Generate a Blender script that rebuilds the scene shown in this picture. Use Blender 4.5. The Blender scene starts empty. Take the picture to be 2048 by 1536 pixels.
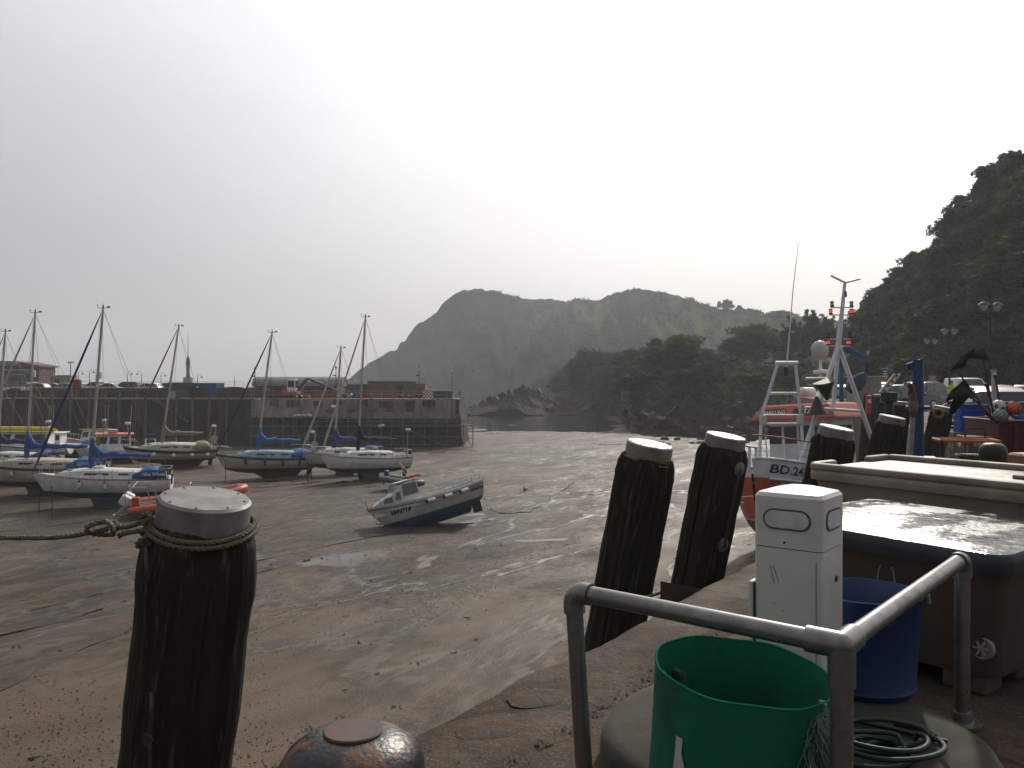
import bpy, math, random
import numpy as np
from mathutils import Vector, Matrix, Euler
R = math.radians
random.seed(7); rng = np.random.default_rng(11)
scene = bpy.context.scene
col = scene.collection

# ------------------------------------------------------------------ camera, sky, sun, exposure
FPX = 1656.0                      # focal length in pixels of the 2048 px wide photograph
cam_d = bpy.data.cameras.new('camera'); cam = bpy.data.objects.new('camera', cam_d); col.objects.link(cam)
cam.location = (0, 0, 1.6); cam.rotation_euler = (R(90), 0, 0)
cam_d.sensor_width = 36; cam_d.lens = 36 * FPX / 2048; cam_d.clip_start = .05; cam_d.clip_end = 20000
scene.camera = cam
SUN_AZ, SUN_EL = 22.0, 33.0       # degrees right of the view axis, above the horizon
sd = Vector((math.sin(R(SUN_AZ)) * math.cos(R(SUN_EL)), math.cos(R(SUN_AZ)) * math.cos(R(SUN_EL)), math.sin(R(SUN_EL))))
world = bpy.data.worlds.new('World'); scene.world = world; world.use_nodes = True
wn = world.node_tree; wn.nodes.clear()
def wnode(t, **k):
    n = wn.nodes.new(t)
    for a, b in k.items(): setattr(n, a, b)
    return n
def wmath(op, a, b=None):
    n = wnode('ShaderNodeMath', operation=op)
    for i, x in enumerate((a, b)):
        if x is None: continue
        if isinstance(x, (int, float)): n.inputs[i].default_value = x
        else: wn.links.new(x, n.inputs[i])
    return n.outputs[0]
sky = wnode('ShaderNodeTexSky', sky_type='NISHITA')
sky.sun_disc = False; sky.sun_elevation = R(SUN_EL); sky.sun_rotation = R(SUN_AZ); sky.dust_density = 4; sky.air_density = 1.2
# the veil of thin cloud and sea haze: bright round the sun, paling away from it
tc = wnode('ShaderNodeTexCoord')
nrm = wnode('ShaderNodeVectorMath', operation='NORMALIZE'); wn.links.new(tc.outputs['Generated'], nrm.inputs[0])
dot = wnode('ShaderNodeVectorMath', operation='DOT_PRODUCT'); wn.links.new(nrm.outputs[0], dot.inputs[0]); dot.inputs[1].default_value = sd
ang = wmath('ARCCOSINE', dot.outputs['Value'])
g2 = wmath('POWER', wmath('DIVIDE', ang, R(39)), 2.0)
glow = wmath('EXPONENT', wmath('MULTIPLY', g2, -1.0))
sep = wnode('ShaderNodeSeparateXYZ'); wn.links.new(nrm.outputs[0], sep.inputs[0])
el = wmath('MAXIMUM', sep.outputs['Z'], 0.0)
side = wmath('MAXIMUM', wmath('ADD', wmath('MULTIPLY', dot.outputs['Value'], .65), .35), 0.0)
lift_s = wmath('MULTIPLY', wmath('MULTIPLY', wmath('MINIMUM', el, .45), 1.15), side)
veil = wmath('ADD', wmath('ADD', wmath('MULTIPLY', glow, .98), 0.235), lift_s)
cn = wnode('ShaderNodeTexNoise'); cn.inputs['Scale'].default_value = 1.6; cn.inputs['Detail'].default_value = 4; cn.inputs['Roughness'].default_value = .5
mp = wnode('ShaderNodeMapping'); mp.inputs['Scale'].default_value = (1, 1, 3.2); wn.links.new(nrm.outputs[0], mp.inputs[0]); wn.links.new(mp.outputs[0], cn.inputs['Vector'])
cl = wmath('ADD', wmath('MULTIPLY', cn.outputs['Fac'], .22), .89)
lay = cl
veil = wmath('MULTIPLY', wmath('MULTIPLY', veil, lay), 10.0)
cmix = wnode('ShaderNodeMix', data_type='RGBA'); cmix.inputs['A'].default_value = (.955, .96, 1.02, 1); cmix.inputs['B'].default_value = (1.0, .982, .955, 1)
wn.links.new(glow, cmix.inputs['Factor'])
vc = wnode('ShaderNodeVectorMath', operation='SCALE'); wn.links.new(cmix.outputs['Result'], vc.inputs[0]); wn.links.new(veil, vc.inputs['Scale'])
mx = wnode('ShaderNodeMix', data_type='RGBA'); mx.inputs['Factor'].default_value = .9
wn.links.new(sky.outputs[0], mx.inputs['A']); wn.links.new(vc.outputs[0], mx.inputs['B'])
bg = wnode('ShaderNodeBackground'); bg.inputs['Strength'].default_value = .1; wn.links.new(mx.outputs['Result'], bg.inputs['Color'])
wo = wnode('ShaderNodeOutputWorld'); wn.links.new(bg.outputs[0], wo.inputs['Surface'])
sun_d = bpy.data.lights.new('sun', 'SUN'); sun_d.energy = 3.1; sun_d.angle = R(2.5); sun_d.color = (1, .93, .84)
sun = bpy.data.objects.new('sun', sun_d); col.objects.link(sun); sun.location = sd * 200
sun.rotation_euler = (-sd).to_track_quat('-Z', 'Y').to_euler()
vs = scene.view_settings; vs.view_transform = 'Standard'; vs.look = 'None'; vs.gamma = 1; vs.exposure = 0; vs.use_curve_mapping = False

# ------------------------------------------------------------------ helpers
def at(px, py, d):                # a point at depth d seen at a pixel of the photograph
    return Vector(((px - 1024) / FPX * d, d, 1.6 - (py - 768) / FPX * d))
def XD(px, d): return (px - 1024) / FPX * d
def ZD(py, d): return 1.6 - (py - 768) / FPX * d

def _h(ix, iy, s):
    n = (ix.astype(np.int64) * 374761393 + iy.astype(np.int64) * 668265263 + s * 974711) & 0x7fffffff
    n = ((n ^ (n >> 13)) * 1274126177) & 0x7fffffff
    return ((n ^ (n >> 16)) & 0xffff) / 65535.0
def vnoise(x, y, s=0):
    x = np.asarray(x, float); y = np.asarray(y, float)
    x0 = np.floor(x); y0 = np.floor(y); fx = x - x0; fy = y - y0
    fx = fx * fx * (3 - 2 * fx); fy = fy * fy * (3 - 2 * fy)
    a = _h(x0, y0, s); b = _h(x0 + 1, y0, s); c = _h(x0, y0 + 1, s); d = _h(x0 + 1, y0 + 1, s)
    return (a * (1 - fx) + b * fx) * (1 - fy) + (c * (1 - fx) + d * fx) * fy
def fbm(x, y, o=4, s=0):
    r = 0; a = .5; f = 1
    for k in range(o): r = r + a * (vnoise(np.asarray(x) * f, np.asarray(y) * f, s + k * 17) - .5); a *= .5; f *= 2.03
    return r * 2

class MB:
    def __init__(s): s.v = []; s.f = []; s.m = []
    def add(s, vs, fs, m=0):
        o = len(s.v); s.v.extend([tuple(p) for p in vs]); s.f.extend([tuple(i + o for i in f) for f in fs]); s.m.extend([m] * len(fs)); return s
    def box(s, c, sz, rz=0, m=0, M=None):
        x, y, z = [k / 2 for k in sz]
        P = [Vector((a * x, b * y, e * z)) for e in (-1, 1) for b in (-1, 1) for a in (-1, 1)]
        T = Matrix.Translation(c) @ (M if M is not None else Matrix.Rotation(rz, 4, 'Z'))
        return s.add([T @ p for p in P], [(0, 2, 3, 1), (4, 5, 7, 6), (0, 1, 5, 4), (2, 6, 7, 3), (0, 4, 6, 2), (1, 3, 7, 5)], m)
    def bar(s, a, b, w, h, m=0):      # box beam from a to b
        a = Vector(a); b = Vector(b); d = (b - a); L = d.length; q = d.to_track_quat('X', 'Z').to_matrix().to_4x4()
        return s.box((a + b) / 2, (L, w, h), m=m, M=q)
    def tube(s, pts, r, n=8, m=0, closed=False, cap=True):
        P = [Vector(p) for p in pts]; k = len(P); rr = [r] * k if isinstance(r, (int, float)) else list(r)
        T = []
        for i in range(k):
            a = P[(i - 1) % k] if (closed or i > 0) else P[i]; b = P[(i + 1) % k] if (closed or i < k - 1) else P[i]
            t = (b - a); T.append(t.normalized() if t.length > 1e-9 else Vector((0, 0, 1)))
        u = T[0].orthogonal().normalized(); rings = []
        for i in range(k):
            u = (u - T[i] * u.dot(T[i]));
            u = u.normalized() if u.length > 1e-6 else T[i].orthogonal().normalized()
            w = T[i].cross(u)
            rings.append([P[i] + (u * math.cos(2 * math.pi * j / n) + w * math.sin(2 * math.pi * j / n)) * rr[i] for j in range(n)])
        return s.loft(rings, m, closed, cap)
    def loft(s, rings, m=0, closed=False, cap=True):
        n = len(rings[0]); vs = [p for r in rings for p in r]; fs = []; k = len(rings)
        for i in range(k if closed else k - 1):
            a = i * n; b = ((i + 1) % k) * n
            for j in range(n): fs.append((a + j, a + (j + 1) % n, b + (j + 1) % n, b + j))
        if cap and not closed:
            fs.append(tuple(range(n - 1, -1, -1))); fs.append(tuple((k - 1) * n + j for j in range(n)))
        return s.add(vs, fs, m)
    def lathe(s, prof, n=24, c=(0, 0, 0), m=0, M=None):
        c = Vector(c); rings = []
        for r, z in prof:
            ring = [Vector((r * math.cos(2 * math.pi * j / n), r * math.sin(2 * math.pi * j / n), z)) for j in range(n)]
            rings.append([c + (M @ p if M is not None else p) for p in ring])
        return s.loft(rings, m)
    def prism(s, poly, z0, z1, m=0, M=None):
        n = len(poly); lo = [Vector((x, y, z0)) for x, y in poly]; hi = [Vector((x, y, z1)) for x, y in poly]
        P = lo + hi
        if M is not None: P = [M @ p for p in P]
        return s.add(P, [tuple(range(n - 1, -1, -1)), tuple(range(n, 2 * n))] + [(j, (j + 1) % n, n + (j + 1) % n, n + j) for j in range(n)], m)
    def sphere(s, c, r, n=12, m=0, sc=(1, 1, 1)):
        c = Vector(c); k = n // 2; rings = []
        for i in range(1, k):
            a = math.pi * i / k
            rings.append([c + Vector((r * sc[0] * math.sin(a) * math.cos(2 * math.pi * j / n), r * sc[1] * math.sin(a) * math.sin(2 * math.pi * j / n), -r * sc[2] * math.cos(a))) for j in range(n)])
        return s.loft(rings, m)
    def grid(s, P, m=0):              # P[i][j]
        a = len(P); b = len(P[0])
        return s.add([p for r in P for p in r], [(i * b + j, i * b + j + 1, (i + 1) * b + j + 1, (i + 1) * b + j) for i in range(a - 1) for j in range(b - 1)], m)
    def build(s, name, mats, parent=None, smooth=40, bevel=0, sub=0, loc=None, rz=0, solid=0):
        me = bpy.data.meshes.new(name); me.from_pydata(s.v, [], s.f)
        if not isinstance(mats, (list, tuple)): mats = [mats]
        for k in mats: me.materials.append(k)
        if len(mats) > 1: me.polygons.foreach_set('material_index', s.m)
        return link(name, me, parent, smooth, bevel, sub, loc, rz, solid)
def link(name, me, parent=None, smooth=40, bevel=0, sub=0, loc=None, rz=0, solid=0):
    if smooth:
        me.polygons.foreach_set('use_smooth', [True] * len(me.polygons))
        me.update()
        if smooth < 180: me.set_sharp_from_angle(angle=R(smooth))
    me.update()
    o = bpy.data.objects.new(name, me); col.objects.link(o)
    if parent is not None: o.parent = parent
    if loc is not None: o.location = loc
    o.rotation_euler.z = rz
    if solid: k = o.modifiers.new('solid', 'SOLIDIFY'); k.thickness = solid; k.offset = 0
    if bevel: k = o.modifiers.new('bevel', 'BEVEL'); k.width = bevel; k.segments = 2; k.limit_method = 'ANGLE'; k.angle_limit = R(35)
    if sub: k = o.modifiers.new('sub', 'SUBSURF'); k.levels = sub; k.render_levels = sub
    return o
def npmesh(name, V, Fq, mats, parent=None, smooth=0, matidx=None):   # big quad meshes from arrays
    me = bpy.data.meshes.new(name); nv = len(V); nf = len(Fq); k = Fq.shape[1]
    me.vertices.add(nv); me.vertices.foreach_set('co', np.ascontiguousarray(V, dtype=np.float32).ravel())
    me.loops.add(nf * k); me.loops.foreach_set('vertex_index', np.ascontiguousarray(Fq, dtype=np.int32).ravel())
    me.polygons.add(nf); me.polygons.foreach_set('loop_start', np.arange(0, nf * k, k, dtype=np.int32)); me.polygons.foreach_set('loop_total', np.full(nf, k, dtype=np.int32))
    if not isinstance(mats, (list, tuple)): mats = [mats]
    for q in mats: me.materials.append(q)
    if matidx is not None: me.polygons.foreach_set('material_index', np.asarray(matidx, dtype=np.int32))
    me.update(calc_edges=True); me.validate()
    return link(name, me, parent, smooth)
def gridfaces(a, b):
    i, j = np.meshgrid(np.arange(a - 1), np.arange(b - 1), indexing='ij'); k = (i * b + j).ravel()
    return np.stack([k, k + 1, k + b + 1, k + b], 1)
def tag(o, label, cat, group=None):
    o['label'] = label; o['category'] = cat
    if group: o['group'] = group
    return o
def thing(name, label, cat, loc=(0, 0, 0), rz=0, group=None, rot=None):
    o = bpy.data.objects.new(name, None); col.objects.link(o); o.empty_display_size = .2
    o.location = loc; o.rotation_euler = rot if rot is not None else (0, 0, rz)
    return tag(o, label, cat, group)
def struct(o, kind='structure'): o['kind'] = kind; return o
def copy_tree(o, parent=None):
    c = o.copy(); col.objects.link(c)
    if parent is not None: c.parent = parent
    for ch in list(o.children): copy_tree(ch, c)
    return c

# ------------------------------------------------------------------ materials
def NT(name):
    m = bpy.data.materials.new(name); m.use_nodes = True; nt = m.node_tree; b = nt.nodes['Principled BSDF']; return m, nt, b
def mat(name, c, rough=.5, metal=0, c2=None, scale=6, bump=0, bscale=None, stretch=(1, 1, 1), amt=None, spec=.5, detail=5, rough2=None, lo=.35, hi=.65, coat=0, emit=0, grime=.18):
    m, nt, b = NT(name); N = nt.nodes; Lk = nt.links
    b.inputs['Base Color'].default_value = (*c, 1); b.inputs['Roughness'].default_value = rough; b.inputs['Metallic'].default_value = metal
    b.inputs['Specular IOR Level'].default_value = spec
    if coat: b.inputs['Coat Weight'].default_value = coat; b.inputs['Coat Roughness'].default_value = .1
    if emit: b.inputs['Emission Color'].default_value = (*c, 1); b.inputs['Emission Strength'].default_value = emit
    if c2 is None and grime: c2 = tuple(k * (1 - grime) for k in c)
    t = N.new('ShaderNodeTexCoord'); mp = N.new('ShaderNodeMapping'); mp.inputs['Scale'].default_value = stretch; Lk.new(t.outputs['Object'], mp.inputs[0])
    if c2 is not None:
        n = N.new('ShaderNodeTexNoise'); n.inputs['Scale'].default_value = scale; n.inputs['Detail'].default_value = detail; n.inputs['Roughness'].default_value = .65
        Lk.new(mp.outputs[0], n.inputs['Vector'])
        r = N.new('ShaderNodeMapRange'); r.inputs['From Min'].default_value = lo; r.inputs['From Max'].default_value = hi; Lk.new(n.outputs['Fac'], r.inputs['Value'])
        x = N.new('ShaderNodeMix'); x.data_type = 'RGBA'; x.inputs['A'].default_value = (*c, 1); x.inputs['B'].default_value = (*c2, 1)
        Lk.new(r.outputs[0], x.inputs['Factor']); Lk.new(x.outputs['Result'], b.inputs['Base Color'])
        q = N.new('ShaderNodeMapRange'); q.inputs['To Min'].default_value = rough; q.inputs['To Max'].default_value = rough2 if rough2 is not None else min(1, rough + .12)
        Lk.new(r.outputs[0], q.inputs['Value']); Lk.new(q.outputs[0], b.inputs['Roughness'])
    if bump:
        n2 = N.new('ShaderNodeTexNoise'); n2.inputs['Scale'].default_value = bscale or scale * 3; n2.inputs['Detail'].default_value = 6; Lk.new(mp.outputs[0], n2.inputs['Vector'])
        u = N.new('ShaderNodeBump'); u.inputs['Strength'].default_value = bump; u.inputs['Distance'].default_value = .02; Lk.new(n2.outputs['Fac'], u.inputs['Height']); Lk.new(u.outputs[0], b.inputs['Normal'])
    return m
MT = {}
def mm(k, *a, **kw):
    if k not in MT: MT[k] = mat(k, *a, **kw)
    return MT[k]
def plain(c, rough=.45, **k):
    key = 'p%02x%02x%02x_%d' % (*[int(min(1, x) * 255) for x in c], int(rough * 100))
    return mm(key, c, rough, **k)
WHITE = mm('gelcoat_white', (.74, .735, .72), .35, grime=.22, scale=2.5)
OFFW = mm('off_white', (.55, .53, .47), .4, grime=.25, scale=2)
GALV = mm('galvanised', (.30, .30, .30), .42, .75, c2=(.19, .185, .18), scale=14)
ALU = mm('mast_alloy', (.46, .42, .385), .45, .12, grime=.2)
CHROME = mm('stainless', (.5, .5, .5), .22, 1, grime=.1)
BLACK = mm('black_rubber', (.018, .018, .018), .55, grime=.3)
GLASS = mm('dark_glass', (.02, .024, .028), .08, grime=0)
ROPE = mm('old_rope', (.17, .15, .10), .9, c2=(.09, .085, .06), scale=30, bump=.5, bscale=90)
WIRE = mm('wire', (.12, .12, .12), .4, .6, grime=0)
TIMB = mm('weathered_timber', (.030, .027, .021), .85, c2=(.075, .068, .052), scale=5, stretch=(3, 3, .35), bump=.7, bscale=16, lo=.45, hi=.75)
CONC = mm('concrete', (.20, .185, .165), .85, c2=(.12, .105, .09), scale=1.5, bump=.4, bscale=12)
STONE = mm('pier_stone', (.030, .028, .025), .85, c2=(.075, .067, .058), scale=.8, stretch=(1.5, 1.5, .6), bump=1, bscale=4, spec=.2, detail=8)
DARKW = mm('weed_wall', (.020, .020, .016), .7, c2=(.04, .036, .028), scale=.6, bump=.8, bscale=3)
RUST = mm('rusty_red', (.16, .05, .035), .7, c2=(.08, .035, .025), scale=8)
REDP = mm('red_paint', (.40, .04, .03), .45)
ORNG = mm('orange_paint', (.62, .13, .045), .42, c2=(.45, .10, .04), scale=2)
BLUEC = mm('blue_canvas', (.018, .09, .30), .75, c2=(.012, .06, .22), scale=3, bump=.4, bscale=9)
NAVY = mm('navy_canvas', (.012, .02, .07), .8, c2=(.02, .03, .09), scale=3, bump=.4, bscale=9)
TANC = mm('tan_canvas', (.30, .22, .14), .85, c2=(.22, .16, .10), scale=3, bump=.4, bscale=9)
BLKC = mm('black_canvas', (.012, .013, .018), .8, scale=3, bump=.4, bscale=9)

def text_obj(txt, size, m, parent, M, name='lettering', shear=0, fn=None, off=.002, spacing=1.0):
    cu = bpy.data.curves.new('t', 'FONT'); cu.body = txt; cu.size = size; cu.align_x = 'CENTER'; cu.align_y = 'CENTER'; cu.shear = shear; cu.offset = off; cu.space_character = spacing; cu.resolution_u = 2
    o = bpy.data.objects.new('t', cu); col.objects.link(o); dg = bpy.context.evaluated_depsgraph_get(); dg.update()
    me = bpy.data.meshes.new_from_object(o.evaluated_get(dg)); bpy.data.objects.remove(o); bpy.data.curves.remove(cu)
    for v in me.vertices: v.co = fn(v.co.x, v.co.y) if fn else M @ v.co
    me.materials.clear(); me.materials.append(m); me.name = name
    return link(name, me, parent, 0)

# ------------------------------------------------------------------ ground of the harbour, sea
SEA = -5.9
FX, FY = .58, .815                 # ebb flow direction
def gz(x, y):
    x = np.asarray(x, float); y = np.asarray(y, float)
    a = x * FX + y * FY; b = -x * FY + y * FX
    z = -5.7 + .16 * fbm(x / 11, y / 11, 3, 3) + .07 * fbm(a / 6, b / 1.3, 4, 9) + .03 * fbm(a / 1.8, b / .4, 3, 21)
    ch = np.abs(fbm(a / 40 + 5, b / 9, 2, 31)); z = z - .10 * np.exp(-(ch / .05) ** 2)       # drainage runnels
    return z - (np.clip(y - 100, 0, 200) * .0058 + .5 * np.clip((y - 165) / 40, 0, 1)) * np.clip((24 - x) / 9, 0, 1)
def gzs(x, y): return float(gz(np.array([x]), np.array([y]))[0])
def mud_material():
    m, nt, b = NT('wet_mud'); N = nt.nodes; L = nt.links
    t = N.new('ShaderNodeTexCoord')
    def mapn(sc, rot=math.atan2(FY, FX)):      # along the ebb flow, across it
        k = N.new('ShaderNodeMapping'); k.vector_type = 'TEXTURE'; k.inputs['Rotation'].default_value = (0, 0, rot); k.inputs['Scale'].default_value = sc; L.new(t.outputs['Object'], k.inputs[0]); return k
    def noise(mp, s, d=4, r=.6, dist=0):
        n = N.new('ShaderNodeTexNoise'); n.inputs['Scale'].default_value = s; n.inputs['Detail'].default_value = d; n.inputs['Roughness'].default_value = r; n.inputs['Distortion'].default_value = dist; L.new(mp.outputs[0], n.inputs['Vector']); return n.outputs['Fac']
    def rg(src, a, b_, c=0, d=1, smooth=False):
        q = N.new('ShaderNodeMapRange'); q.interpolation_type = 'SMOOTHSTEP' if smooth else 'LINEAR'; q.inputs['From Min'].default_value = a; q.inputs['From Max'].default_value = b_; q.inputs['To Min'].default_value = c; q.inputs['To Max'].default_value = d; L.new(src, q.inputs['Value']); return q.outputs[0]
    def mth(op, a, b_=None):
        n = N.new('ShaderNodeMath'); n.operation = op
        for i_, x in enumerate((a, b_)):
            if x is None: continue
            if isinstance(x, (int, float)): n.inputs[i_].default_value = x
            else: L.new(x, n.inputs[i_])
        return n.outputs[0]
    def mixc(f, A, B):
        x = N.new('ShaderNodeMix'); x.data_type = 'RGBA'; L.new(f, x.inputs['Factor'])
        for k, c in (('A', A), ('B', B)):
            if isinstance(c, tuple): x.inputs[k].default_value = (*c, 1)
            else: L.new(c, x.inputs[k])
        return x.outputs['Result']
    long_ = mapn((3.0, 1.0, 1)); long2 = mapn((2.0, 1.0, 1)); rnd = mapn((1, 1, 1))
    rough_zone = rg(noise(long2, .10, 5, .62, .3), .43, .56, smooth=True)            # churned mud, the rest is smooth sand
    streak = noise(long_, 1.5, 7, .68); rip = noise(long_, 5.5, 6, .7); fine = noise(rnd, 16, 5, .65); spk = noise(rnd, 7.5, 2, .5)
    c = mixc(rg(noise(long2, .5, 5), .36, .64), (.108, .074, .045), (.068, .048, .031))
    dark = mth('MULTIPLY', rough_zone, rg(streak, .42, .60)); c = mixc(mth('MULTIPLY', dark, .85), c, (.024, .020, .016))
    c = mixc(mth('MULTIPLY', rg(rip, .55, .68), mth('ADD', mth('MULTIPLY', rough_zone, .6), .12)), c, (.030, .025, .020))
    pz = rg(noise(long2, .42, 4), .47, .60); c = mixc(mth('MULTIPLY', rg(spk, .655, .69), mth('MULTIPLY', pz, .85)), c, (.018, .015, .011))
    rill = rg(mth('ABSOLUTE', mth('SUBTRACT', noise(mapn((2.2, 1, 1)), .8, 6, .62), .5)), .004, .020, 1, 0, True); c = mixc(mth('MULTIPLY', rill, mth('ADD', mth('MULTIPLY', rough_zone, .75), .05)), c, (.014, .012, .010))
    run = mth('ABSOLUTE', mth('SUBTRACT', noise(mapn((2.6, 1, 1)), .16, 5, .6, .4), .5)); film = rg(run, .002, .015, .5, 0, True); edge_ = mth('SUBTRACT', rg(run, .030, .055, 1, 0, True), film); c = mixc(mth('MULTIPLY', mth('MAXIMUM', edge_, 0), .45), c, (.026, .021, .016)); L.new(c, b.inputs['Base Color'])      # thin films of running water
    pool = rg(noise(long2, .28, 3, .5, .5), .66, .70, smooth=True); wet = mth('MAXIMUM', film, pool)
    ro = rg(noise(long2, .35, 4), .35, .65, .50, .68); ro = mth('ADD', mth('MULTIPLY', ro, mth('SUBTRACT', 1, wet)), mth('MULTIPLY', wet, .20)); L.new(ro, b.inputs['Roughness'])
    b.inputs['IOR'].default_value = 1.34
    dry = mth('SUBTRACT', 1, wet)
    L.new(mth('ADD', mth('MULTIPLY', wet, .14), .33), b.inputs['Specular IOR Level'])
    h = mth('ADD', mth('MULTIPLY', mth('MULTIPLY', rip, rough_zone), 1.0), mth('ADD', mth('MULTIPLY', streak, mth('ADD', mth('MULTIPLY', rough_zone, 1.1), .26)), mth('MULTIPLY', fine, .16)))
    u = N.new('ShaderNodeBump'); u.inputs['Distance'].default_value = .16; L.new(mth('ADD', mth('MULTIPLY', dry, .85), .05), u.inputs['Strength']); L.new(h, u.inputs['Height'])
    L.new(u.outputs[0], b.inputs['Normal'])
    return m
nd, nu = 430, 430
dd = 3 * (240 / 3) ** (np.arange(nd) / (nd - 1)); uu = np.linspace(-1.7, 1.1, nu)
D, U = np.meshgrid(dd, uu, indexing='ij'); X = U * (D + 6)
V = np.stack([X, D, gz(X, D)], -1).reshape(-1, 3)
struct(npmesh('harbour_mud', V, gridfaces(nd, nu)[:, ::-1], mud_material(), smooth=180))
def sea_material():
    m, nt, b = NT('sea_water'); N = nt.nodes; L = nt.links
    b.inputs['Base Color'].default_value = (.022, .026, .026, 1); b.inputs['Roughness'].default_value = .07; b.inputs['IOR'].default_value = 1.33
    t = N.new('ShaderNodeTexCoord'); mp = N.new('ShaderNodeMapping'); mp.inputs['Scale'].default_value = (.5, 1.2, 1); L.new(t.outputs['Object'], mp.inputs[0])
    n = N.new('ShaderNodeTexNoise'); n.inputs['Scale'].default_value = 1.3; n.inputs['Detail'].default_value = 5; L.new(mp.outputs[0], n.inputs['Vector'])
    u = N.new('ShaderNodeBump'); u.inputs['Strength'].default_value = .35; u.inputs['Distance'].default_value = .05; L.new(n.outputs['Fac'], u.inputs['Height']); L.new(u.outputs[0], b.inputs['Normal'])
    return m
sx = np.linspace(-1190, 1190, 40); sy = np.concatenate([np.linspace(112, 300, 40), np.linspace(320, 1590, 30)])
SY, SX = np.meshgrid(sy, sx, indexing='ij')
struct(npmesh('sea', np.stack([SX, SY, np.full_like(SX, SEA)], -1).reshape(-1, 3), gridfaces(70, 40)[:, ::-1], sea_material(), smooth=180))
# bed of the sea and land under everything, out to the edge of the place
Bx, By = np.meshgrid(np.linspace(-1195, 1195, 12), np.linspace(-150, 1595, 12), indexing='xy')
struct(npmesh('ground', np.stack([Bx, By, np.full_like(Bx, -7.4)], -1).reshape(-1, 3), gridfaces(12, 12), mm('sea_bed', (.07, .06, .05), .8)))

# ------------------------------------------------------------------ headland, wooded bank, cliff, rocks
def land_material(name, g1, g2, rock, dry, sc=.02, rk=.55, dryamt=.62):
    m, nt, b = NT(name); N = nt.nodes; L = nt.links
    b.inputs['Roughness'].default_value = 1.0; b.inputs['Specular IOR Level'].default_value = 0
    t = N.new('ShaderNodeTexCoord'); ge = N.new('ShaderNodeNewGeometry')
    def noise(s, d=6):
        n = N.new('ShaderNodeTexNoise'); n.inputs['Scale'].default_value = s; n.inputs['Detail'].default_value = d; n.inputs['Roughness'].default_value = .65; L.new(t.outputs['Object'], n.inputs['Vector']); return n.outputs['Fac']
    def rr(src, a, b_, c=0, d=1):
        q = N.new('ShaderNodeMapRange'); q.inputs['From Min'].default_value = a; q.inputs['From Max'].default_value = b_; q.inputs['To Min'].default_value = c; q.inputs['To Max'].default_value = d; L.new(src, q.inputs['Value']); return q.outputs[0]
    def mixc(f, A, B):
        x = N.new('ShaderNodeMix'); x.data_type = 'RGBA'; L.new(f, x.inputs['Factor'])
        for k, c in (('A', A), ('B', B)):
            if isinstance(c, tuple): x.inputs[k].default_value = (*c, 1)
            else: L.new(c, x.inputs[k])
        return x.outputs['Result']
    c = mixc(rr(noise(sc * 2), .4, .6), g1, g2)
    c = mixc(rr(noise(sc), dryamt - .04, dryamt + .05), c, dry)
    s = N.new('ShaderNodeSeparateXYZ'); L.new(ge.outputs['True Normal'], s.inputs[0])
    ad = N.new('ShaderNodeMath'); ad.operation = 'ADD'; L.new(s.outputs['Z'], ad.inputs[0]); L.new(rr(noise(sc * 6), 0, 1, -.2, .2), ad.inputs[1])
    c = mixc(rr(ad.outputs[0], rk, rk + .12), rock, c)
    L.new(c, b.inputs['Base Color'])
    u = N.new('ShaderNodeBump'); u.inputs['Strength'].default_value = .8; u.inputs['Distance'].default_value = .04 / sc; L.new(noise(sc * 12), u.inputs['Height']); L.new(u.outputs[0], b.inputs['Normal'])
    return m
def ip(px, tab): return np.interp(px, [a for a, _ in tab], [b for _, b in tab])
SIL = [(560, 800), (640, 778), (690, 762), (720, 740), (760, 712), (795, 697), (810, 675), (840, 645), (870, 625), (900, 592), (920, 582), (950, 577), (985, 580), (1020, 590), (1060, 599), (1100, 597), (1130, 603), (1150, 597), (1195, 602), (1215, 590), (1250, 580), (1280, 576), (1320, 583), (1360, 592), (1400, 605), (1440, 615), (1500, 625), (1560, 630), (1620, 632), (1700, 640), (1850, 640), (2100, 620)]
RD = [(560, 560), (690, 570), (950, 640), (1150, 700), (1280, 600), (1500, 520), (1700, 430), (2100, 380)]
SD = [(560, 540), (690, 500), (900, 430), (1000, 380), (1100, 330), (1240, 300), (1400, 280), (1700, 250), (2100, 220)]
NP, NR = 330, 110
px = np.linspace(560, 2100, NP); tt = np.linspace(0, 1.45, NR)
P, T = np.meshgrid(px, tt, indexing='ij')
d0 = ip(P, SD); d1 = ip(P, RD); dep = d0 + (d1 - d0) * T; xx = (P - 1024) / FPX * dep
Hr = 1.6 + (768 - ip(P, SIL)) / FPX * d1 - SEA
sh = np.where(T < 1, T ** 1.05 * (1 - .12 * np.sin(T * 3.14)), 1 - ((T - 1) / .45) ** 1.3)
gul = 11 * fbm(P / 60, T * 2.2, 4, 41) + 8 * fbm(P / 17 + T * 2, T * 4, 4, 43)
rid = (1.5 + 2.2 * np.clip((1020 - P) / 200, 0, 1)) * fbm(P / 9, T * 9, 4, 47)
zz = SEA + Hr * sh + (gul * np.sin(np.clip(T, 0, 1) * 3.1416) ** .7 + rid) * np.clip(Hr / 40, .06, 1)
zz[:, 0] = SEA - 1.2
LAND = (P, T, zz, dep)
mead = ((P[:-1, :-1] > 1190) & (T[:-1, :-1] > .50 - .2 * np.clip((P[:-1, :-1] - 1250) / 200, 0, 1)) & (fbm(P[:-1, :-1] / 30, T[:-1, :-1] * 6, 4, 19) > -.10)) | ((P[:-1, :-1] > 1030) & (P[:-1, :-1] < 1215) & (T[:-1, :-1] > .68) & (fbm(P[:-1, :-1] / 30, T[:-1, :-1] * 6, 4, 19) > -.05))
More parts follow.
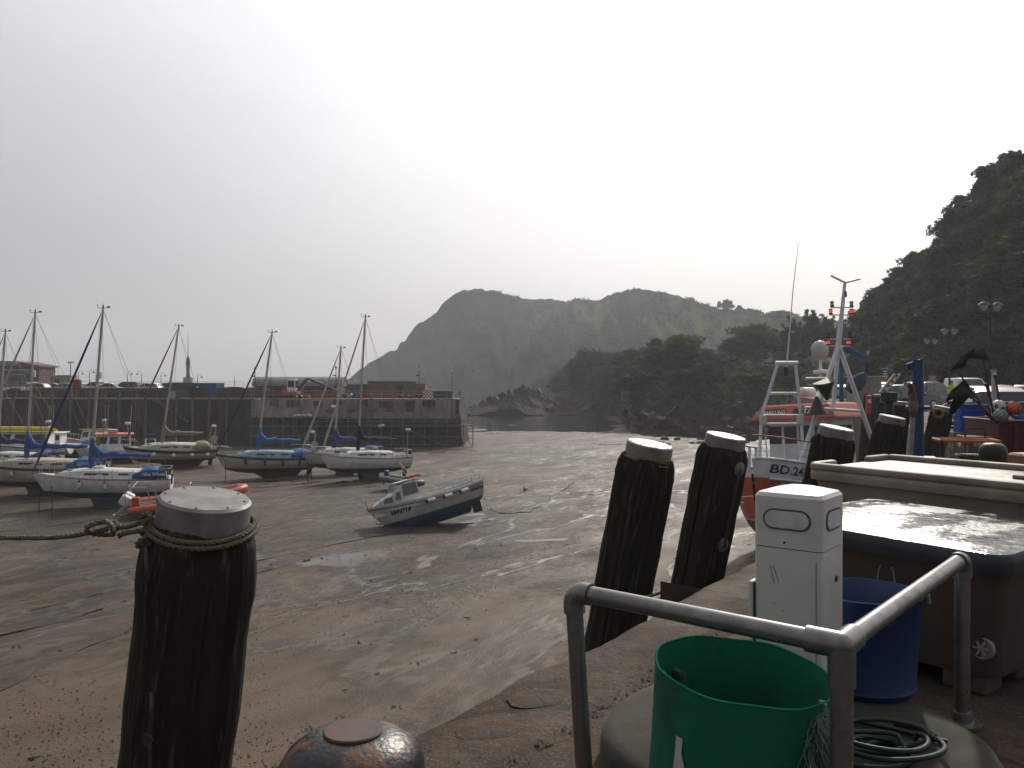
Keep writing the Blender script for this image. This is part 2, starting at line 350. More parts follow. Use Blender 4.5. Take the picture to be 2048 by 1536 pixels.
struct(npmesh('headland', np.stack([xx, dep, zz], -1).reshape(-1, 3), gridfaces(NP, NR), [land_material('headland_turf', (.025, .038, .017), (.036, .046, .021), (.036, .032, .028), (.06, .05, .028), .018, .42, .68), land_material('meadow_turf', (.052, .070, .026), (.075, .080, .034), (.05, .045, .035), (.12, .10, .05), .02, .2, .6)], smooth=180, matidx=mead.ravel().astype(int)))

ROCKM = mm('wet_rock', (.017, .0135, .011), .8, c2=(.048, .035, .026), scale=.8, bump=1, bscale=2.6, stretch=(1, 1, 1), rough2=.65, spec=.2)
def strata(a, b, s):
    """tilted beds of slate: saw-tooth ridges across a, broken along b"""
    q = a + 1.5 * fbm(b / 5, a / 5, 4, s); f = q / 1.5 - np.floor(q / 1.5)
    return .55 * (1 - f) ** 1.6 * (.3 + 1.4 * vnoise(np.floor(q / 1.5) * 3.1, b / 2.2, s + 5)) + 1.1 * fbm(a / 2.3, b / 2.6, 5, s + 9) + .2
BSH = [(1060, 300), (1100, 262), (1130, 236), (1180, 210), (1235, 185), (1246, 150), (1262, 124), (1300, 119), (1400, 110), (1480, 103), (1520, 108), (1600, 116), (1700, 122), (1800, 125)]
BHT = [(1060, 2), (1110, 9), (1180, 12), (1300, 7), (1400, 6), (1520, 5), (1620, 6), (1700, 7), (1800, 10)]
nbp, nbt = 260, 120
bp = np.linspace(1060, 1800, nbp); bt = np.concatenate([np.linspace(0, 22, 70), np.linspace(22.8, 110, 50)])
BP, BT = np.meshgrid(bp, bt, indexing='ij')
def bank_z(P, Tm):
    base = ip(P, BSH); H = ip(P, BHT) + 3.5 * fbm(P / 45, Tm / 30, 3, 61)
    x = (P - 1024) / FPX * (base + Tm); y = base + Tm
    apron = np.clip(Tm / 13, 0, 1); ris = np.clip((Tm - 11) / 9, 0, 1); far = np.clip((Tm - 20) / 90, 0, 1)
    low = -6.6 + apron ** .8 * (2.6 + 3.2 * fbm(x / 9, y / 7, 3, 66)) + 1.5 * strata(x * .75 + y * .66, -x * .66 + y * .75, 71) * np.clip(Tm / 2, 0, 1) * (1 - ris * .7)
    land = np.where(P > 1590, np.clip((P - 1590) / 20, 0, 1), 0)
    z = low + ris ** .8 * (2.5 + .25 * H) + far ** .7 * H * .8
    return z * (1 - land) + land * (-.3 + np.clip(Tm / 60, 0, 1) * H * .8), x, y
bz, bx, by = bank_z(BP, BT)
bmi = (gridfaces(nbp, nbt)[:, 0] % nbt < 62).astype(int)
struct(npmesh('wooded_bank', np.stack([bx, by, bz], -1).reshape(-1, 3), gridfaces(nbp, nbt), [land_material('bank_earth', (.028, .042, .018), (.045, .055, .022), (.05, .042, .034), (.09, .08, .04), .06, .35, .8), ROCKM], smooth=30, matidx=bmi))
# rock spit in the harbour mouth
ISL = [(915, 829), (935, 817), (960, 803), (985, 796), (1010, 784), (1032, 770), (1045, 764), (1060, 768), (1075, 780), (1100, 788), (1150, 798), (1200, 808), (1245, 820), (1275, 829)]
ni, nj = 300, 150
ipx = np.linspace(915, 1275, ni); idp = np.linspace(196, 236, nj)
IP, ID = np.meshgrid(ipx, idp, indexing='ij'); ix = (IP - 1024) / FPX * 214 + (ID - 214) * .12
ht = 1.6 - (ip(IP, ISL) - 768) / FPX * 212 - SEA
pr = np.clip(1 - np.abs((ID - 212 - 3 * fbm(IP / 30, ID * 0, 2, 5)) / 19) ** 1.5, -.3, 1)
st = strata(ix * .85 + ID * .3, -ix * .3 + ID * .85, 91)
iz = SEA - .5 + ht * pr * (.78 + .45 * fbm(ix / 4.5 + ID * .05, ID / 5, 5, 95) + .07 * st) + .35 * np.abs(fbm(ix / 1.6, ID / 1.8, 3, 96))
struct(npmesh('rock_spit', np.stack([ix, ID, iz], -1).reshape(-1, 3), gridfaces(ni, nj), mm('spit_rock', (.013, .0105, .009), .85, c2=(.034, .025, .019), scale=.9, bump=1, bscale=2.6, spec=.12), smooth=25))
# cliff on the right behind the car park
CSIL = [(1660, 690), (1700, 650), (1730, 622), (1760, 592), (1800, 548), (1850, 520), (1880, 490), (1920, 432), (1960, 388), (2000, 352), (2048, 318), (2150, 255), (2400, 150)]
CB = [(1640, 132), (1700, 122), (1800, 104), (1900, 90), (2048, 79), (2400, 60)]
ncp, nct = 150, 70
cp = np.linspace(1640, 2400, ncp); ct = np.linspace(0, 1.6, nct)
CP, CT = np.meshgrid(cp, ct, indexing='ij')
def cliff_z(P, T):
    base = ip(P, CB); d = base + 34 * T; H = 1.6 + (768 - ip(P, CSIL)) / FPX * (base + 34) - 5.0
    z = H * np.where(T < 1, 1 - (1 - T) ** 1.25, 1 - .3 * ((T - 1) / .6) ** 2) + 1.6 * fbm(P / 40, T * 3, 3, 81) * np.clip(T * 4, 0, 1) - .3
    return z, (P - 1024) / FPX * d, d
cz, cx, cy = cliff_z(CP, CT)
struct(npmesh('cliff', np.stack([cx, cy, cz], -1).reshape(-1, 3), gridfaces(ncp, nct), land_material('cliff_ivy', (.022, .034, .014), (.034, .046, .018), (.045, .038, .03), (.05, .05, .025), .12, .2, .85), smooth=180))

# ------------------------------------------------------------------ foliage
def leaf_mat(name, c, c2):
    m, nt, b = NT(name); N = nt.nodes; L = nt.links
    oi = N.new('ShaderNodeObjectInfo'); t = N.new('ShaderNodeTexCoord')
    n = N.new('ShaderNodeTexNoise'); n.inputs['Scale'].default_value = .6; n.inputs['Detail'].default_value = 3; L.new(t.outputs['Object'], n.inputs['Vector'])
    a = N.new('ShaderNodeMath'); a.operation = 'ADD'; L.new(n.outputs['Fac'], a.inputs[0]); L.new(oi.outputs['Random'], a.inputs[1])
    q = N.new('ShaderNodeMapRange'); q.inputs['From Min'].default_value = .4; q.inputs['From Max'].default_value = 1.6; L.new(a.outputs[0], q.inputs['Value'])
    x = N.new('ShaderNodeMix'); x.data_type = 'RGBA'; x.inputs['A'].default_value = (*c, 1); x.inputs['B'].default_value = (*c2, 1); L.new(q.outputs[0], x.inputs['Factor'])
    L.new(x.outputs['Result'], b.inputs['Base Color']); b.inputs['Roughness'].default_value = .75; b.inputs['Specular IOR Level'].default_value = .08
    tr = N.new('ShaderNodeBsdfTranslucent'); L.new(x.outputs['Result'], tr.inputs['Color'])
    ms = N.new('ShaderNodeMixShader'); ms.inputs[0].default_value = .4; L.new(b.outputs[0], ms.inputs[1]); L.new(tr.outputs[0], ms.inputs[2])
    L.new(ms.outputs[0], N['Material Output'].inputs['Surface'])
    return m
LEAF = leaf_mat('leaves', (.025, .052, .014), (.058, .092, .026))
LEAFD = leaf_mat('dark_leaves', (.020, .038, .017), (.040, .062, .025))
BARK = mm('bark', (.05, .042, .034), .9, c2=(.03, .025, .02), scale=4, bump=.6)
def leaf_quads(C, Nn, size, seed, long=1.7):
    r = np.random.default_rng(seed); n = len(C)
    a = Nn / np.linalg.norm(Nn, axis=1, keepdims=True)
    q = r.normal(size=(n, 3)); u = np.cross(a, q); u /= np.linalg.norm(u, axis=1, keepdims=True) + 1e-9; w = np.cross(a, u)
    s = size * r.uniform(.6, 1.35, (n, 1)); u = u * s * .5 * long; w = w * s * .34
    V = np.stack([C - u, C - w + u * .1, C + u, C + w + u * .1], 1).reshape(-1, 3)
    return V, np.arange(n * 4).reshape(-1, 4)
def crown_mesh(seed, rad, hgt, nclump, nleaf, size, spiky=False):
    r = np.random.default_rng(seed); C = []; Nn = []
    for k in range(nclump):
        th = r.uniform(0, 6.283); cz_ = r.uniform(-.75, 1); rr_ = math.sqrt(max(0, 1 - cz_ ** 2)) if cz_ > 0 else math.sqrt(1 - (cz_ * .8) ** 2)
        rad_k = r.uniform(.45, 1.0); cc = np.array([rr_ * math.cos(th) * rad * rad_k, rr_ * math.sin(th) * rad * rad_k, cz_ * hgt * .5 * rad_k])
        cr = rad * r.uniform(.11, .30)
        v = r.normal(size=(nleaf, 3)); v /= np.linalg.norm(v, axis=1, keepdims=True); v[:, 2] = np.where(v[:, 2] < -.6, -v[:, 2], v[:, 2])
        p = cc + v * cr * r.uniform(.35, 1.12, (nleaf, 1))
        C.append(p); Nn.append(v * .7 + r.normal(size=(nleaf, 3)) * .8)
        if spiky:
            m = nleaf // 2; s = r.uniform(0, 1, (m, 1)); dr = np.array([math.cos(th) * .5, math.sin(th) * .5, 1.0]) + r.normal(size=3) * .18
            C.append(cc + dr * s * rad * .55 + r.normal(size=(m, 3)) * (.10 + .12 * (1 - s))); Nn.append(r.normal(size=(m, 3)))
    return np.concatenate(C), np.concatenate(Nn)
def tree_proto(seed, rad, hgt, trunk, nclump, nleaf, size, m, spiky=False):
    C, Nn = crown_mesh(seed, rad, hgt, nclump, nleaf, size, spiky)
    C[:, 2] += trunk + hgt * .42
    V, Fq = leaf_quads(C, Nn, size, seed + 1)
    root = bpy.data.objects.new('tree', None); col.objects.link(root)
    npmesh('crown', V, Fq, m, root)
    mb = MB(); rs = random.Random(seed)
    mb.tube([(0, 0, -.6), (.1, .05, trunk * .6), (0, .1, trunk + hgt * .25), (.1, 0, trunk + hgt * .6)], [.34, .26, .18, .05], 8)
    for k in range(7):
        a = k * 2.4 + rs.random(); z = trunk * (.8 + .1 * k); mb.tube([(0, .05, z), (math.cos(a) * rad * .4, math.sin(a) * rad * .4, z + hgt * .22), (math.cos(a) * rad * .75, math.sin(a) * rad * .75, z + hgt * .36)], [.13, .08, .02], 6)
    mb.build('trunk', BARK, root, 60)
    root['h'] = trunk + hgt * .95; root['r'] = rad
    return root
PROT = [tree_proto(1, 3.6, 6.5, 1.6, 72, 120, .40, LEAF), tree_proto(2, 3.3, 5.6, 1.2, 66, 120, .38, LEAFD), tree_proto(3, 4.0, 7.4, 2.0, 80, 120, .42, LEAF), tree_proto(4, 3.0, 7.5, 2.2, 46, 130, .36, LEAFD, True)]
NTREE = [0]
def put_tree(kind, x, y, z, height, width, label, group, cat='tree'):
    p = PROT[kind]; o = copy_tree(p); o.name = 'tree' if cat == 'tree' else 'bush'
    o.location = (x, y, z); o.rotation_euler.z = random.uniform(0, 6.28); sz = height / p['h']; sxy = width / (2 * p['r']); o.scale = (sxy * random.uniform(.92, 1.08), sxy, sz)
    tag(o, label, cat, group); NTREE[0] += 1
    return o
def tree_px(kind, px_, ytop, d, wpx, label, group=None, zb=None):
    z, x, y = bank_z(np.array([float(px_)]), np.array([max(0., d - float(ip(px_, BSH)))])); zb = float(z[0]) if zb is None else zb
    h = max(2.5, ZD(ytop, d) - zb)
    return put_tree(kind, XD(px_, d), d, zb - .2, h, wpx / FPX * d, label, group)
for k_, a_ in enumerate([
    (2, 1188, 702, 218, 120, 'rounded tree farthest out on the wooded bank above the harbour mouth'),
    (0, 1145, 738, 240, 90, 'low leafy tree clinging to the seaward tip of the wooded bank'),
    (0, 1232, 722, 196, 90, 'pale green tree just behind the tip of the wooded bank'),
    (1, 1278, 695, 176, 100, 'hazy tree behind the dark round tree on the bank'),
    (2, 1352, 672, 152, 150, 'big dark tree with the highest crown in the middle of the bank'),
    (1, 1296, 738, 140, 120, 'very dark round tree at the front edge of the rocky bank'),
    (0, 1405, 696, 158, 90, 'medium tree right of the big dark tree on the bank'),
    (0, 1385, 752, 138, 90, 'soft pale green tree below the big dark tree'),
    (1, 1448, 712, 160, 90, 'small tree in the gap before the dome shaped tree'),
    (2, 1512, 652, 176, 150, 'dark dome shaped tree standing left of the spiky evergreens'),
    (0, 1450, 760, 134, 90, 'light green tree above the retaining wall on the bank'),
    (0, 1545, 724, 140, 110, 'bright green tree right behind the fishing boat gantry'),
    (1, 1585, 705, 150, 90, 'dark tree behind the fishing boat aerial'),
    (0, 1500, 778, 126, 90, 'leafy tree low on the bank left of the fishing boat')]):
    tree_px(*a_)
for (px_, yt), w_ in zip(((1606, 630), (1640, 634), (1668, 640), (1700, 634), (1728, 636), (1755, 640)), ('leftmost', 'second from left', 'third from left', 'fourth from left', 'fifth from left', 'rightmost')):
    tree_px(3, px_, yt, 168, 74, 'spiky topped evergreen, %s of the row beyond the car park' % w_, 'spiky evergreens in a row')
rs = random.Random(5)
for k in range(34):
    P_ = rs.uniform(1120, 1600); T_ = rs.uniform(15, 48)
    z, x, y = bank_z(np.array([P_]), np.array([T_]))
    put_tree(rs.choice((0, 1, 0, 2)), float(x[0]), float(y[0]), float(z[0]) - .3, rs.uniform(2.5, 4.5), rs.uniform(4.5, 7), 'thick bush on the slope of the wooded bank', 'bushes on the wooded bank', 'bush')
rs = random.Random(9)
for i in range(17):
    for j in range(6):
        P_ = 1735 + i * 25 + rs.uniform(-12, 12) + (j % 2) * 12; T_ = .08 + j * .175 + rs.uniform(-.05, .05)
        z, x, y = cliff_z(np.array([P_]), np.array([T_]))
        put_tree(rs.choice((0, 1, 1, 2)), float(x[0]), float(y[0]), float(z[0]) - 1.0, rs.uniform(5.2, 7.4), rs.uniform(7, 10), 'leafy tree growing ' + ('at the foot of the cliff behind the parked cars', 'low on the steep cliff above the parked cars', 'below the middle of the steep cliff', 'above the middle of the steep cliff', 'high on the steep cliff below the skyline', 'along the skyline of the steep cliff')[j], 'trees covering the cliff')
for px_, yt, w, w_ in ((1438, 603, 9, 'leftmost small'), (1455, 600, 26, 'tallest'), (1478, 611, 13, 'round'), (1503, 618, 12, 'low'), (1562, 622, 60, 'widest, rightmost'), (1520, 624, 8, 'tiniest')):
    d = float(ip(px_, RD)) - 6; zb = 1.6 + (768 - float(ip(px_, SIL))) / FPX * d - 2
    put_tree(2, XD(px_, d), d, zb, max(4, ZD(yt, d) - zb), w / FPX * d, w_ + ' wind blown tree on the skyline of the far hill', 'trees on the far skyline')
for p_ in PROT:
    for ch in list(p_.children): bpy.data.objects.remove(ch)
    bpy.data.objects.remove(p_)
def scrub(name, surf, n, size, seed, m, lo, hi, lift, label, cat, dens=None):
    r = np.random.default_rng(seed); A = r.uniform(lo[0], hi[0], n); B = r.uniform(lo[1], hi[1], n)
    if dens is not None: k = dens(A, B) > r.uniform(0, 1, n); A = A[k]; B = B[k]
    z, x, y = surf(A, B); C = np.stack([x, y, z], 1) + r.normal(size=(len(A), 3)) * lift + np.array([0, 0, lift * .8])
    V, Fq = leaf_quads(C, r.normal(size=C.shape) + np.array([0, -.4, .8]), size, seed + 3)
    o = npmesh(name, V, Fq, m); tag(o, label, cat); struct(o, 'stuff')
scrub('ivy', cliff_z, 42000, .55, 21, LEAF, (1650, 0), (2200, 1.1), .5, 'dark ivy and creepers hanging over the cliff face', 'ivy')
scrub('undergrowth', bank_z, 30000, .6, 22, LEAF, (1100, 12), (1650, 80), .55, 'tangled green undergrowth covering the wooded bank', 'undergrowth')
def head_surf(A, B):
    fi = np.clip((A - 560) / 1540 * (NP - 1), 0, NP - 1.01); fj = np.clip(B / 1.45 * (NR - 1), 0, NR - 1.01); i = fi.astype(int); j = fj.astype(int)
    d = dep[i, j] + (dep[i, j + 1] - dep[i, j]) * (fj - j); return zz[i, j] + (zz[i, j + 1] - zz[i, j]) * (fj - j), (A - 1024) / FPX * d, d
scrub('hill_scrub', head_surf, 110000, 1.5, 23, LEAFD, (900, .12), (1650, .98), .9, 'scattered gorse and scrub on the far hill', 'scrub', lambda a, b: np.clip((fbm(a / 28, b * 7, 3, 77) + .10) * 3, 0, 1) * np.clip((a - 900) / 300, .15, 1))

# ------------------------------------------------------------------ near quay
EDGE = [(-9.0, -8.5), (-3.0, .15), (-.42, 3.84), (.478, 5.07), (2.15, 7.42), (4.7, 10.7), (7.0, 13.8), (10.7, 19.6), (12.4, 24.6), (15.3, 32.0), (19.6, 40.5), (24, 60), (29, 75), (34, 95), (38, 112)]
def edge_curve(step=.11):
    pts = [Vector((x, y, 0)) for x, y in EDGE]; out = []
    for i in range(len(pts) - 1):
        p0 = pts[max(0, i - 1)]; p1 = pts[i]; p2 = pts[i + 1]; p3 = pts[min(len(pts) - 1, i + 2)]
        st_ = step if i < 5 else .8; n = max(2, int((p2 - p1).length / st_))
        for k in range(n):
            t = k / n; out.append(.5 * ((2 * p1) + (p2 - p0) * t + (2 * p0 - 5 * p1 + 4 * p2 - p3) * t * t + (3 * p1 - p0 - 3 * p2 + p3) * t ** 3))
    out.append(pts[-1]); return out
EC = edge_curve()
def quay_material():
    m, nt, b = NT('quay_concrete'); N = nt.nodes; L = nt.links
    t = N.new('ShaderNodeTexCoord')
    def noise(s, d=6, r=.6):
        n = N.new('ShaderNodeTexNoise'); n.inputs['Scale'].default_value = s; n.inputs['Detail'].default_value = d; n.inputs['Roughness'].default_value = r; L.new(t.outputs['Object'], n.inputs['Vector']); return n.outputs['Fac']
    def rr(src, a, b_, c=0, d=1):
        q = N.new('ShaderNodeMapRange'); q.inputs['From Min'].default_value = a; q.inputs['From Max'].default_value = b_; q.inputs['To Min'].default_value = c; q.inputs['To Max'].default_value = d; L.new(src, q.inputs['Value']); return q.outputs[0]
    def mixc(f, A, B):
        x = N.new('ShaderNodeMix'); x.data_type = 'RGBA'; L.new(f, x.inputs['Factor'])
        for k, c in (('A', A), ('B', B)):
            if isinstance(c, tuple): x.inputs[k].default_value = (*c, 1)
            else: L.new(c, x.inputs[k])
        return x.outputs['Result']
    c = mixc(rr(noise(1.1), .38, .62), (.082, .050, .030), (.040, .029, .021))
    c = mixc(rr(noise(4.5), .5, .7), c, (.034, .025, .018))
    sp = N.new('ShaderNodeTexVoronoi'); sp.inputs['Scale'].default_value = 130; L.new(t.outputs['Object'], sp.inputs['Vector'])
    hs = N.new('ShaderNodeSeparateColor'); L.new(sp.outputs['Color'], hs.inputs[0])
    c = mixc(rr(hs.outputs[0], .93, .96, 0, .5), c, (.20, .16, .12))
    c = mixc(rr(hs.outputs[1], .75, .80, 0, .6), c, (.03, .024, .018))
    vc_ = N.new('ShaderNodeTexVoronoi'); vc_.feature = 'DISTANCE_TO_EDGE'; vc_.inputs['Scale'].default_value = .55
    wr = N.new('ShaderNodeMix'); wr.data_type = 'VECTOR'; wr.inputs['Factor'].default_value = .25; L.new(t.outputs['Object'], wr.inputs['A'])
    nn = N.new('ShaderNodeTexNoise'); nn.inputs['Scale'].default_value = 2.2; L.new(t.outputs['Object'], nn.inputs['Vector']); L.new(nn.outputs['Color'], wr.inputs['B']); L.new(wr.outputs['Result'], vc_.inputs['Vector'])
    c = mixc(rr(vc_.outputs['Distance'], .004, .016, .8, 0), c, (.02, .016, .012))
    L.new(c, b.inputs['Base Color']); L.new(rr(noise(2), .3, .7, .95, .7), b.inputs['Roughness']); b.inputs['Specular IOR Level'].default_value = .2
    u = N.new('ShaderNodeBump'); u.inputs['Strength'].default_value = .7; u.inputs['Distance'].default_value = .012; L.new(noise(38, 7, .7), u.inputs['Height'])
    u2 = N.new('ShaderNodeBump'); u2.inputs['Strength'].default_value = .6; u2.inputs['Distance'].default_value = .03; L.new(noise(7, 5), u2.inputs['Height']); L.new(u.outputs[0], u2.inputs['Normal'])
    L.new(u2.outputs[0], b.inputs['Normal'])
    return m
ne = len(EC); E = np.array([(p.x, p.y) for p in EC]); tg = np.gradient(E, axis=0); tg /= np.linalg.norm(tg, axis=1, keepdims=True); inw = np.stack([tg[:, 1], -tg[:, 0]], 1)
inn = [-.75, -.30, -.06, -.02, .0, .03, .08, .16, .28, .45, .50, .535, .57, .61, .65, .9, 1.2, 1.6, 2.1, 2.8, 4, 6, 10, 20, 50, 95]; zin = [-7.0, -1.6, -.16, -.05, -.012, 0, 0, 0, 0, 0, -.002, -.016, -.014, -.001] + [0] * 12
rows = []
for k, (a, z) in enumerate(zip(inn, zin)):
    jit = .07 * fbm(E[:, 0] * 1.7, E[:, 1] * 1.7, 4, 5) * (1 if a < .5 else 0)
    p = E + inw * (a + jit)[:, None]; zz_ = z + (.035 * fbm(p[:, 0] * .8, p[:, 1] * .8, 4, 8) * (1 if -.1 < a else 0)) + (.014 * fbm(p[:, 0] * 14, p[:, 1] * 14, 3, 18) if .49 < a < .62 else 0) - (.012 * np.clip(.3 - a, 0, .3) / .3 if a > 0 else 0)
    rows.append(np.stack([p[:, 0], p[:, 1], np.broadcast_to(zz_, (ne,))], 1))
QV = np.stack(rows, 0).reshape(-1, 3)
quay = struct(npmesh('quay', QV, gridfaces(len(inn), ne), [quay_material(), DARKW], smooth=50, matidx=(np.repeat(np.arange(len(inn) - 1), ne - 1) < 2).astype(int)))
for cx_, cy_, r1, r2, a_ in ((.13, 4.22, .165, .12, .5), (-.10, 3.84, .17, .11, .3)):
    mb = MB(); mb.lathe([(0.001, .034), (.6, .034), (.93, .031), (1, .01)], 30)
    mb.v = [(x * r1 * (1 + .06 * math.sin(9 * x + 5 * y)), y * r2 * (1 + .05 * math.sin(7 * x)), z) for x, y, z in mb.v]
    zq = QV[np.argmin((QV[:, 0] - cx_) ** 2 + (QV[:, 1] - cy_) ** 2), 2]; mb.v = [(x, y, z * .16) for x, y, z in mb.v]
    mb.build('mortar_patch', quay.data.materials[0], quay, loc=(cx_, cy_, zq - .0025), rz=a_)
cpm = mm('tarmac', (.13, .12, .105), .8, c2=(.08, .075, .07), scale=.4, bump=.3, bscale=20)
CPK = [(18.0, 32), (22.5, 41), (26.5, 60), (31.5, 75), (36, 94), (60, 112), (88, 90), (90, 40), (60, 20), (26, 14)]
struct(MB().prism(CPK, -.2, .045).build('car_park', cpm, None, 0))

# ------------------------------------------------------------------ harbour wall opposite (pier) and what stands on it
def yf(x): return 97 + (x + 6.4) * -.059
PXL = -31.0
pier = thing('harbour_wall', 'long dark stone harbour wall across the drained harbour', 'harbour wall')
def wall_strip(name, x0, x1, z0, z1, m, y_off0, y_off1, n=40, amp=.12, back=30, seed=3, zback=None):
    """face with batter from z0 (y_off0) to z1 (y_off1), then a flat top going back"""
    xs = np.linspace(x0, x1, n); zr = np.linspace(z0, z1, 12); V = []
    for k, z in enumerate(zr):
        t = (z - z0) / (z1 - z0); V.append(np.stack([xs, yf(xs) + y_off0 + (y_off1 - y_off0) * t + amp * fbm(xs * .9, xs * 0 + z * 1.3, 3, seed), np.full(n, z)], 1))
    V.append(np.stack([xs, yf(xs) + y_off1 + .5, np.full(n, z1)], 1)); V.append(np.stack([xs, yf(xs) + back, np.full(n, z1 if zback is None else zback)], 1))
    V.append(np.stack([xs, yf(xs) + back, np.full(n, -7.)], 1))
    o = npmesh(name, np.stack(V, 0).reshape(-1, 3), gridfaces(15, n), m, pier, smooth=40); return o
wall_strip('stone_face', -170, PXL, -6.6, -.22, STONE, -.3, .0, 90, .25, 3.4)
wall_strip('weed_face', PXL, -6.2, -6.6, -2.4, DARKW, -.55, -.1, 50, .3, 12)
wall_strip('rendered_face', PXL, -6.6, -2.4, -.28, mm('stained_render', (.42, .385, .345), .85, c2=(.20, .17, .145), scale=.9, stretch=(1.6, 1.6, .5), bump=.4, bscale=4), .02, .14, 50, .05, 12)
MB().box((-22.4, 117, -3.6), (19.5, 20, 6.62)).build('deck_block', STONE, pier, 0)
wall_strip('upper_wall', -170, -29.5, -.6, 1.08, STONE, 3.4, 3.5, 60, .05, 62, seed=9)
# end of the pier
mb = MB(); ey = [97, 100, 106, 114, 126]
mb.grid([[Vector((-6.12 + (.45 if z < -2.4 else .05) * (1 - (z + 6.6) / 6.4) + .06 * math.sin(y * 3 + z * 2), y, z)) for y in np.linspace(96.5, 109, 14)] for z in np.linspace(-6.6, -.28, 12)])
mb.build('end_face', STONE, pier, 40)
cop = MB()
for i in range(60):
    x = -150 + i * 2.0; cop.box((x + .99, yf(x) + .25, -.14), (1.95, .75, .17), rz=-.059 * .98)
cop.build('coping', mm('coping_stone', (.30, .26, .20), .85, c2=(.2, .17, .13), scale=.6), pier, 0, bevel=.02)
cop = MB()
for i in range(12): cop.box((-30 + i * 1.98 + .97, yf(-30 + i * 2) + .5, -.2), (1.93, .8, .16), rz=-.059)
cop.build('coping', mm('coping_stone', (.3, .26, .2)), pier, 0, bevel=.02)
# repair panels let into the rendered face
PW = mm('panel_dark', (.045, .042, .04), .8); PO = mm('panel_orange', (.22, .10, .035), .85, c2=(.15, .075, .03), scale=2)
for px_, py, w, h, mm_ in ((541, 800, 13, 9, PO), (541, 808, 17, 9, PW), (580, 808, 28, 14, PW), (630, 808, 15, 10, PW), (654, 822, 14, 7, PW), (672, 805, 16, 10, PO), (700, 821, 16, 7, PW), (721, 805, 17, 10, PO), (731, 806, 6, 14, PW), (744, 821, 16, 7, PW), (770, 809, 27, 12, PW), (778, 819, 11, 10, PW), (819, 808, 18, 11, PW), (819, 819, 16, 9, PW), (858, 807, 26, 13, RUST)):
    d = 96.9; c = at(px_, py, d); w_ = w / FPX * d; h_ = h / FPX * d; y = yf(c.x) + .06
    mb = MB().box((c.x, y, c.z), (w_, .14, h_), -.059); p = mb.build('repair_panel', mm_, pier, 0, bevel=.015)
    mb = MB()
    for k in range(3): mb.box((c.x, y - .09, c.z + (k - 1) * h_ * .3), (w_ * 1.1, .06, .05), -.059)
    if w > 14: mb.box((c.x - w_ * .2, y - .13, c.z), (.05, .05, h_ * 1.1), -.059); mb.box((c.x + w_ * .22, y - .13, c.z), (.05, .05, h_ * 1.1), -.059)
    mb.build('clamp_bars', GALV, p, 0)
# timber fender posts on the left length of wall
for px_ in (28, 68, 108, 146, 184, 245, 300, 362, 395, 428, 463):
    x = XD(px_, 100); mb = MB().tube([(x, yf(x) - .55, -6.3), (x, yf(x) - .22, -.1 + (.9 if px_ in (108, 146, 184, 245) else .2))], .17, 8)
    mb.build('fender_post', mm('grey_timber', (.15, .14, .12), .85, c2=(.08, .073, .063), scale=3, stretch=(3, 3, .3)), pier, 40)
for px_ in (86, 205, 275, 445):
    x = XD(px_, 99); mb = MB().tube([(x - .2, yf(x) - .6, -5.6), (x - .2, yf(x) - .3, .5)], .035, 5).tube([(x + .2, yf(x) - .6, -5.6), (x + .2, yf(x) - .3, .5)], .035, 5)
    for k in range(18): z = -5.4 + k * .32; mb.tube([(x - .2, yf(x) - .6 + .05 * (z + 5.6), z), (x + .2, yf(x) - .6 + .05 * (z + 5.6), z)], .022, 4)
    mb.build('wall_ladder', mm('ladder_rust', (.13, .085, .06), .7), pier, 40)
# steps cut into the wall
mb = MB()
for k in range(10): mb.box((XD(318, 99.5) + k * .42, yf(XD(318, 99.5)) - .42, -.4 - k * .27), (.43, .55, .28 + .0), -.059)
mb.build('stone_steps', mm('step_stone', (.11, .1, .085), .85), pier, 0, bevel=.02)

# guard rail along the walkway
rail = thing('walkway_railing', 'thin dark railing with slim posts along the opposite walkway', 'railing')
for i in range(30):
    x = -64 + i * 1.25; MB().tube([(x, yf(x) + .45, -.2), (x, yf(x) + .45, .85)], .025, 5).build('post', WIRE, rail, 40)
for z in (.3, .82): MB().tube([(-64, yf(-64) + .45, z), (-27.7, yf(-27.7) + .45, z)], .022, 5).build('rail', WIRE, rail, 40)
rail = thing('seaward_railing', 'pale railing along the seaward edge of the pier', 'railing')
for i in range(36):
    x = -98 + i * 1.8; MB().tube([(x, 158, 1.0), (x, 158, 2.05)], .03, 5).build('post', ALU, rail, 40)
for z in (1.55, 2.03): MB().tube([(-98, 158, z), (-33, 158, z)], .03, 5).build('rail', ALU, rail, 40)

# scaffolding round the pier end
sc = thing('scaffolding', 'galvanised tube scaffolding with plank platforms round the pier end', 'scaffolding', (0, 0, 0))
def sy_(x): return yf(x) - 1.5
xs = [-30.6 + i * 1.28 for i in range(20)]
for i, x in enumerate(xs):
    zt = .95 if i % 2 == 0 else random.choice((.95, -1.2, -2.2)); MB().tube([(x, sy_(x), gzs(x, sy_(x)) - .1), (x + .05, sy_(x) + .12, zt)], .03, 6).build('standard', GALV, sc, 40)
    if i % 2 == 0: MB().tube([(x, yf(x) - .35, -6), (x, yf(x) - .25, .95)], .03, 6).build('standard', GALV, sc, 40)
def led(x0, x1, z, dy=0): MB().tube([(x0, sy_(x0) - .05 + dy, z), (x1, sy_(x1) - .05 + dy, z + random.uniform(-.03, .03))], .028, 6).build('ledger', GALV, sc, 40)
for z, a, b in ((.82, -31, -5.8), (.38, -31, -5.8), (-1.45, -31, -15.2), (-1.9, -31, -15.2), (-2.42, -22.5, -4.6), (-2.75, -24, -4.4), (-3.35, -31, -4.6), (-4.5, -31, -4.6), (-5.4, -22, -5.2)): led(a, b, z)
for z in (-3.35, -4.5): led(-31, -6, z, 1.1)
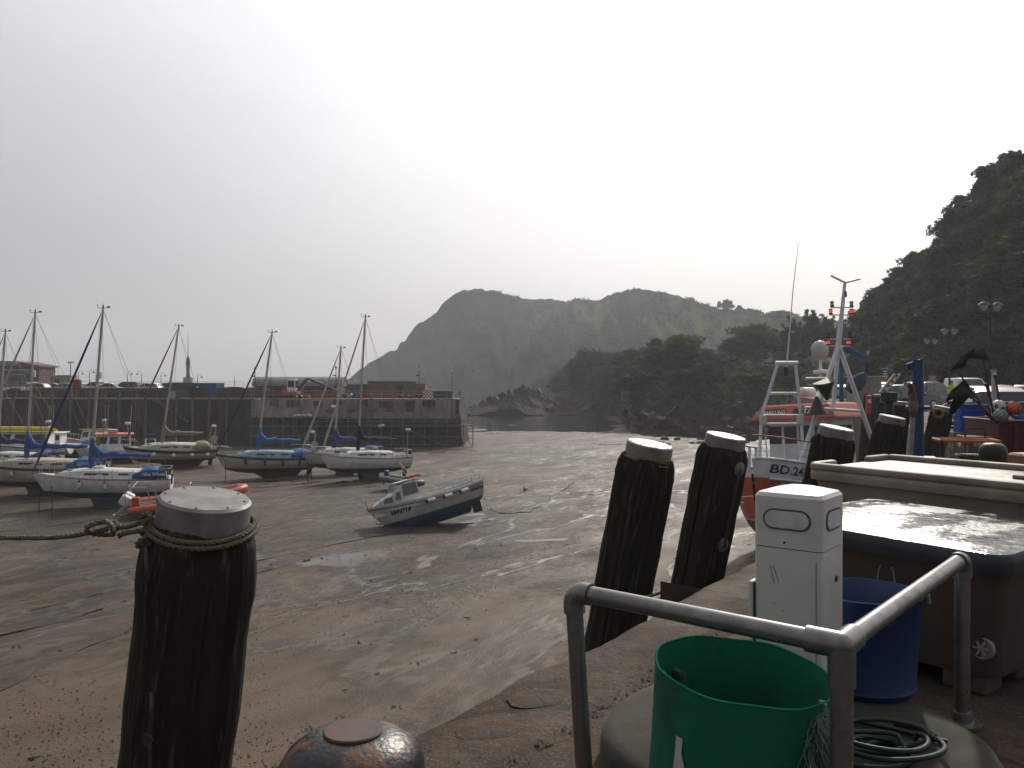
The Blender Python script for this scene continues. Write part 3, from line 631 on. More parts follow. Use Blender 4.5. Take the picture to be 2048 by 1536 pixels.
for x0, z0, x1, z1 in ((-27, -2.4, -24.5, -4.4), (-25, -4.8, -22.0, -2.8), (-13, -3.2, -7.6, -5.6), (-19.8, -4.9, -17.3, -3.3), (-29, -5.6, -26.3, -3.4)):
    MB().tube([(x0, sy_(x0) - .12, z0), (x1, sy_(x1) - .12, z1)], .028, 6).build('brace', GALV, sc, 40)
PLK = mm('scaffold_plank', (.17, .105, .06), .85, c2=(.10, .065, .04), scale=1.5, stretch=(.4, 4, 4))
for x0, x1, z in ((-31, -27.9, -2.33), (-26.8, -23.7, -2.33), (-23.6, -20.5, -2.3), (-20.4, -17, -2.33), (-17.6, -14, -3.2), (-13.9, -10.4, -3.18), (-10.3, -6.8, -3.2), (-6.7, -4.4, -3.16), (-24, -19, -.22), (-18.9, -14, -.2), (-13.8, -9, -.22)):
    for k in range(4):
        y = sy_((x0 + x1) / 2) + .15 + k * .27; MB().box(((x0 + x1) / 2, y, z), (x1 - x0, .24, .07), -.059).build('plank', PLK, sc, 0)
# stair tower at the outer end
for x in (-5.6, -4.5):
    for dy in (-.7, .6): MB().tube([(x, sy_(-5) + dy, -6), (x, sy_(-5) + dy, -2.6)], .03, 6).build('standard', GALV, sc, 40)
for z in (-5.6, -4.6, -3.5): MB().tube([(-5.6, sy_(-5) - .7, z), (-4.4, sy_(-5) - .7, z)], .028, 6).build('ledger', GALV, sc, 40)
MB().tube([(-5.6, sy_(-5) - .72, -3.4), (-4.5, sy_(-5) - .72, -5.9)], .028, 6).build('brace', GALV, sc, 40)

def bags(name, label, cat, px_, py, d, w, n, m, hh=.35):
    t = thing(name, label, cat, at(px_, py, d)); r = random.Random(int(px_))
    for k in range(n):
        mb = MB().sphere((0, 0, 0), .3, 10, sc=(r.uniform(1, 1.6), .9, r.uniform(.45, .75))); mb.v = [(x + .05 * math.sin(9 * y + 7 * z + k), y, z + .05 * math.sin(11 * x + k)) for x, y, z in mb.v]
        mb.build('sack', m, t, 180, loc=((k - (n - 1) / 2) * w / n, r.uniform(-.1, .1), hh * .6))
bags('rubble_bags', 'white rubble sacks lying on the scaffold platform', 'sacks', 606, 835, 95.6, 2.2, 3, OFFW)
bags('rubble_bags', 'crumpled white sheet heap on the lower scaffold planks', 'sacks', 763, 853, 95.7, .9, 1, WHITE, .12)
bags('sand_bags', 'black rubble bags stacked on the pier deck edge', 'sacks', 818, 797, 98.5, 3.0, 4, BLACK, .5)
bags('bulk_bag', 'white bulk bag standing at the pier edge', 'sacks', 700, 798, 98.5, .5, 1, OFFW, .8)

# shelter with barrel roof
SH = at(601, 795, 110); sh_ = thing('shelter', 'long green shelter with a corrugated grey barrel roof on the pier', 'shelter', (SH.x, 110, -.25))
Ls = 178 / FPX * 110; mb = MB()
prof = [(math.cos(a) * 1.9, 1.55 + math.sin(a) * 1.25) for a in np.linspace(0, math.pi, 15)]
for i in range(46):
    x0 = -Ls / 2 + i * Ls / 46
    for (dx, k) in ((0, 1.0), (Ls / 92, 1.028)): pass
rings = [[Vector((-Ls / 2 + i * Ls / 92, y * (1 + .02 * (i % 2)), z + .03 * (i % 2))) for y, z in prof] for i in range(93)]
mb.grid(rings); mb.build('roof', mm('corrugated_sheet', (.21, .20, .185), .6, c2=(.13, .12, .11), scale=1.2), sh_, 30)
MB().box((0, 0, .8), (Ls - .5, 3.2, 1.7)).build('wall', mm('green_boards', (.035, .075, .06), .7, c2=(.02, .045, .038), scale=2), sh_, 0)
for s in (-1, 1):
    mb = MB(); n = len(prof); mb.add([(s * (Ls / 2 - .1), y * .97, z * .99) for y, z in prof], [tuple(range(n)) if s > 0 else tuple(range(n - 1, -1, -1))]); mb.build('gable', mm('gable_grey', (.2, .19, .16), .7), sh_, 0)
for i in range(9): MB().box((-Ls / 2 + .9 + i * (Ls - 1.8) / 8, -1.64, .85), (.09, .08, 1.75)).build('post', mm('green_post', (.04, .09, .07), .6), sh_, 0)
for i in range(4): MB().box((-Ls / 2 + 2 + i * (Ls - 4) / 3, -1.64, .95), (.9, .05, .8)).build('window', GLASS, sh_, 0)

# stone block buildings on the pier end
def stone_block(px0, px1, yt, d, dp, label, m, zb=-.25, step=None):
    x0 = XD(px0, d); x1 = XD(px1, d); zt = ZD(yt, d); t = thing('stone_hut', label, 'hut', ((x0 + x1) / 2, d, zb)); w = x1 - x0; h = zt - zb
    MB().box((0, dp / 2, h / 2), (w, dp, h)).build('wall', m, t, 0, bevel=.05)
    MB().box((0, dp / 2, h + .06), (w + .15, dp + .15, .14)).build('roof', mm('slab', (.13, .12, .105), .85), t, 0, bevel=.03)
    if step: MB().box((w * .18, -.03, h * .42), (.9, .1, h * .8)).build('door', mm('dark_door', (.03, .045, .04), .6), t, 0)
    return t
HUTM = mm('hut_stone', (.15, .135, .115), .85, c2=(.085, .075, .065), scale=.9, bump=.6, bscale=5)
stone_block(736, 832, 764, 112, 6, 'flat roofed stone building with a green door at the pier end', HUTM, step=True)
stone_block(828, 850, 769, 111, 4, 'low stone annexe at the right end of the flat roofed building', HUTM)
stone_block(682, 736, 770, 116, 3, 'plain wall length between the shelter and the stone building', HUTM)
stone_block(862, 903, 783, 99.5, 4, 'squat stone block on the outermost corner of the pier', mm('weed_stone', (.09, .08, .06), .85, c2=(.05, .048, .035), scale=1.2, bump=.6))
# red barriers in front of the shelter
for i in range(17):
    x = XD(528, 104) + i * 1.28; t = thing('safety_barrier', 'red plastic safety barrier in the row along the pier works', 'barrier', (x, 104, -.25), random.uniform(-.08, .08), 'red barriers along the pier works')
    mb = MB()
    for z in (.12, .4, .68, .95): mb.box((0, 0, z), (1.2, .05, .1))
    for k in range(6): mb.box((-.57 + k * .228, .004, .55), (.05, .045, .9))
    mb.build('panel', mm('barrier_red', (.30, .035, .025), .5), t, 0); mb = MB().box((-.45, 0, .03), (.12, .5, .06)).box((.45, 0, .03), (.12, .5, .06)); mb.build('foot', BLACK, t, 0)
t = thing('safety_barrier', 'chequered red and white warning panel at the pier corner', 'barrier', at(856, 797, 99)); q = MB()
MB().box((0, 0, .55), (1.2, .05, 1.0)).build('panel', WHITE, t, 0)
for i in range(6):
    for j in range(5):
        if (i + j) % 2 == 0: q.box((-.5 + i * .2, -.03, .15 + j * .2), (.19, .012, .19))
q.build('chequers', REDP, t, 0)
# excavator
EX = at(583, 797, 102); t = thing('excavator', 'small excavator with white cab and blue folded boom on the pier', 'excavator', (EX.x, 102, -.25), R(-8))
mb = MB()
for s in (-1, 1):
    pr = [(1.1 * math.cos(a) * (1 if abs(math.cos(a)) > .3 else 1), .28 * math.sin(a)) for a in np.linspace(0, 2 * math.pi, 18, endpoint=False)]
    mb.loft([[Vector((x, s * .75 + k, z + .3)) for x, z in pr] for k in (-.18, .18)])
mb.build('track', BLACK, t, 40)
MB().box((0, 0, .72), (1.9, 1.6, .35)).box((-.6, .2, 1.1), (.9, 1.1, .55)).build('body', REDP, t, 0, bevel=.06)
cab = MB().box((.25, -.35, 1.65), (1.05, .85, 1.55)).build('cab', WHITE, t, 0, bevel=.07)
MB().box((.25, -.79, 1.85), (.8, .03, .8)).build('window', GLASS, cab, 0); MB().box((.79, -.35, 1.85), (.03, .65, .9)).build('window', GLASS, cab, 0)
BLUM = mm('machine_blue', (.012, .03, .13), .45)
MB().bar((.7, .3, 1.0), (1.9, .3, 2.55), .2, .28).bar((1.9, .3, 2.55), (4.9, .3, 1.35), .18, .24).build('boom', BLUM, t, 0, bevel=.02)
MB().bar((4.9, .3, 1.4), (6.6, .3, .55), .16, .2).build('dipper_arm', BLUM, t, 0, bevel=.02)
MB().tube([(1.0, .3, 1.2), (2.2, .3, 2.2)], .05, 6).tube([(2.4, .3, 2.55), (4.0, .3, 1.95)], .05, 6).build('ram', CHROME, t, 40)
MB().prism([(0, 0), (.55, -.1), (.6, -.45), (.2, -.6), (-.1, -.4)], -.25, .25, M=Matrix.Translation((6.5, .3, .7)) @ Matrix.Rotation(R(90), 4, 'X')).build('bucket', BLACK, t, 0)
t = thing('ladder', 'short aluminium ladder standing up behind the excavator', 'ladder', at(602, 790, 104)); mb = MB()
mb.tube([(-.25, 0, -.6), (-.15, .3, 2.1)], .03, 6).tube([(.25, 0, -.6), (.35, .3, 2.1)], .03, 6); mb.build('stile', ALU, t, 40)
for k in range(8): MB().tube([(-.24 + k * .012, .04 * k, -.3 + k * .31), (.26 + k * .012, .04 * k, -.3 + k * .31)], .02, 6).build('rung', ALU, t, 40)
t = thing('warning_sign', 'white site notice board fixed beside the works', 'sign', at(680, 788, 103)); MB().box((0, 0, .6), (.85, .04, .55)).build('board', OFFW, t, 0); MB().tube([(-.3, .05, -.4), (-.3, .05, .8)], .03, 6).tube([(.3, .05, -.4), (.3, .05, .8)], .03, 6).build('leg', GALV, t, 40)
mb = MB()
for k in range(3): mb.box((0, -.03, .45 + k * .14), (.6, .01, .06))
mb.build('lettering', BLACK, t, 0)
for px_, py, c_, lb in ((617, 794, (.35, .22, .03), 'yellow plastic tub on the pier deck by the barriers'), (743, 790, (.02, .15, .13), 'turquoise tarpaulin covered drum near the stone building'), (710, 787, (.02, .05, .22), 'blue tarpaulin bundle on the pier deck')):
    t = thing('drum', lb, 'drum', at(px_, py, 103)); MB().lathe([(.001, -.6), (.3, -.6), (.34, -.2), (.33, .05), (.36, .08), (.36, .12), (.001, .12)], 14).build('body', plain(c_, .6), t, 50); MB().lathe([(.001, .12), (.3, .12), (.28, .17), (.001, .19)], 14).build('lid', plain(tuple(k * .8 for k in c_), .6), t, 50)
# pole and green navigation mark at the pier end
t = thing('pole', 'tall dark pole standing at the corner of the pier end', 'pole', (XD(904, 97), 97, -.3)); MB().tube([(0, 0, -3.4), (0, 0, ZD(743, 97) + .3)], [.07, .05], 8).build('shaft', WIRE, t, 40); MB().sphere((0, 0, ZD(743, 97) + .35), .09, 8).build('cap', WHITE, t, 180); MB().box((0, 0, ZD(768, 97) + .3), (.22, .1, .12)).build('bracket', WIRE, t, 0)
t = thing('navigation_mark', 'slim post with a green conical top mark off the pier end', 'mark', (XD(920, 100), 100, -6)); zt = ZD(780, 100) + 6
MB().tube([(0, 0, 0), (-.03, 0, zt)], .04, 6).build('post', WIRE, t, 40); MB().lathe([(.22, zt - .5), (.02, zt + .1), (.001, zt + .1)], 10).build('top_mark', plain((.02, .12, .08), .5), t, 40)

# containers
def container(px0, px1, yt, d, label, c, rz, ln=3.0, w=2.2):
    h = 2.35; x = (XD(px0, d) + XD(px1, d)) / 2; t = thing('shipping_container', label, 'container', (x, d, ZD(yt, d) - h), rz)
    m = plain(c, .5, grime=.3); mb = MB()
    n = int(ln / .14)
    for s in (-1, 1):
        pts = [(-ln / 2 + i * ln / n, s * (w / 2 - (.035 if (i // 1) % 2 else 0))) for i in range(n + 1)]
        mb.grid([[Vector((x_, y_, z)) for x_, y_ in (pts if s < 0 else pts[::-1])] for z in (0.1, h - .1)])
    mb.box((ln / 2, 0, h / 2), (.04, w, h - .1)); mb.box((-ln / 2, 0, h / 2), (.04, w, h - .1))
    mb.build('side_panel', m, t, 0)
    MB().box((0, 0, h - .06), (ln + .04, w + .04, .14)).build('roof', m, t, 0, bevel=.02); MB().box((0, 0, .07), (ln + .04, w + .04, .15)).build('base', m, t, 0, bevel=.02)
    for a in (-1, 1):
        for b in (-1, 1): MB().box((a * ln / 2, b * w / 2, h / 2), (.12, .12, h)).build('corner_post', m, t, 0, bevel=.02)
    return t
c1 = container(341, 381, 765, 102.8, 'dark grey green site container next to the blue one', (.055, .075, .075), R(-38), 2.3, 1.9)
c2 = container(388, 444, 766, 103.2, 'bright blue site container on the pier below the statue', (.014, .075, .24), R(-14), 3.3, 1.6)
MB().box((-.9, -.83, 1.5), (.55, .02, .35)).prism([(-.25, 0), (.25, 0), (0, .22)], -.01, .01, M=Matrix.Translation((-.9, -.83, 1.75)) @ Matrix.Rotation(R(90), 4, 'X')).build('emblem', WHITE, c2, 0)
MB().box((-.6, -.98, 1.2), (.4, .02, .2)).build('emblem', WHITE, c1, 0)
t = thing('notice_board', 'pale blue notice panel at the foot of the grey container', 'sign', at(344, 796, 99.6)); MB().box((0, 0, .3), (.75, .05, 1.05)).build('board', plain((.35, .40, .48), .5), t, 0); MB().box((0, 0, .86), (.82, .08, .07)).build('frame', GALV, t, 0)
t = thing('notice_board', 'small white notice on the upper wall', 'sign', at(290, 786, 103)); MB().box((0, 0, 0), (.45, .05, .28)).build('board', WHITE, t, 0); MB().box((0, 0, .16), (.5, .07, .04)).build('frame', GALV, t, 0)
t = thing('bench', 'dark bench against the upper wall on the walkway', 'bench', at(262, 797, 101)); MB().box((0, 0, .42), (1.6, .4, .06)).build('seat', BLACK, t, 0); MB().box((0, .2, .7), (1.6, .05, .4)).build('backrest', BLACK, t, 0); MB().box((-.7, 0, .2), (.06, .4, .42)).build('leg', BLACK, t, 0); MB().box((.7, 0, .2), (.06, .4, .42)).build('leg', BLACK, t, 0)
# red round cabinet
t = thing('round_kiosk', 'round dark red ribbed drum shaped kiosk on the upper level', 'kiosk', (XD(154.5, 106), 106, .0)); mb = MB()
pr = [(.001, 0)] + [(.52 + .025 * (k % 2), k * .16) for k in range(13)] + [(.55, 2.08), (.42, 2.2), (.001, 2.26)]
mb.lathe(pr, 18); mb.build('body', mm('kiosk_red', (.22, .025, .02), .5), t, 40); MB().lathe([(.57, 2.0), (.6, 2.05), (.57, 2.1)], 18).build('rim', mm('kiosk_red', (.2, .02, .02)), t, 40)
# drums and net bins at left
for k, px_ in enumerate((46, 58)):
    t = thing('white_drum', ('left', 'right')[k] + ' of the two white drums on the upper wall at far left', 'drum', at(px_, 781, 103.5)); MB().lathe([(.001, 0), (.25, 0), (.26, .2), (.24, .22), (.26, .25), (.26, .45), (.001, .47)], 14).build('body', WHITE, t, 50); MB().lathe([(.2, .47), (.27, .48), (.27, .52), (.001, .52)], 14).build('lid', OFFW, t, 50)
# tackle hut with teal sign
t = thing('brick_hut', 'flat roofed brick harbour hut with a teal sign', 'building', (XD(22, 165), 165, 1.0)); BRK = mm('brick', (.13, .06, .045), .85, c2=(.09, .05, .04), scale=1.5, stretch=(1, 1, 3))
MB().box((0, 3, 2.2), (11.0, 6, 4.4)).build('wall', BRK, t, 0); MB().box((-3, 2.5, 4.7), (9, 7, .9)).build('parapet', mm('hut_stone2', (.26, .23, .18), .85), t, 0, bevel=.05)
MB().prism([(-1.0, 0), (5.8, 0), (5.8, .25), (1.0, 1.2), (-1.0, 1.0)], -7, 0.2, M=Matrix.Translation((0, 0, 4.0)) @ Matrix.Rotation(R(90), 4, 'X')).build('roof', mm('hut_roof', (.14, .09, .07), .8), t, 0)
MB().box((4.0, -.06, 2.9), (2.6, .08, .8)).build('sign_board', plain((.02, .20, .19), .5), t, 0); MB().box((1.5, -.06, 3.4), (6.5, .1, .12)).box((1.2, -.06, 2.55), (2.2, .1, .12)).build('fascia', WHITE, t, 0)
for x in (-3.6, -1.4, .7, 3.0): MB().box((x, -.05, 1.5), (.9, .06, 1.1)).build('window', GLASS, t, 0)
t = thing('chimney', 'thin dark brick chimney stack behind the harbour hut', 'chimney', (XD(29.5, 178), 178, 1.0)); MB().tube([(0, 0, 0), (0, 0, ZD(722, 178) - 1)], [.22, .17], 8).build('stack', BRK, t, 40); MB().lathe([(.2, ZD(722, 178) - 1.1), (.26, ZD(722, 178) - 1), (.2, ZD(722, 178) - .9), (.001, ZD(722, 178) - .9)], 8).build('pot', BRK, t, 40)
t = thing('site_hut', 'cream flat roofed cabin among the parked cars on the pier', 'cabin', (XD(128, 150), 150, .9)); MB().box((0, 0, 1.1), (3.6, 2.4, 2.2)).build('wall', mm('cabin_cream', (.30, .26, .17), .7), t, 0, bevel=.03); MB().box((0, 0, 2.25), (3.8, 2.6, .12)).build('roof', OFFW, t, 0); MB().box((-.6, -1.22, 1.3), (.8, .04, .7)).build('window', GLASS, t, 0)

# gooseneck lamps along the pier
def goose(px_, yt, d, zb, k, label):
    h = ZD(yt, d) - zb; t = thing('lamp_post', label, 'street lamp', (XD(px_, d), d, zb)); s = k
    MB().tube([(0, 0, 0), (0, 0, .9), (0, 0, h - .45)], [.09, .07, .045], 8).build('pole', WIRE, t, 40)
    MB().tube([(s * (.38 - .38 * math.cos(a)), 0, h - .45 + .38 * math.sin(a)) for a in np.linspace(0, math.pi * .92, 10)], .03, 6).build('arm', WIRE, t, 40)
    MB().lathe([(.03, h - .38), (.1, h - .5), (.26, h - .68), (.24, h - .7), (.001, h - .62)], 12, c=(s * .76, 0, 0)).build('lamp_shade', BLACK, t, 40)
    if px_ in (282, 327, 396): MB().sphere((-s * .14, 0, h * .55), .13, 8).build('camera_dome', BLACK, t, 180)
for px_, yt, d, k, lb in ((15, 734, 160, 1, 'gooseneck lamp post rising in front of the brick hut roof'), (80, 738, 150, 1, 'short gooseneck lamp post just right of the second mast'), (93, 742, 156, 1, 'gooseneck lamp post left of its taller twin near the cream cabin'), (101, 736, 150, 1, 'taller gooseneck lamp post left of the cream cabin'), (157, 741, 150, 1, 'gooseneck lamp post right above the red kiosk'), (179, 738, 147, 1, 'gooseneck lamp post just left of the tallest left mast'), (255, 742, 150, 1, 'gooseneck lamp post left of the pier parking middle'), (283, 742, 152, -1, 'lamp post facing left with a dome camera'), (322, 745, 152, 1, 'lamp post with a dome camera left of the statue'), (395, 748, 152, 1, 'gooseneck lamp post right of the statue'),): goose(px_, yt, d, .9, k, lb)
t = thing('lamp_mast', 'tall lighting mast with four lamps at the left of the pier', 'street lamp', (XD(141, 150), 150, .9)); h = ZD(722, 150) - .9
MB().tube([(0, 0, 0), (0, 0, h)], [.12, .06], 8).build('pole', WIRE, t, 40); MB().tube([(-.5, 0, h - .25), (0, 0, h - .45), (.5, 0, h - .25)], .03, 6).tube([(0, -.5, h - .25), (0, 0, h - .45), (0, .5, h - .25)], .03, 6).build('arm', WIRE, t, 40)
for a, b in ((-.5, 0), (.5, 0), (0, -.5), (0, .5)): MB().lathe([(.03, .1), (.2, -.08), (.001, -.1)], 10, c=(a, b, h - .2)).build('lamp_shade', BLACK, t, 40)
def lantern(px_, yt, d, label, zb=-.25):
    h = ZD(yt, d) - zb; t = thing('lamp_post', label, 'street lamp', (XD(px_, d), d, zb)); MB().tube([(0, 0, 0), (0, 0, .8), (0, 0, .82), (0, 0, h - .5)], [.1, .1, .06, .04], 8).build('pole', BLACK, t, 40)
    l = MB().lathe([(.04, h - .5), (.15, h - .12), (.001, h - .12)], 8).build('lantern', mm('lamp_glass', (.55, .55, .52), .2, grime=.1), t, 30); MB().lathe([(.19, h - .12), (.06, h + .02), (.02, h + .12), (.001, h + .12)], 8).build('lantern_cap', BLACK, l, 30)
    MB().box((-.2, 0, h * .72), (.34, .2, .16)).build('floodlight', BLACK, t, 0)
lantern(510, 735, 106, 'black lantern post at the left end of the shelter'); lantern(672, 733, 106, 'black lantern post at the right end of the shelter'); lantern(838, 733, 104, 'black lantern post rising behind the stone building')

# tall dark monument far out on the pier (plain stand-in)
t = thing('monument', 'tall slim dark bronze monument far out on the pier', 'monument', (XD(376, 300), 300, 0)); zt = ZD(712, 300); zs = ZD(664, 300)
MB().box((0, 0, 2), (2.6, 2.6, 4)).build('plinth', CONC, t, 0, bevel=.1)
BRZ = mm('dark_bronze', (.035, .042, .045), .45, .5, grime=.3)
MB().lathe([(.75, 4), (.55, 6), (.72, 8.5), (.80, zt - 2.5), (.6, zt - 1), (.3, zt - .2), (.001, zt)], 14).build('shaft', BRZ, t, 60)
MB().tube([(0, 0, zt - .6), (0, 0, zs)], [.16, .04], 6).build('spike', BRZ, t, 40)
t = thing('radio_mast', 'small cross shaped mast far beyond the pier railing', 'mast', at(469, 775, 170)); MB().tube([(0, 0, -3), (0, 0, 2.3)], .05, 6).build('pole', WIRE, t, 40); MB().tube([(-.5, 0, 1.1), (.5, 0, 1.1)], .03, 6).build('crossarm', WIRE, t, 40)
# festoon cable between lamps
mb = MB()
LP = [(93, 745, 156), (101, 748, 150), (157, 748, 150), (179, 747, 147), (255, 745, 150), (283, 748, 152), (322, 748, 152)]
for (a, b, c), (e, f, g) in zip(LP[:-1], LP[1:]):
    p = at(a, b + 2, c); q = at(e, f + 2, g); mb.tube([p.lerp(q, s) - Vector((0, 0, (1 - (2 * s - 1) ** 2) * .5)) for s in np.linspace(0, 1, 7)], .015, 4)
tag(mb.build('festoon_cable', WIRE, None, 40), 'thin festoon cable sagging between the pier lamp posts', 'cable')

# ------------------------------------------------------------------ boats
class Hull:
    """bow at +x, z = 0 at the waterline; sections between keel line and sheer"""
    def __init__(s, L, B, kz, sm, sb, ss=None, transom=.7, rake=.5, p=2.4, q=.8, mid=.42, bowp=2.1, kp=2.6, bluff=.92):
        s.L, s.B, s.kz, s.sm, s.sb, s.ss, s.tr, s.rake, s.p, s.q, s.mid, s.bowp, s.kp, s.bluff = L, B, kz, sm, sb, ss if ss is not None else sm * 1.03, transom, rake, p, q, mid, bowp, kp, bluff
    def b(s, t):
        if t < s.mid: return s.B / 2 * (s.tr + (1 - s.tr) * math.sin(t / s.mid * math.pi / 2))
        return s.B / 2 * max(0, 1 - ((t - s.mid) / (1 - s.mid)) ** s.bowp) ** s.bluff
    def sheer(s, t): return s.sm + (s.sb - s.sm) * max(0, (t - .3) / .7) ** 1.8 + (s.ss - s.sm) * max(0, (.3 - t) / .3) ** 1.5
    def keel(s, t):
        e = abs(2 * t - .95) / 1.05; return s.kz + (-.02 - s.kz) * min(1, e) ** s.kp + (.15 if t > .97 else 0) * 0
    def y(s, t, z):
        zs = s.sheer(t); k = s.keel(t); u = min(1, max(0, (zs - z) / (zs - k))); return s.b(t) * (1 - u ** s.p) ** s.q
    def x(s, t, z): return -s.L / 2 + s.L * t - s.rake * t ** 5 * (s.sheer(t) - z)
    def t_of(s, x, z):
        t = (x + s.L / 2) / s.L
        for _ in range(6): t = min(1, (x + s.L / 2 + s.rake * t ** 5 * (s.sheer(t) - z)) / s.L)
        return max(0, min(1, t))
    def mesh(s, bands, n=25):
        """bands: list of (z_top or None for sheer, z as function/number of lower edge, material index)"""
        mb = MB(); T = [1 - (1 - i / (n - 1)) ** 1.15 for i in range(n)]; T[-1] = .9995
        lev = []
        for i, t in enumerate(T):
            zs = s.sheer(t); k = s.keel(t); zl = [zs]
            for lo, sub, m in bands:
                z1 = k if lo is None else max(k, (lo(zs) if callable(lo) else lo)); z0 = zl[-1]
                zl += [z0 + (z1 - z0) * (j + 1) / sub for j in range(sub)]
            lev.append(zl)
        mi = [m for lo, sub, m in bands for _ in range(sub)]
        for sd_ in (1, -1):
            P = [[Vector((s.x(t, z), sd_ * s.y(t, z), z)) for z in zl] for t, zl in zip(T, lev)]
            a = len(P); b_ = len(P[0]); o = len(mb.v); mb.v += [tuple(p) for r in P for p in r]
            for i in range(a - 1):
                for j in range(b_ - 1):
                    f = (o + i * b_ + j, o + (i + 1) * b_ + j, o + (i + 1) * b_ + j + 1, o + i * b_ + j + 1)
                    mb.f.append(f if sd_ < 0 else f[::-1]); mb.m.append(mi[j])
        zl = lev[0]; o = len(mb.v)
        for z in zl: mb.v += [(s.x(0, z), s.y(0, z), z), (s.x(0, z), -s.y(0, z), z)]
        for j in range(len(zl) - 1): mb.f.append((o + 2 * j, o + 2 * j + 1, o + 2 * j + 3, o + 2 * j + 2)); mb.m.append(mi[j])
        return mb
    def deck(s, dz=-.04, n=22, camber=.05, t0=.002, t1=.985):
        mb = MB(); rows = []
        for i in range(n):
            t = t0 + (t1 - t0) * i / (n - 1); zs = s.sheer(t) + dz; b = s.b(t) * .985; rows.append([Vector((s.x(t, zs), b * k, zs + camber * (1 - k * k))) for k in (-1, -.6, 0, .6, 1)])
        return mb.grid([r[::-1] for r in rows])
    def edge(s, t, sd_, inset=.06, dz=0): return Vector((s.x(t, s.sheer(t)), sd_ * max(0, s.b(t) - inset), s.sheer(t) + dz))
    def text(s, txt, size, m, parent, xc, zc, side, flip=1, off=.012, shear=0, slope=0):
        def fn(a, b_):
            x = xc + a * (-1 if side > 0 else 1) * flip; z = zc + b_ + a * slope; t = s.t_of(x, z); return Vector((x, side * (s.y(t, z) + off), z))
        return text_obj(txt, size, m, parent, None, fn=fn, shear=shear, off=.006)

def place(t, x, y, z, yaw, trim, heel):
    """yaw of the bow, trim (bow up positive) and heel (to port positive), all in degrees"""
    t.location = (x, y, z); t.rotation_euler = (Matrix.Rotation(R(yaw), 3, 'Z') @ Matrix.Rotation(R(-trim), 3, 'Y') @ Matrix.Rotation(R(-heel), 3, 'X')).to_euler()
def fender(parent, p, m=None, r=.09, h=.42, ball=False):
    mb = MB()
    if ball: mb.sphere((p.x, p.y, p.z - .3), .17, 10)
    else: mb.lathe([(.02, .5 * h + .06), (.05, .5 * h + .03), (r, .5 * h - .06), (r, -.5 * h + .06), (.04, -.5 * h), (.001, -.5 * h)], 10, c=(p.x, p.y, p.z - h * .7))
    f = mb.build('fender', m or WHITE, parent, 50)
    if not ball and m is None: MB().lathe([(.001, h * .5 + .065), (.055, h * .5 + .05), (r + .004, .5 * h - .08), (.001, .5 * h - .09)], 10, c=(p.x, p.y, p.z - h * .7)).lathe([(.001, -h * .5 + .09), (r + .004, -.5 * h + .08), (.05, -.5 * h - .01), (.001, -.5 * h - .012)], 10, c=(p.x, p.y, p.z - h * .7)).build('fender_end', NAVY, f, 50)
    MB().tube([(p.x, p.y, p.z + .35), (p.x, p.y, p.z - .1)], .012, 4).build('lanyard', ROPE, f, 40)

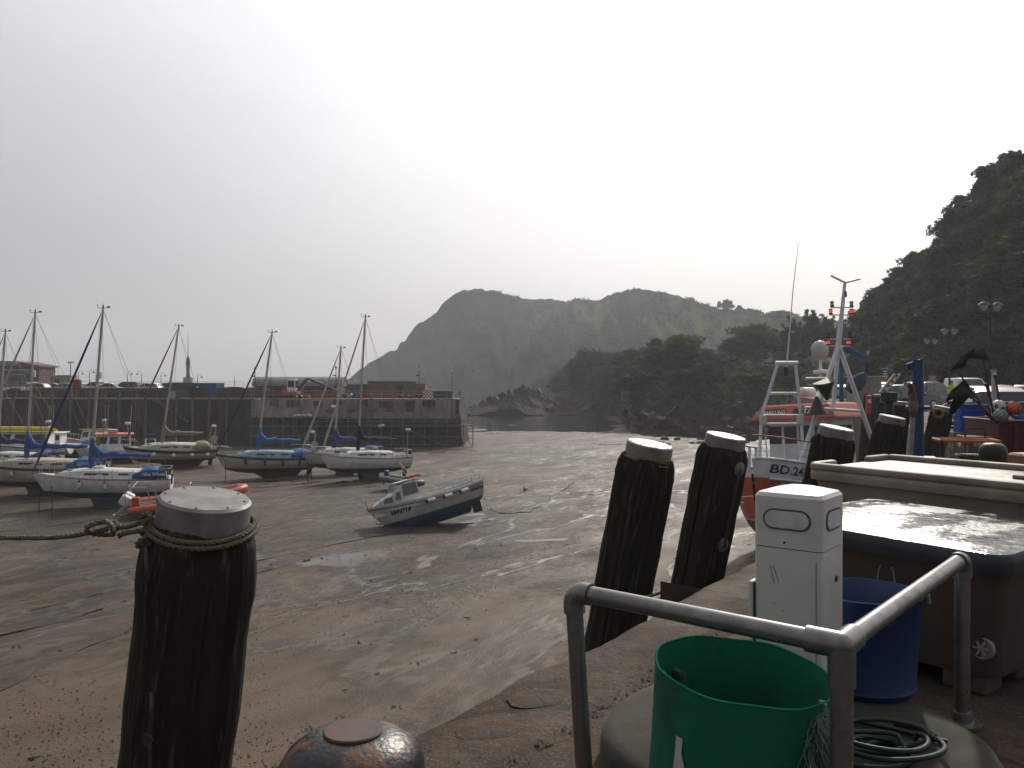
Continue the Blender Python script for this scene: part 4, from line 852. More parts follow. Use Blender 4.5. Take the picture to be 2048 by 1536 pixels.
def yacht(label, px, d, yaw, trim, heel, L, B, top, stripe, bottom, mast_h, cover, hood, dk=WHITE, keel='twin', stripe_h=.12, ws=None, furl=ALU, roof_h=.42, fend=None, dodger=None, gear=(), fenders_y=1, group=None, rake=3.0, hoodlen=1.2, pil=True):
    x = XD(px, d); g = gzs(x, d); H = .95 if keel == 'twin' else .85
    root = thing('sailing_yacht', label, 'yacht'); place(root, x, d, g - .05, yaw, trim, heel)
    Z = Vector((0, 0, H)); fb = .095 * L + .12
    h = Hull(L, B, -.42, fb, fb * 1.32, fb * .98, transom=.62, rake=.62, p=2.2, q=.72)
    def lift(mb): mb.v = [(a, b, c + H) for a, b, c in mb.v]; return mb
    mb = lift(h.mesh([(lambda zs: zs - stripe_h, 1, 1), (.06, 4, 0), (.0, 1, 1), (None, 6, 2)])); mb.build('hull', [top, stripe, bottom], root, 60)
    lift(h.deck()).build('deck', dk, root, 60)
    # toe rail
    mb = MB()
    for s in (1, -1): mb.tube([h.edge(t, s, .03, .03 + H) for t in np.linspace(.01, .985, 16)], .025, 5)
    mb.build('toe_rail', mm('rail_wood', (.10, .075, .05), .6), root, 40)
    # coachroof
    cw = B * .29; zs = fb + H; prof = [(-.30, .0, .9), (-.28, roof_h, .86), (.0, roof_h + .05, .92), (.16, roof_h * .95, .72), (.28, roof_h * .45, .5), (.34, 0.0, .38)]
    rings = []
    for fx, fh, fw in prof:
        w = cw * fw; zt = zs + .03 + fh + (h.sheer(fx + .5) - fb) * .8; z0 = zs - .08
        rings.append([Vector((fx * L, y_, z_)) for y_, z_ in ((-w * 1.1, z0), (-w, zt - .06), (-w * .8, zt), (0, zt + .05), (w * .8, zt), (w, zt - .06), (w * 1.1, z0))])
    mb = MB().loft(rings); cab = mb.build('cabin', dk, root, 35)
    for s in (1, -1):
        for (a, b, hh) in (ws or ((-.2, -.12, .10), (-.06, .12, .12))):
            fh = roof_h * .5; q = [(a, fh), (b, fh), (b - .01, fh + hh), (a + .005, fh + hh)]
            mb = MB(); pts = []
            for fx, z in q:
                wf = np.interp(fx, [p[0] for p in prof], [p[2] for p in prof]) * cw; pts.append(Vector((fx * L, s * (wf * 1.065 + .012), zs + z)))
            mb.add(pts, [(0, 1, 2, 3) if s < 0 else (3, 2, 1, 0)]); mb.build('window', GLASS, cab, 0, solid=.012)
    # cockpit coaming
    mb = MB()
    for s in (1, -1): mb.box((-.39 * L, s * B * .29, zs + .12), (.2 * L, .1, .24))
    mb.box((-.39 * L, 0, zs + .02), (.19 * L, B * .5, .05)); mb.build('cockpit', dk, root, 0, bevel=.03)
    # mast
    mx = .09 * L; mz = zs + roof_h + .05; rk = math.tan(R(rake)); tip = Vector((mx - rk * mast_h, 0, mz + mast_h))
    def mp_(f): return Vector((mx - rk * mast_h * f, 0, mz + mast_h * f))
    ma = MB().tube([(mx + .02, 0, zs), mp_(0), mp_(.5), mp_(.93), mp_(1)], [.082, .082, .08, .07, .055], 8).build('mast', ALU, root, 50)
    mb = MB().tube([tip + Vector((.28, 0, .0)), tip + Vector((-.25, 0, .02))], .018, 5).tube([tip, tip + Vector((0, 0, .28))], .015, 5).tube([tip + Vector((.3, 0, 0)), tip + Vector((.3, 0, .14))], .012, 5).sphere(tip + Vector((.3, 0, .16)), .05, 6).box(tip + Vector((-.3, 0, .08)), (.18, .02, .1)).box(tip + Vector((0, 0, .1)), (.07, .07, .16))
    mb.build('masthead_fitting', BLACK, ma, 40)
    sp = .52; ws_ = B * .36
    for s in (1, -1):
        MB().tube([mp_(sp), mp_(sp) + Vector((-.12, s * ws_, .05))], [.03, .018], 5).build('spreader', ALU, ma, 40)
    chain = .02 * L
    for s in (1, -1):
        e = h.edge(.53, s, .1, H); MB().tube([e, mp_(sp) + Vector((-.12, s * ws_, .05)), mp_(.97)], .011, 4).build('shroud', WIRE, root, 40)
        e = h.edge(.49, s, .1, H); MB().tube([e, mp_(sp)], .011, 4).build('shroud', WIRE, root, 40)
    bow = Vector((h.x(.99, h.sheer(.99)), 0, h.sheer(.99) + H + .05)); ft = mp_(.97) + Vector((.08, 0, 0))
    MB().tube([bow, bow.lerp(ft, .05), bow.lerp(ft, .12), bow.lerp(ft, .8), bow.lerp(ft, .95), ft], [.03, .05, .085, .06, .035, .015], 8).build('furled_jib', furl, root, 60)
    MB().tube([Vector((-L * .49, 0, zs + .1)), mp_(.99)], .011, 4).build('backstay', WIRE, root, 40)
    if 'reflector' in gear: MB().lathe([(.001, -.22), (.12, -.2), (.13, 0), (.12, .2), (.001, .22)], 10, c=mp_(.6) + Vector((-.05, -.16, -.15))).build('radar_reflector', WHITE, ma, 50)
    if 'radar' in gear: MB().lathe([(.001, -.1), (.22, -.09), (.25, 0), (.2, .09), (.001, .1)], 12, c=mp_(.42) + Vector((.28, 0, 0))).build('radome', WHITE, ma, 50)
    if 'flag' in gear: MB().grid([[mp_(.2) + Vector((-.1 - .12 * i, -.25, -.18 * j + .03 * math.sin(i * 2 + j))) for i in range(3)] for j in range(4)]).build('flag', plain((.35, .24, .03), .8), root, 60)
    # boom with sail cover
    g0 = mp_(.075) + Vector((-.1, 0, 0)); bl = .42 * L; bend = g0 + Vector((-bl, 0, .06 * bl * .5))
    MB().tube([g0, bend], .05, 6).build('boom', ALU, root, 40)
    n = 12; rings = []
    for i in range(n):
        f = i / (n - 1); c = g0.lerp(bend, f); hh = .15 + .20 * (1 - f) ** .8 + (.55 * max(0, 1 - f / .16) ** 1.6); sag = .03 * math.sin(f * 19 + L)
        rings.append([c + Vector((0, (.09 + .14 * (1 - f * .6)) * math.sin(a), -.07 + sag + hh * (1 + math.cos(a)) * .62)) for a in np.linspace(0, 2 * math.pi, 10, endpoint=False)])
    rings = [[g0.lerp(bend, i_ / (n - 1)) + (p_ - g0.lerp(bend, i_ / (n - 1))) * (1 + .13 * math.sin(i_ * 2.7 + L * 3) + .08 * math.sin(i_ * 5.1)) for p_ in rg_] for i_, rg_ in enumerate(rings)]; cv = MB().loft(rings); cv.tube([mp_(.03) + Vector((0, 0, -.2)), mp_(.09), mp_(.15), mp_(.19)], [.14, .19, .15, .09], 10); cv.build('sail_cover', cover, root, 60)
    MB().tube([bend, mp_(.99) + Vector((-.05, 0, 0))], .009, 4).build('topping_lift', WIRE, root, 40)
    MB().tube([g0.lerp(bend, .9), Vector((-.40 * L, 0, zs + .2))], .02, 4).build('mainsheet', ROPE, root, 40)
    for k_ in (3, 5, 7, 9): c_ = g0.lerp(bend, k_ / (n - 1)); MB().tube([c_ + (p_ - c_) * 1.05 for p_ in rings[k_]], .012, 4, closed=True).build('sail_tie', WIRE, root, 40)
    for s in (1, -1): MB().tube([g0.lerp(bend, .35), mp_(.55)], .006, 4).build('lazy_jack', WIRE, root, 40); MB().tube([g0.lerp(bend, .75), mp_(.55)], .006, 4).build('lazy_jack', WIRE, root, 40); break
    MB().tube([mp_(.02) + Vector((.16, .05, 0)), mp_(.98) + Vector((.1, .03, 0))], .007, 4).build('halyard', WIRE, root, 40)
    for xh, wh_ in ((.22, .5), (.02, .45)): MB().box((xh * L, 0, zs + roof_h * (.75 if xh > .1 else 1.0) + .12), (wh_, wh_, .05)).build('hatch', mm('smoked_hatch', (.05, .05, .055), .2), cab, 0, bevel=.02)
    for s in (1, -1): MB().lathe([(.07, 0), (.05, .05), (.055, .11), (.001, .12)], 10, c=(-.36 * L, s * B * .29, zs + .24)).build('winch', CHROME, root, 40)
    MB().box((-.485 * L, B * .16, zs + .42), (.22, .2, .42)).build('outboard', BLACK, root, 0, bevel=.05); MB().box((-.5 * L - .05, B * .16, zs - .05), (.1, .08, .6)).build('outboard_leg', BLACK, root, 0)
    MB().tube([(.30 * L + .25 * math.cos(a), .12 + .18 * math.sin(a), h.sheer(.8) + H + .06 + .01 * a) for a in np.linspace(0, 18, 40)], .018, 4).build('rope_coil', ROPE, root, 40)
    # sprayhood
    if hood is not None:
        x1 = -.26 * L; x0 = x1 - hoodlen * .95; rows = []
        for f, hh in ((0, .02), (.3, .30), (.55, .46), (.8, .50), (1, .44)):
            xx_ = x1 + .25 - (x1 + .25 - x0) * f; w = B * .33 * (1 + .06 * f); rows.append([Vector((xx_, w * math.sin(a), zs + roof_h * .55 * (1 - .35 * f) + hh * max(0, math.cos(a)) ** .7 + (0 if abs(a) < 1.5 else -.2 - .15 * f))) for a in np.linspace(-1.58, 1.58, 13)])
        sh = MB().grid(rows).build('sprayhood', hood, root, 60, solid=.02)
        for s in (1, -1):
            wp = []
            for i, j in ((0, 2 if s < 0 else 10), (0, 4 if s < 0 else 8), (2, 4 if s < 0 else 8), (2, 2 if s < 0 else 10)):
                v = rows[0][j].lerp(rows[min(len(rows) - 1, i)][j], .92 if i else .25) if i == 0 else rows[1][j].lerp(rows[2][j], .5); 
                v = (rows[0][j].lerp(rows[1][j], .3)) if i == 0 else rows[1][j].lerp(rows[2][j], .55); wp.append(v + Vector((.02, s * .03, .03)))
            MB().add(wp, [(0, 1, 2, 3)]).build('hood_window', mm('clear_vinyl', (.16, .18, .2), .15, grime=.1), sh, 0)
    # pulpit, pushpit, stanchions and guard wires
    mb = MB(); pts = [h.edge(t, s, .07, H + .02) for s, t in ((1, .86), (1, .93), (1, .985))]
    up = Vector((0, 0, .58))
    ring = [h.edge(.86, 1, .07, H + .6), h.edge(.94, 1, .04, H + .62), Vector((h.x(1, 2) + .15, 0, h.sheer(1) + H + .62)), h.edge(.94, -1, .04, H + .62), h.edge(.86, -1, .07, H + .6)]
    mb.tube(ring, .016, 5)
    for s in (1, -1):
        for t in (.86, .94): mb.tube([h.edge(t, s, .07, H), h.edge(t, s, .06, H + .61)], .016, 5)
    mb.build('pulpit', CHROME, root, 40)
    mb = MB(); ring = [h.edge(.12, 1, .06, H + .6), h.edge(.01, 1, .1, H + .62), h.edge(.01, -1, .1, H + .62), h.edge(.12, -1, .06, H + .6)]; mb.tube(ring, .016, 5)
    for s in (1, -1):
        for t in (.01, .12): mb.tube([h.edge(t, s, .08, H), h.edge(t, s, .08, H + .61)], .016, 5)
    mb.build('pushpit', CHROME, root, 40)
    for s in (1, -1):
        for t in (.26, .4, .55, .7): MB().tube([h.edge(t, s, .06, H), h.edge(t, s, .06, H + .58)], .013, 5).build('stanchion', CHROME, root, 40)
        MB().tube([h.edge(t, s, .06, H + .57) for t in np.linspace(.12, .86, 9)], .008, 4).build('guard_wire', WIRE, root, 40)
        MB().tube([h.edge(t, s, .06, H + .3) for t in np.linspace(.12, .86, 9)], .008, 4).build('guard_wire', WIRE, root, 40)
    if dodger:
        s = fenders_y; a = h.edge(.03, s, .05, H); b = h.edge(.2, s, .05, H)
        MB().grid([[a.lerp(b, f) + Vector((0, s * .015 * math.sin(f * 9), z)) for f in np.linspace(0, 1, 6)] for z in (.08, .32, .56)]).build('dodger', hood, root, 60, solid=.01)
        mid = a.lerp(b, .5); dr = (a - b).normalized() if s > 0 else (b - a).normalized()
        text_obj(dodger, .3, WHITE, root, None, fn=lambda u, v: mid + dr * u * .82 + Vector((0, s * .035, .32 + v)), off=.004)
    # keels and rudder
    bm = bottom if keel != 'twin' else bottom
    if keel == 'twin':
        for s in (1, -1):
            rings = [[Vector((c + dx * w, s * (y_ + th * ty), z)) for dx, ty in ((-1, 0), (-.5, 1), (.4, 1), (1, 0), (.4, -1), (-.5, -1))] for z, y_, w, th, c in ((H - .2, B * .16, .11 * L, .06, -.02 * L), (.45, B * .21, .095 * L, .05, -.035 * L), (.0, B * .26, .085 * L, .05, -.05 * L))]
            MB().loft(rings).build('keel', bm, root, 30)
    else:
        rings = [[Vector((c + dx * w, th * ty, z)) for dx, ty in ((-1, 0), (-.5, 1), (.4, 1), (1, 0), (.4, -1), (-.5, -1))] for z, w, th, c in ((H - .12, .30 * L, .16, -.1 * L), (.35, .22 * L, .13, -.13 * L), (.0, .16 * L, .11, -.15 * L))]
        MB().loft(rings).build('keel', bm, root, 30)
    MB().prism([(-.5 * L + .12, H + .15), (-.43 * L, H + .1), (-.43 * L, .18), (-.5 * L + .2, .18)], -.03, .03, M=Matrix.Rotation(R(90), 4, 'X')).build('rudder', bottom, root, 0)
    for t in (fend or ()): fender(root, h.edge(t, fenders_y, -.10, H - .05), None if fend and not isinstance(stripe, str) and 'ball' not in gear and 'navyf' not in gear else (NAVY if 'navyf' in gear else WHITE), ball='ball' in gear)
    if 'arch' in gear:
        mb = MB(); a = h.edge(.04, 1, .1, H); b = h.edge(.04, -1, .1, H); mb.tube([a, a + Vector((-.1, 0, 1.9)), b + Vector((-.1, 0, 1.9)), b], .025, 6); mb.tube([a + Vector((.4, 0, 0)), a + Vector((-.1, 0, 1.9))], .02, 5)
        ar = mb.build('stern_arch', ALU, root, 40); MB().lathe([(.001, 0), (.2, 0), (.22, .08), (.17, .16), (.001, .17)], 12, c=(a.x - .1, 0, a.z + 1.93)).build('radome', WHITE, ar, 50)
        MB().lathe([(.24, -.03), (.3, 0), (.24, .03), (.2, 0), (.24, -.03)], 14, c=(a.x, a.y, a.z + 1.0), M=Matrix.Rotation(R(90), 4, 'X')).build('lifebuoy', OFFW, root, 60)
    if 'pole' in gear:
        a = h.edge(.07, 1, .1, H); MB().tube([a, a + Vector((0, 0, 2.1))], .025, 6).build('radar_pole', ALU, root, 40); MB().lathe([(.001, 0), (.2, 0), (.22, .08), (.17, .16), (.001, .17)], 12, c=(a.x, a.y, a.z + 2.1)).build('radome', WHITE, root, 50)
    if 'raft' in gear: MB().sphere((.03 * L, 0, zs + roof_h + .15), .42, 12, sc=(1, .6, .3)).build('life_raft', WHITE, root, 60)
    if 'solar' in gear: MB().box((-.46 * L, 0, zs + 1.15), (.5, .9, .03)).build('solar_panel', NAVY, root, 0)
    return root
DKGREEN = mm('dark_green_band', (.012, .02, .014), .4); DKBLUE = mm('dark_blue_band', (.012, .018, .05), .4); GREYBAND = mm('grey_band', (.08, .08, .085), .4)
AFBLUE = mm('antifoul_blue', (.012, .045, .075), .7, c2=(.01, .03, .05), scale=3); AFRED = mm('antifoul_red', (.085, .022, .016), .75, c2=(.05, .018, .014), scale=2); AFBLK = mm('antifoul_black', (.016, .017, .018), .75, c2=(.03, .03, .028), scale=2)
CREAM = mm('cream_gel', (.50, .45, .36), .4, grime=.25, scale=2)
BBLUE = mm('bright_blue_canvas', (.018, .14, .40), .75, c2=(.012, .09, .28), scale=3, bump=.4, bscale=9); VIOL = mm('violet_blue_canvas', (.04, .05, .22), .75, bump=.4, bscale=9)
yacht('white yacht with blue underside and blue sail cover nearest on the left', 205, 49.5, 194, 1.5, 2, 7.7, 2.6, WHITE, GREYBAND, AFBLUE, 9.6, BLUEC, BLUEC, fend=(.28, .45, .63), dodger='Nike Wheez', gear=('reflector', 'raft', 'flag'), furl=NAVY, stripe_h=.05)
yacht('cream yacht with dark green band behind the white one at far left', 78, 54.5, 188, 1, 2, 8.6, 2.8, OFFW, DKGREEN, AFBLK, 9.6, BLUEC, BBLUE, dk=CREAM, fend=(.63,), dodger='ZEPHYRUS', gear=('reflector',), stripe_h=.16, furl=ALU)
yacht('yacht with navy sail cover and blue hood cut by the left frame edge', 14, 61, 186, 1, 1, 7.6, 2.5, WHITE, DKBLUE, AFBLK, 8.9, NAVY, VIOL, fend=(), gear=())
yacht('tan canvas yacht with dark green band leaning by the stone wall', 338, 72, 214, 1.5, 6, 7.6, 2.7, CREAM, DKGREEN, AFRED, 10.2, TANC, TANC, keel='long', fend=(.12, .3, .5, .7), gear=('ball', 'arch'), stripe_h=.26, furl=RUST, rake=5, dk=OFFW)
yacht('cream hulled yacht with navy band and bright blue canvas', 530, 65, 212, 2, 2, 7.7, 2.75, CREAM, DKBLUE, AFRED, 9.3, BBLUE, BBLUE, keel='long', fend=(.2, .38, .56, .74), gear=('navyf', 'arch'), stripe_h=.17, furl=NAVY, dodger=None, rake=4.5, dk=mm('pale_blue_deck', (.30, .42, .50), .5))
yacht('small white yacht with violet hood tucked behind the larger one', 682, 67, 208, 1, 1, 6.6, 2.3, OFFW, AFBLK, AFBLK, 8.1, VIOL, VIOL, fend=(), gear=('radar',), stripe_h=.05, rake=2.5)
yacht('white twin keel yacht with black sail cover nearest the grey boat', 730, 63, 210, 1.5, 1, 7.1, 2.5, WHITE, GREYBAND, AFBLK, 10.2, BLKC, None, fend=(), gear=('pole',), stripe_h=.05, rake=1.5)

# ---- small motor boats behind the yachts
def motorboat(label, px, d, yaw, trim, heel, L, B, top, stripe, bottom, roof, house_x=(-.1, .28), hh=1.35, gear=(), H=.15, dk=WHITE, cat='motor boat', sb=1.25):
    x = XD(px, d); root = thing('motor_boat', label, cat); place(root, x, d, gzs(x, d) - .03, yaw, trim, heel)
    h = Hull(L, B, -.4, .72, sb, .78, transom=.85, rake=.75, p=1.7, q=.75, mid=.38); dz = H + .42
    def lift(mb): mb.v = [(a, b, c + dz) for a, b, c in mb.v]; return mb
    lift(h.mesh([(lambda zs: zs - .12, 1, 1), (.02, 4, 0), (None, 5, 2)])).build('hull', [top, stripe, bottom], root, 60); lift(h.deck(-.06)).build('deck', dk, root, 60)
    MB().prism([(-.3 * L, dz - .35), (.1 * L, dz - .4), (.1 * L, -.05), (-.32 * L, -.05)], -.06, .06, M=Matrix.Rotation(R(90), 4, 'X')).build('skeg', bottom, root, 0)
    a, b = house_x[0] * L, house_x[1] * L; w = B * .34; z0 = dz + .62
    rings = [[Vector((xx_ + sl * z, s * w * (1 - .08 * z), z0 + z)) for z, s in ((0, -1), (hh, -1), (hh, 1), (0, 1))] for xx_, sl in ((a, .03), (b, -.28))]
    wh = MB().loft(rings).build('wheelhouse', dk, root, 0, bevel=.05)
    zt = z0 + hh; MB().box(((a + b) / 2 - .12, 0, zt + .05), (b - a + .25, w * 2.1, .1)).build('roof', roof, root, 0, bevel=.04)
    n = 3
    for s in (1, -1):
        for k in range(n):
            f0 = (k + .12) / n; f1 = (k + .88) / n; q = []
            for f, z in ((f0, hh * .45), (f1, hh * .45), (f1, hh * .88), (f0, hh * .88)):
                xa = a + .03 * z; xb = b - .28 * z; q.append(Vector((xa + (xb - xa) * f, s * (w * (1 - .08 * z) + .012), z0 + z)))
            MB().add(q, [(0, 1, 2, 3) if s < 0 else (3, 2, 1, 0)]).build('window', GLASS, wh, 0)
    for k in range(3):
        y0 = (-.9 + k * .62) * w; q = [Vector((b - .28 * z + .012, y_, z0 + z)) for y_, z in ((y0, hh * .45), (y0 + .5 * w, hh * .45), (y0 + .5 * w, hh * .88), (y0, hh * .88))]
        MB().add(q, [(0, 1, 2, 3)]).build('window', GLASS, wh, 0)
    mb = MB()
    for s in (1, -1):
        mb.tube([h.edge(t, s, .06, dz + .5) for t in np.linspace(.55, .97, 7)], .018, 5)
        for t in (.55, .7, .84, .97): mb.tube([h.edge(t, s, .06, dz), h.edge(t, s, .06, dz + .5)], .016, 5)
    mb.build('bow_rail', CHROME, root, 40)
    if 'mast' in gear:
        mb = MB().tube([(a + .2, -w * .7, zt), (a + .3, -w * .7, zt + .9), (a + .3, w * .7, zt + .9), (a + .2, w * .7, zt)], .03, 6).tube([(a + .3, -w * .7, zt + .5), (a + .3, w * .7, zt + .5)], .02, 5)
        fr = mb.build('roof_frame', CHROME, root, 40); MB().lathe([(.001, 0), (.24, 0), (.26, .1), (.2, .2), (.001, .21)], 12, c=(a + .3, 0, zt + .92)).build('radome', WHITE, fr, 50)
        for s in (-1, 1): MB().tube([(a + .1, s * w * .6, zt), (a, s * w * .6, zt + 2.6)], .012, 5).build('aerial', WHITE, root, 40)
    if 'buoy' in gear: MB().lathe([(.24, -.05), (.32, 0), (.24, .05), (.17, 0), (.24, -.05)], 14, c=(a + .05, -w * .8, zt + .3), M=Matrix.Rotation(R(70), 4, 'Y')).build('lifebuoy', WHITE, root, 60)
    if 'raft' in gear: MB().box(((a + b) / 2, 0, zt + .3), (.8, .6, .35)).build('life_raft', mm('pinkish_white', (.5, .42, .42), .5), root, 0, bevel=.1)
    if 'canoe' in gear: MB().tube([(a - .6, .2, zt + .2), (a, .2, zt + .26), (b - .3, .2, zt + .26), (b + .5, .2, zt + .22)], [.04, .26, .26, .04], 10).build('kayak', plain((.62, .50, .05), .5), root, 60)
    if 'floats' in gear:
        for k in range(3): MB().sphere((-.42 * L + k * .5, -.2 + .3 * (k % 2), dz + .95 + .3 * (k == 1)), .27, 10).build('float', plain((.5, .28, .03), .6), root, 180)
        MB().box((-.3 * L, 0, dz + .9), (.9, 1.0, .4)).build('fish_box', mm('box_blue', (.02, .13, .3), .6), root, 0, bevel=.04)
    return root
motorboat('white motor boat with an orange red wheelhouse roof and roof frame', 218, 76, 205, 1, 2, 6.4, 2.6, WHITE, WHITE, AFBLK, ORNG, (-.28, .2), 1.45, ('mast', 'buoy', 'raft'))
motorboat('white cabin cruiser with yellow roof at the far left', 42, 80, 190, 1, 1, 9.0, 3.0, WHITE, mm('brown_band', (.12, .05, .03), .5), AFRED, plain((.55, .46, .06), .5), (-.3, .25), 1.5, ('canoe', 'mast'))
motorboat('orange and blue working boat loaded with yellow floats', 128, 83, 188, 0, 1, 7.5, 2.7, mm('orange_wood', (.38, .15, .035), .5), plain((.42, .22, .08), .5), AFRED, WHITE, (.0, .24), 1.2, ('floats',))
motorboat('small orange topped boat half hidden behind the white motor boat', 188, 86, 192, 0, -2, 6.2, 2.4, OFFW, plain((.42, .2, .05), .5), AFBLK, plain((.42, .2, .05), .5), (-.2, .2), 1.3, ('mast',))
t = thing('landing_frame', 'white frame with folded blue cover standing by the tan yacht', 'frame', (XD(300, 78), 78, gzs(XD(300, 78), 78))); MB().tube([(-.4, 0, 0), (-.4, 0, 2.1), (.5, 0, 2.1), (.5, 0, 0)], .07, 6).build('frame', WHITE, t, 40); MB().sphere((.05, 0, 2.4), .45, 10, sc=(1.1, .6, .55)).build('cover', NAVY, t, 60)

# ---- grey fishing boat aground in the middle
x0, d0_ = XD(862, 43.5), 43.5
root = thing('fishing_boat', 'grey open fishing boat aground bow down in mid harbour', 'boat'); place(root, x0, d0_, gzs(x0, d0_) - .16, 204, -13.0, -9)
GREYH = mm('grey_white_hull', (.68, .67, .65), .42, c2=(.50, .485, .455), scale=1.5); UBLUE = mm('under_blue', (.02, .14, .30), .6, c2=(.012, .07, .15), scale=1.2, lo=.3, hi=.6)
hw = Hull(6.2, 2.45, -.62, .78, 1.08, .86, transom=.86, rake=.65, p=1.55, q=.7, mid=.4, bowp=2.4); dz = .78
def lift(mb, k): mb.v = [(a, b, c + k) for a, b, c in mb.v]; return mb
lift(hw.mesh([(lambda zs: zs - .10, 1, 0), (lambda zs: zs - .15, 1, 1), (.05, 4, 0), (.01, 1, 3), (None, 6, 2)], 29), dz).build('hull', [GREYH, BLACK, UBLUE, plain((.3, .25, .16), .5)], root, 60)
lift(hw.deck(-.30), dz).build('deck', mm('boat_deck', (.26, .26, .25), .6), root, 60)
mb = MB()
for s in (1, -1):
    rows = [[hw.edge(t, s, a, dz + b) for a, b in ((-.03, -.02), (-.03, .06), (.13, .06), (.13, -.32))] for t in np.linspace(.0, .97, 24)]
    mb.grid(rows if s > 0 else [r[::-1] for r in rows])
mb.build('gunwale', mm('gunwale_white', (.56, .55, .53), .4), root, 50)
# foredeck and cuddy
z0 = dz + .98; rings = []
for xx_, w, z1 in ((.32, .84, 1.02), (.8, .84, 1.06), (1.30, .78, .98), (1.75, .64, .52), (2.35, .40, .34), (2.75, .16, .1)):
    rings.append([Vector((xx_, y_, z_)) for y_, z_ in ((-w, z0 - .5), (-w * .97, z0 + z1 * .1), (-w * .82, z0 + z1 * .78), (-w * .6, z0 + z1 * .85), (w * .6, z0 + z1 * .85), (w * .82, z0 + z1 * .78), (w * .97, z0 + z1 * .1), (w, z0 - .5))])
cab = MB().loft(rings).build('cuddy', GREYH, root, 25)
GL2 = mm('cabin_glass', (.09, .11, .11), .12, grime=.1)
for s in (1, -1):
    for (xa, xb, za, zb, sl) in ((.38, 1.2, .22, .80, -.10), (1.32, 1.62, .12, .50, -.14), (1.74, 2.2, .08, .34, -.10)):
        def wy(x, z):
            W = np.interp(x, [.32, .8, 1.3, 1.75, 2.35], [.84, .84, .78, .64, .40]); Zt = np.interp(x, [.32, .8, 1.3, 1.75, 2.35], [1.02, 1.06, .98, .52, .34]); return W * (.97 - .15 * (z / Zt - .1) / .68)
        q = [Vector((x_, s * (wy(x_, z_) + .02), z0 + z_)) for x_, z_ in ((xa, za), (xb, za), (xb + sl, zb), (xa, zb))]
        wd = MB().add(q, [(0, 1, 2, 3) if s < 0 else (3, 2, 1, 0)]).build('window', GL2, cab, 0, solid=.02)
        fr = MB().tube([p + Vector((0, s * .012, 0)) for p in q], .022, 5, closed=True).build('frame', mm('frame_grey', (.3, .3, .3), .5), cab, 30)
for k in (-1, 0, 1):
    q = [Vector((1.34 + (1.67 - 1.34) * f, k * .42 + dy, z0 + .95 - (.95 - .52) * f)) for f, dy in ((.85, -.17), (.85, .17), (.15, .17), (.15, -.17))]
    q = [p + Vector((.04, 0, .03)) for p in q]; MB().add(q, [(0, 1, 2, 3)]).build('windscreen', GL2, cab, 0)
MB().box((.76, 0, z0 + .95), (1.2, 1.25, .07)).build('roof', GREYH, root, 0, bevel=.03)
MB().tube([(.2 + .5 * math.cos(a) * .7, .1 + .55 * math.sin(a) * .5, z0 + 1.04 + .03 * math.sin(5 * a)) for a in np.linspace(0, 6.2, 16)], .06, 6).tube([(.4 + .3 * math.cos(a), .1 + .2 * math.sin(a), z0 + 1.08) for a in np.linspace(0, 6.2, 12)], .055, 6).build('rope_heap', plain((.42, .07, .03), .8), root, 60)
MB().tube([(.55, 0, z0 + 1.0), (.75, 0, z0 + 2.0)], .02, 5).tube([(.3, .3, z0 + 1.0), (.8, .2, z0 + 1.9)], .015, 5).build('mast', ALU, root, 40)
mb = MB(); up = .42
for s in (1, -1):
    mb.tube([hw.edge(t, s, .08, dz + up) for t in np.linspace(.78, .985, 6)], .016, 5)
    for t in (.78, .88, .98): mb.tube([hw.edge(t, s, .08, dz), hw.edge(t, s, .08, dz + up)], .014, 5)
mb.tube([hw.edge(.985, 1, .08, dz + up), Vector((3.2, 0, hw.sheer(1) + dz + up)), hw.edge(.985, -1, .08, dz + up)], .016, 5); mb.build('pulpit', CHROME, root, 40)
mb = MB()
for s in (1, -1):
    mb.tube([hw.edge(t, s, .05, dz + .34) for t in np.linspace(.02, .36, 6)], .016, 5)
    for t in (.02, .1, .19, .28, .36): mb.tube([hw.edge(t, s, .05, dz), hw.edge(t, s, .05, dz + .34)], .014, 5)
mb.tube([hw.edge(.02, 1, .05, dz + .34), hw.edge(.02, -1, .05, dz + .34)], .016, 5); mb.build('stern_rail', CHROME, root, 40)
for t in (.16, .31, .46):
    a = hw.edge(t, 1, -.12, dz - .16); b = hw.edge(t + .085, 1, -.12, dz - .18)
    f = MB().tube([a, a.lerp(b, .1), a.lerp(b, .78)], [.07, .1, .1], 10).build('fender', WHITE, root, 50); MB().tube([a.lerp(b, .78), a.lerp(b, .95), b], [.1, .1, .04], 10).build('fender_cap', BLACK, f, 50)
MB().tube([hw.edge(t, 1, -.13, dz - .15 + .05 * math.sin(t * 40)) for t in np.linspace(.1, .62, 14)], .014, 4).build('rope', ROPE, root, 40)
hw2 = hw
def htext(txt, size, xc, zc):
    def fn(a, b):
        x = xc - a; z = zc + b; t = hw.t_of(x, z); return Vector((x, hw.y(t, z) + .015, z + dz))
    text_obj(txt, size, BLACK, root, None, fn=fn, shear=.25, off=.016, name='registration')
htext('WH719', .30, 1.55, .50); htext('WH719', .24, -2.65, .52)
MB().box((-2.75, 0, .32), (.5, .05, .62)).build('rudder', BLACK, root, 0); mb = MB()
for k in range(3):
    a = k * 2.094; mb.box((-2.35, .17 * math.cos(a), .42 + .17 * math.sin(a)), (.05, .22, .14), M=Matrix.Rotation(a, 4, 'X') @ Matrix.Rotation(.5, 4, 'Y'))
mb.build('propeller', mm('bronze', (.35, .26, .14), .35, .9), root, 0)
MB().prism([(-2.6, .55), (.6, .3), (.6, .10), (-2.3, .12)], -.05, .05, M=Matrix.Rotation(R(90), 4, 'X')).build('skeg', AFBLK, root, 0)

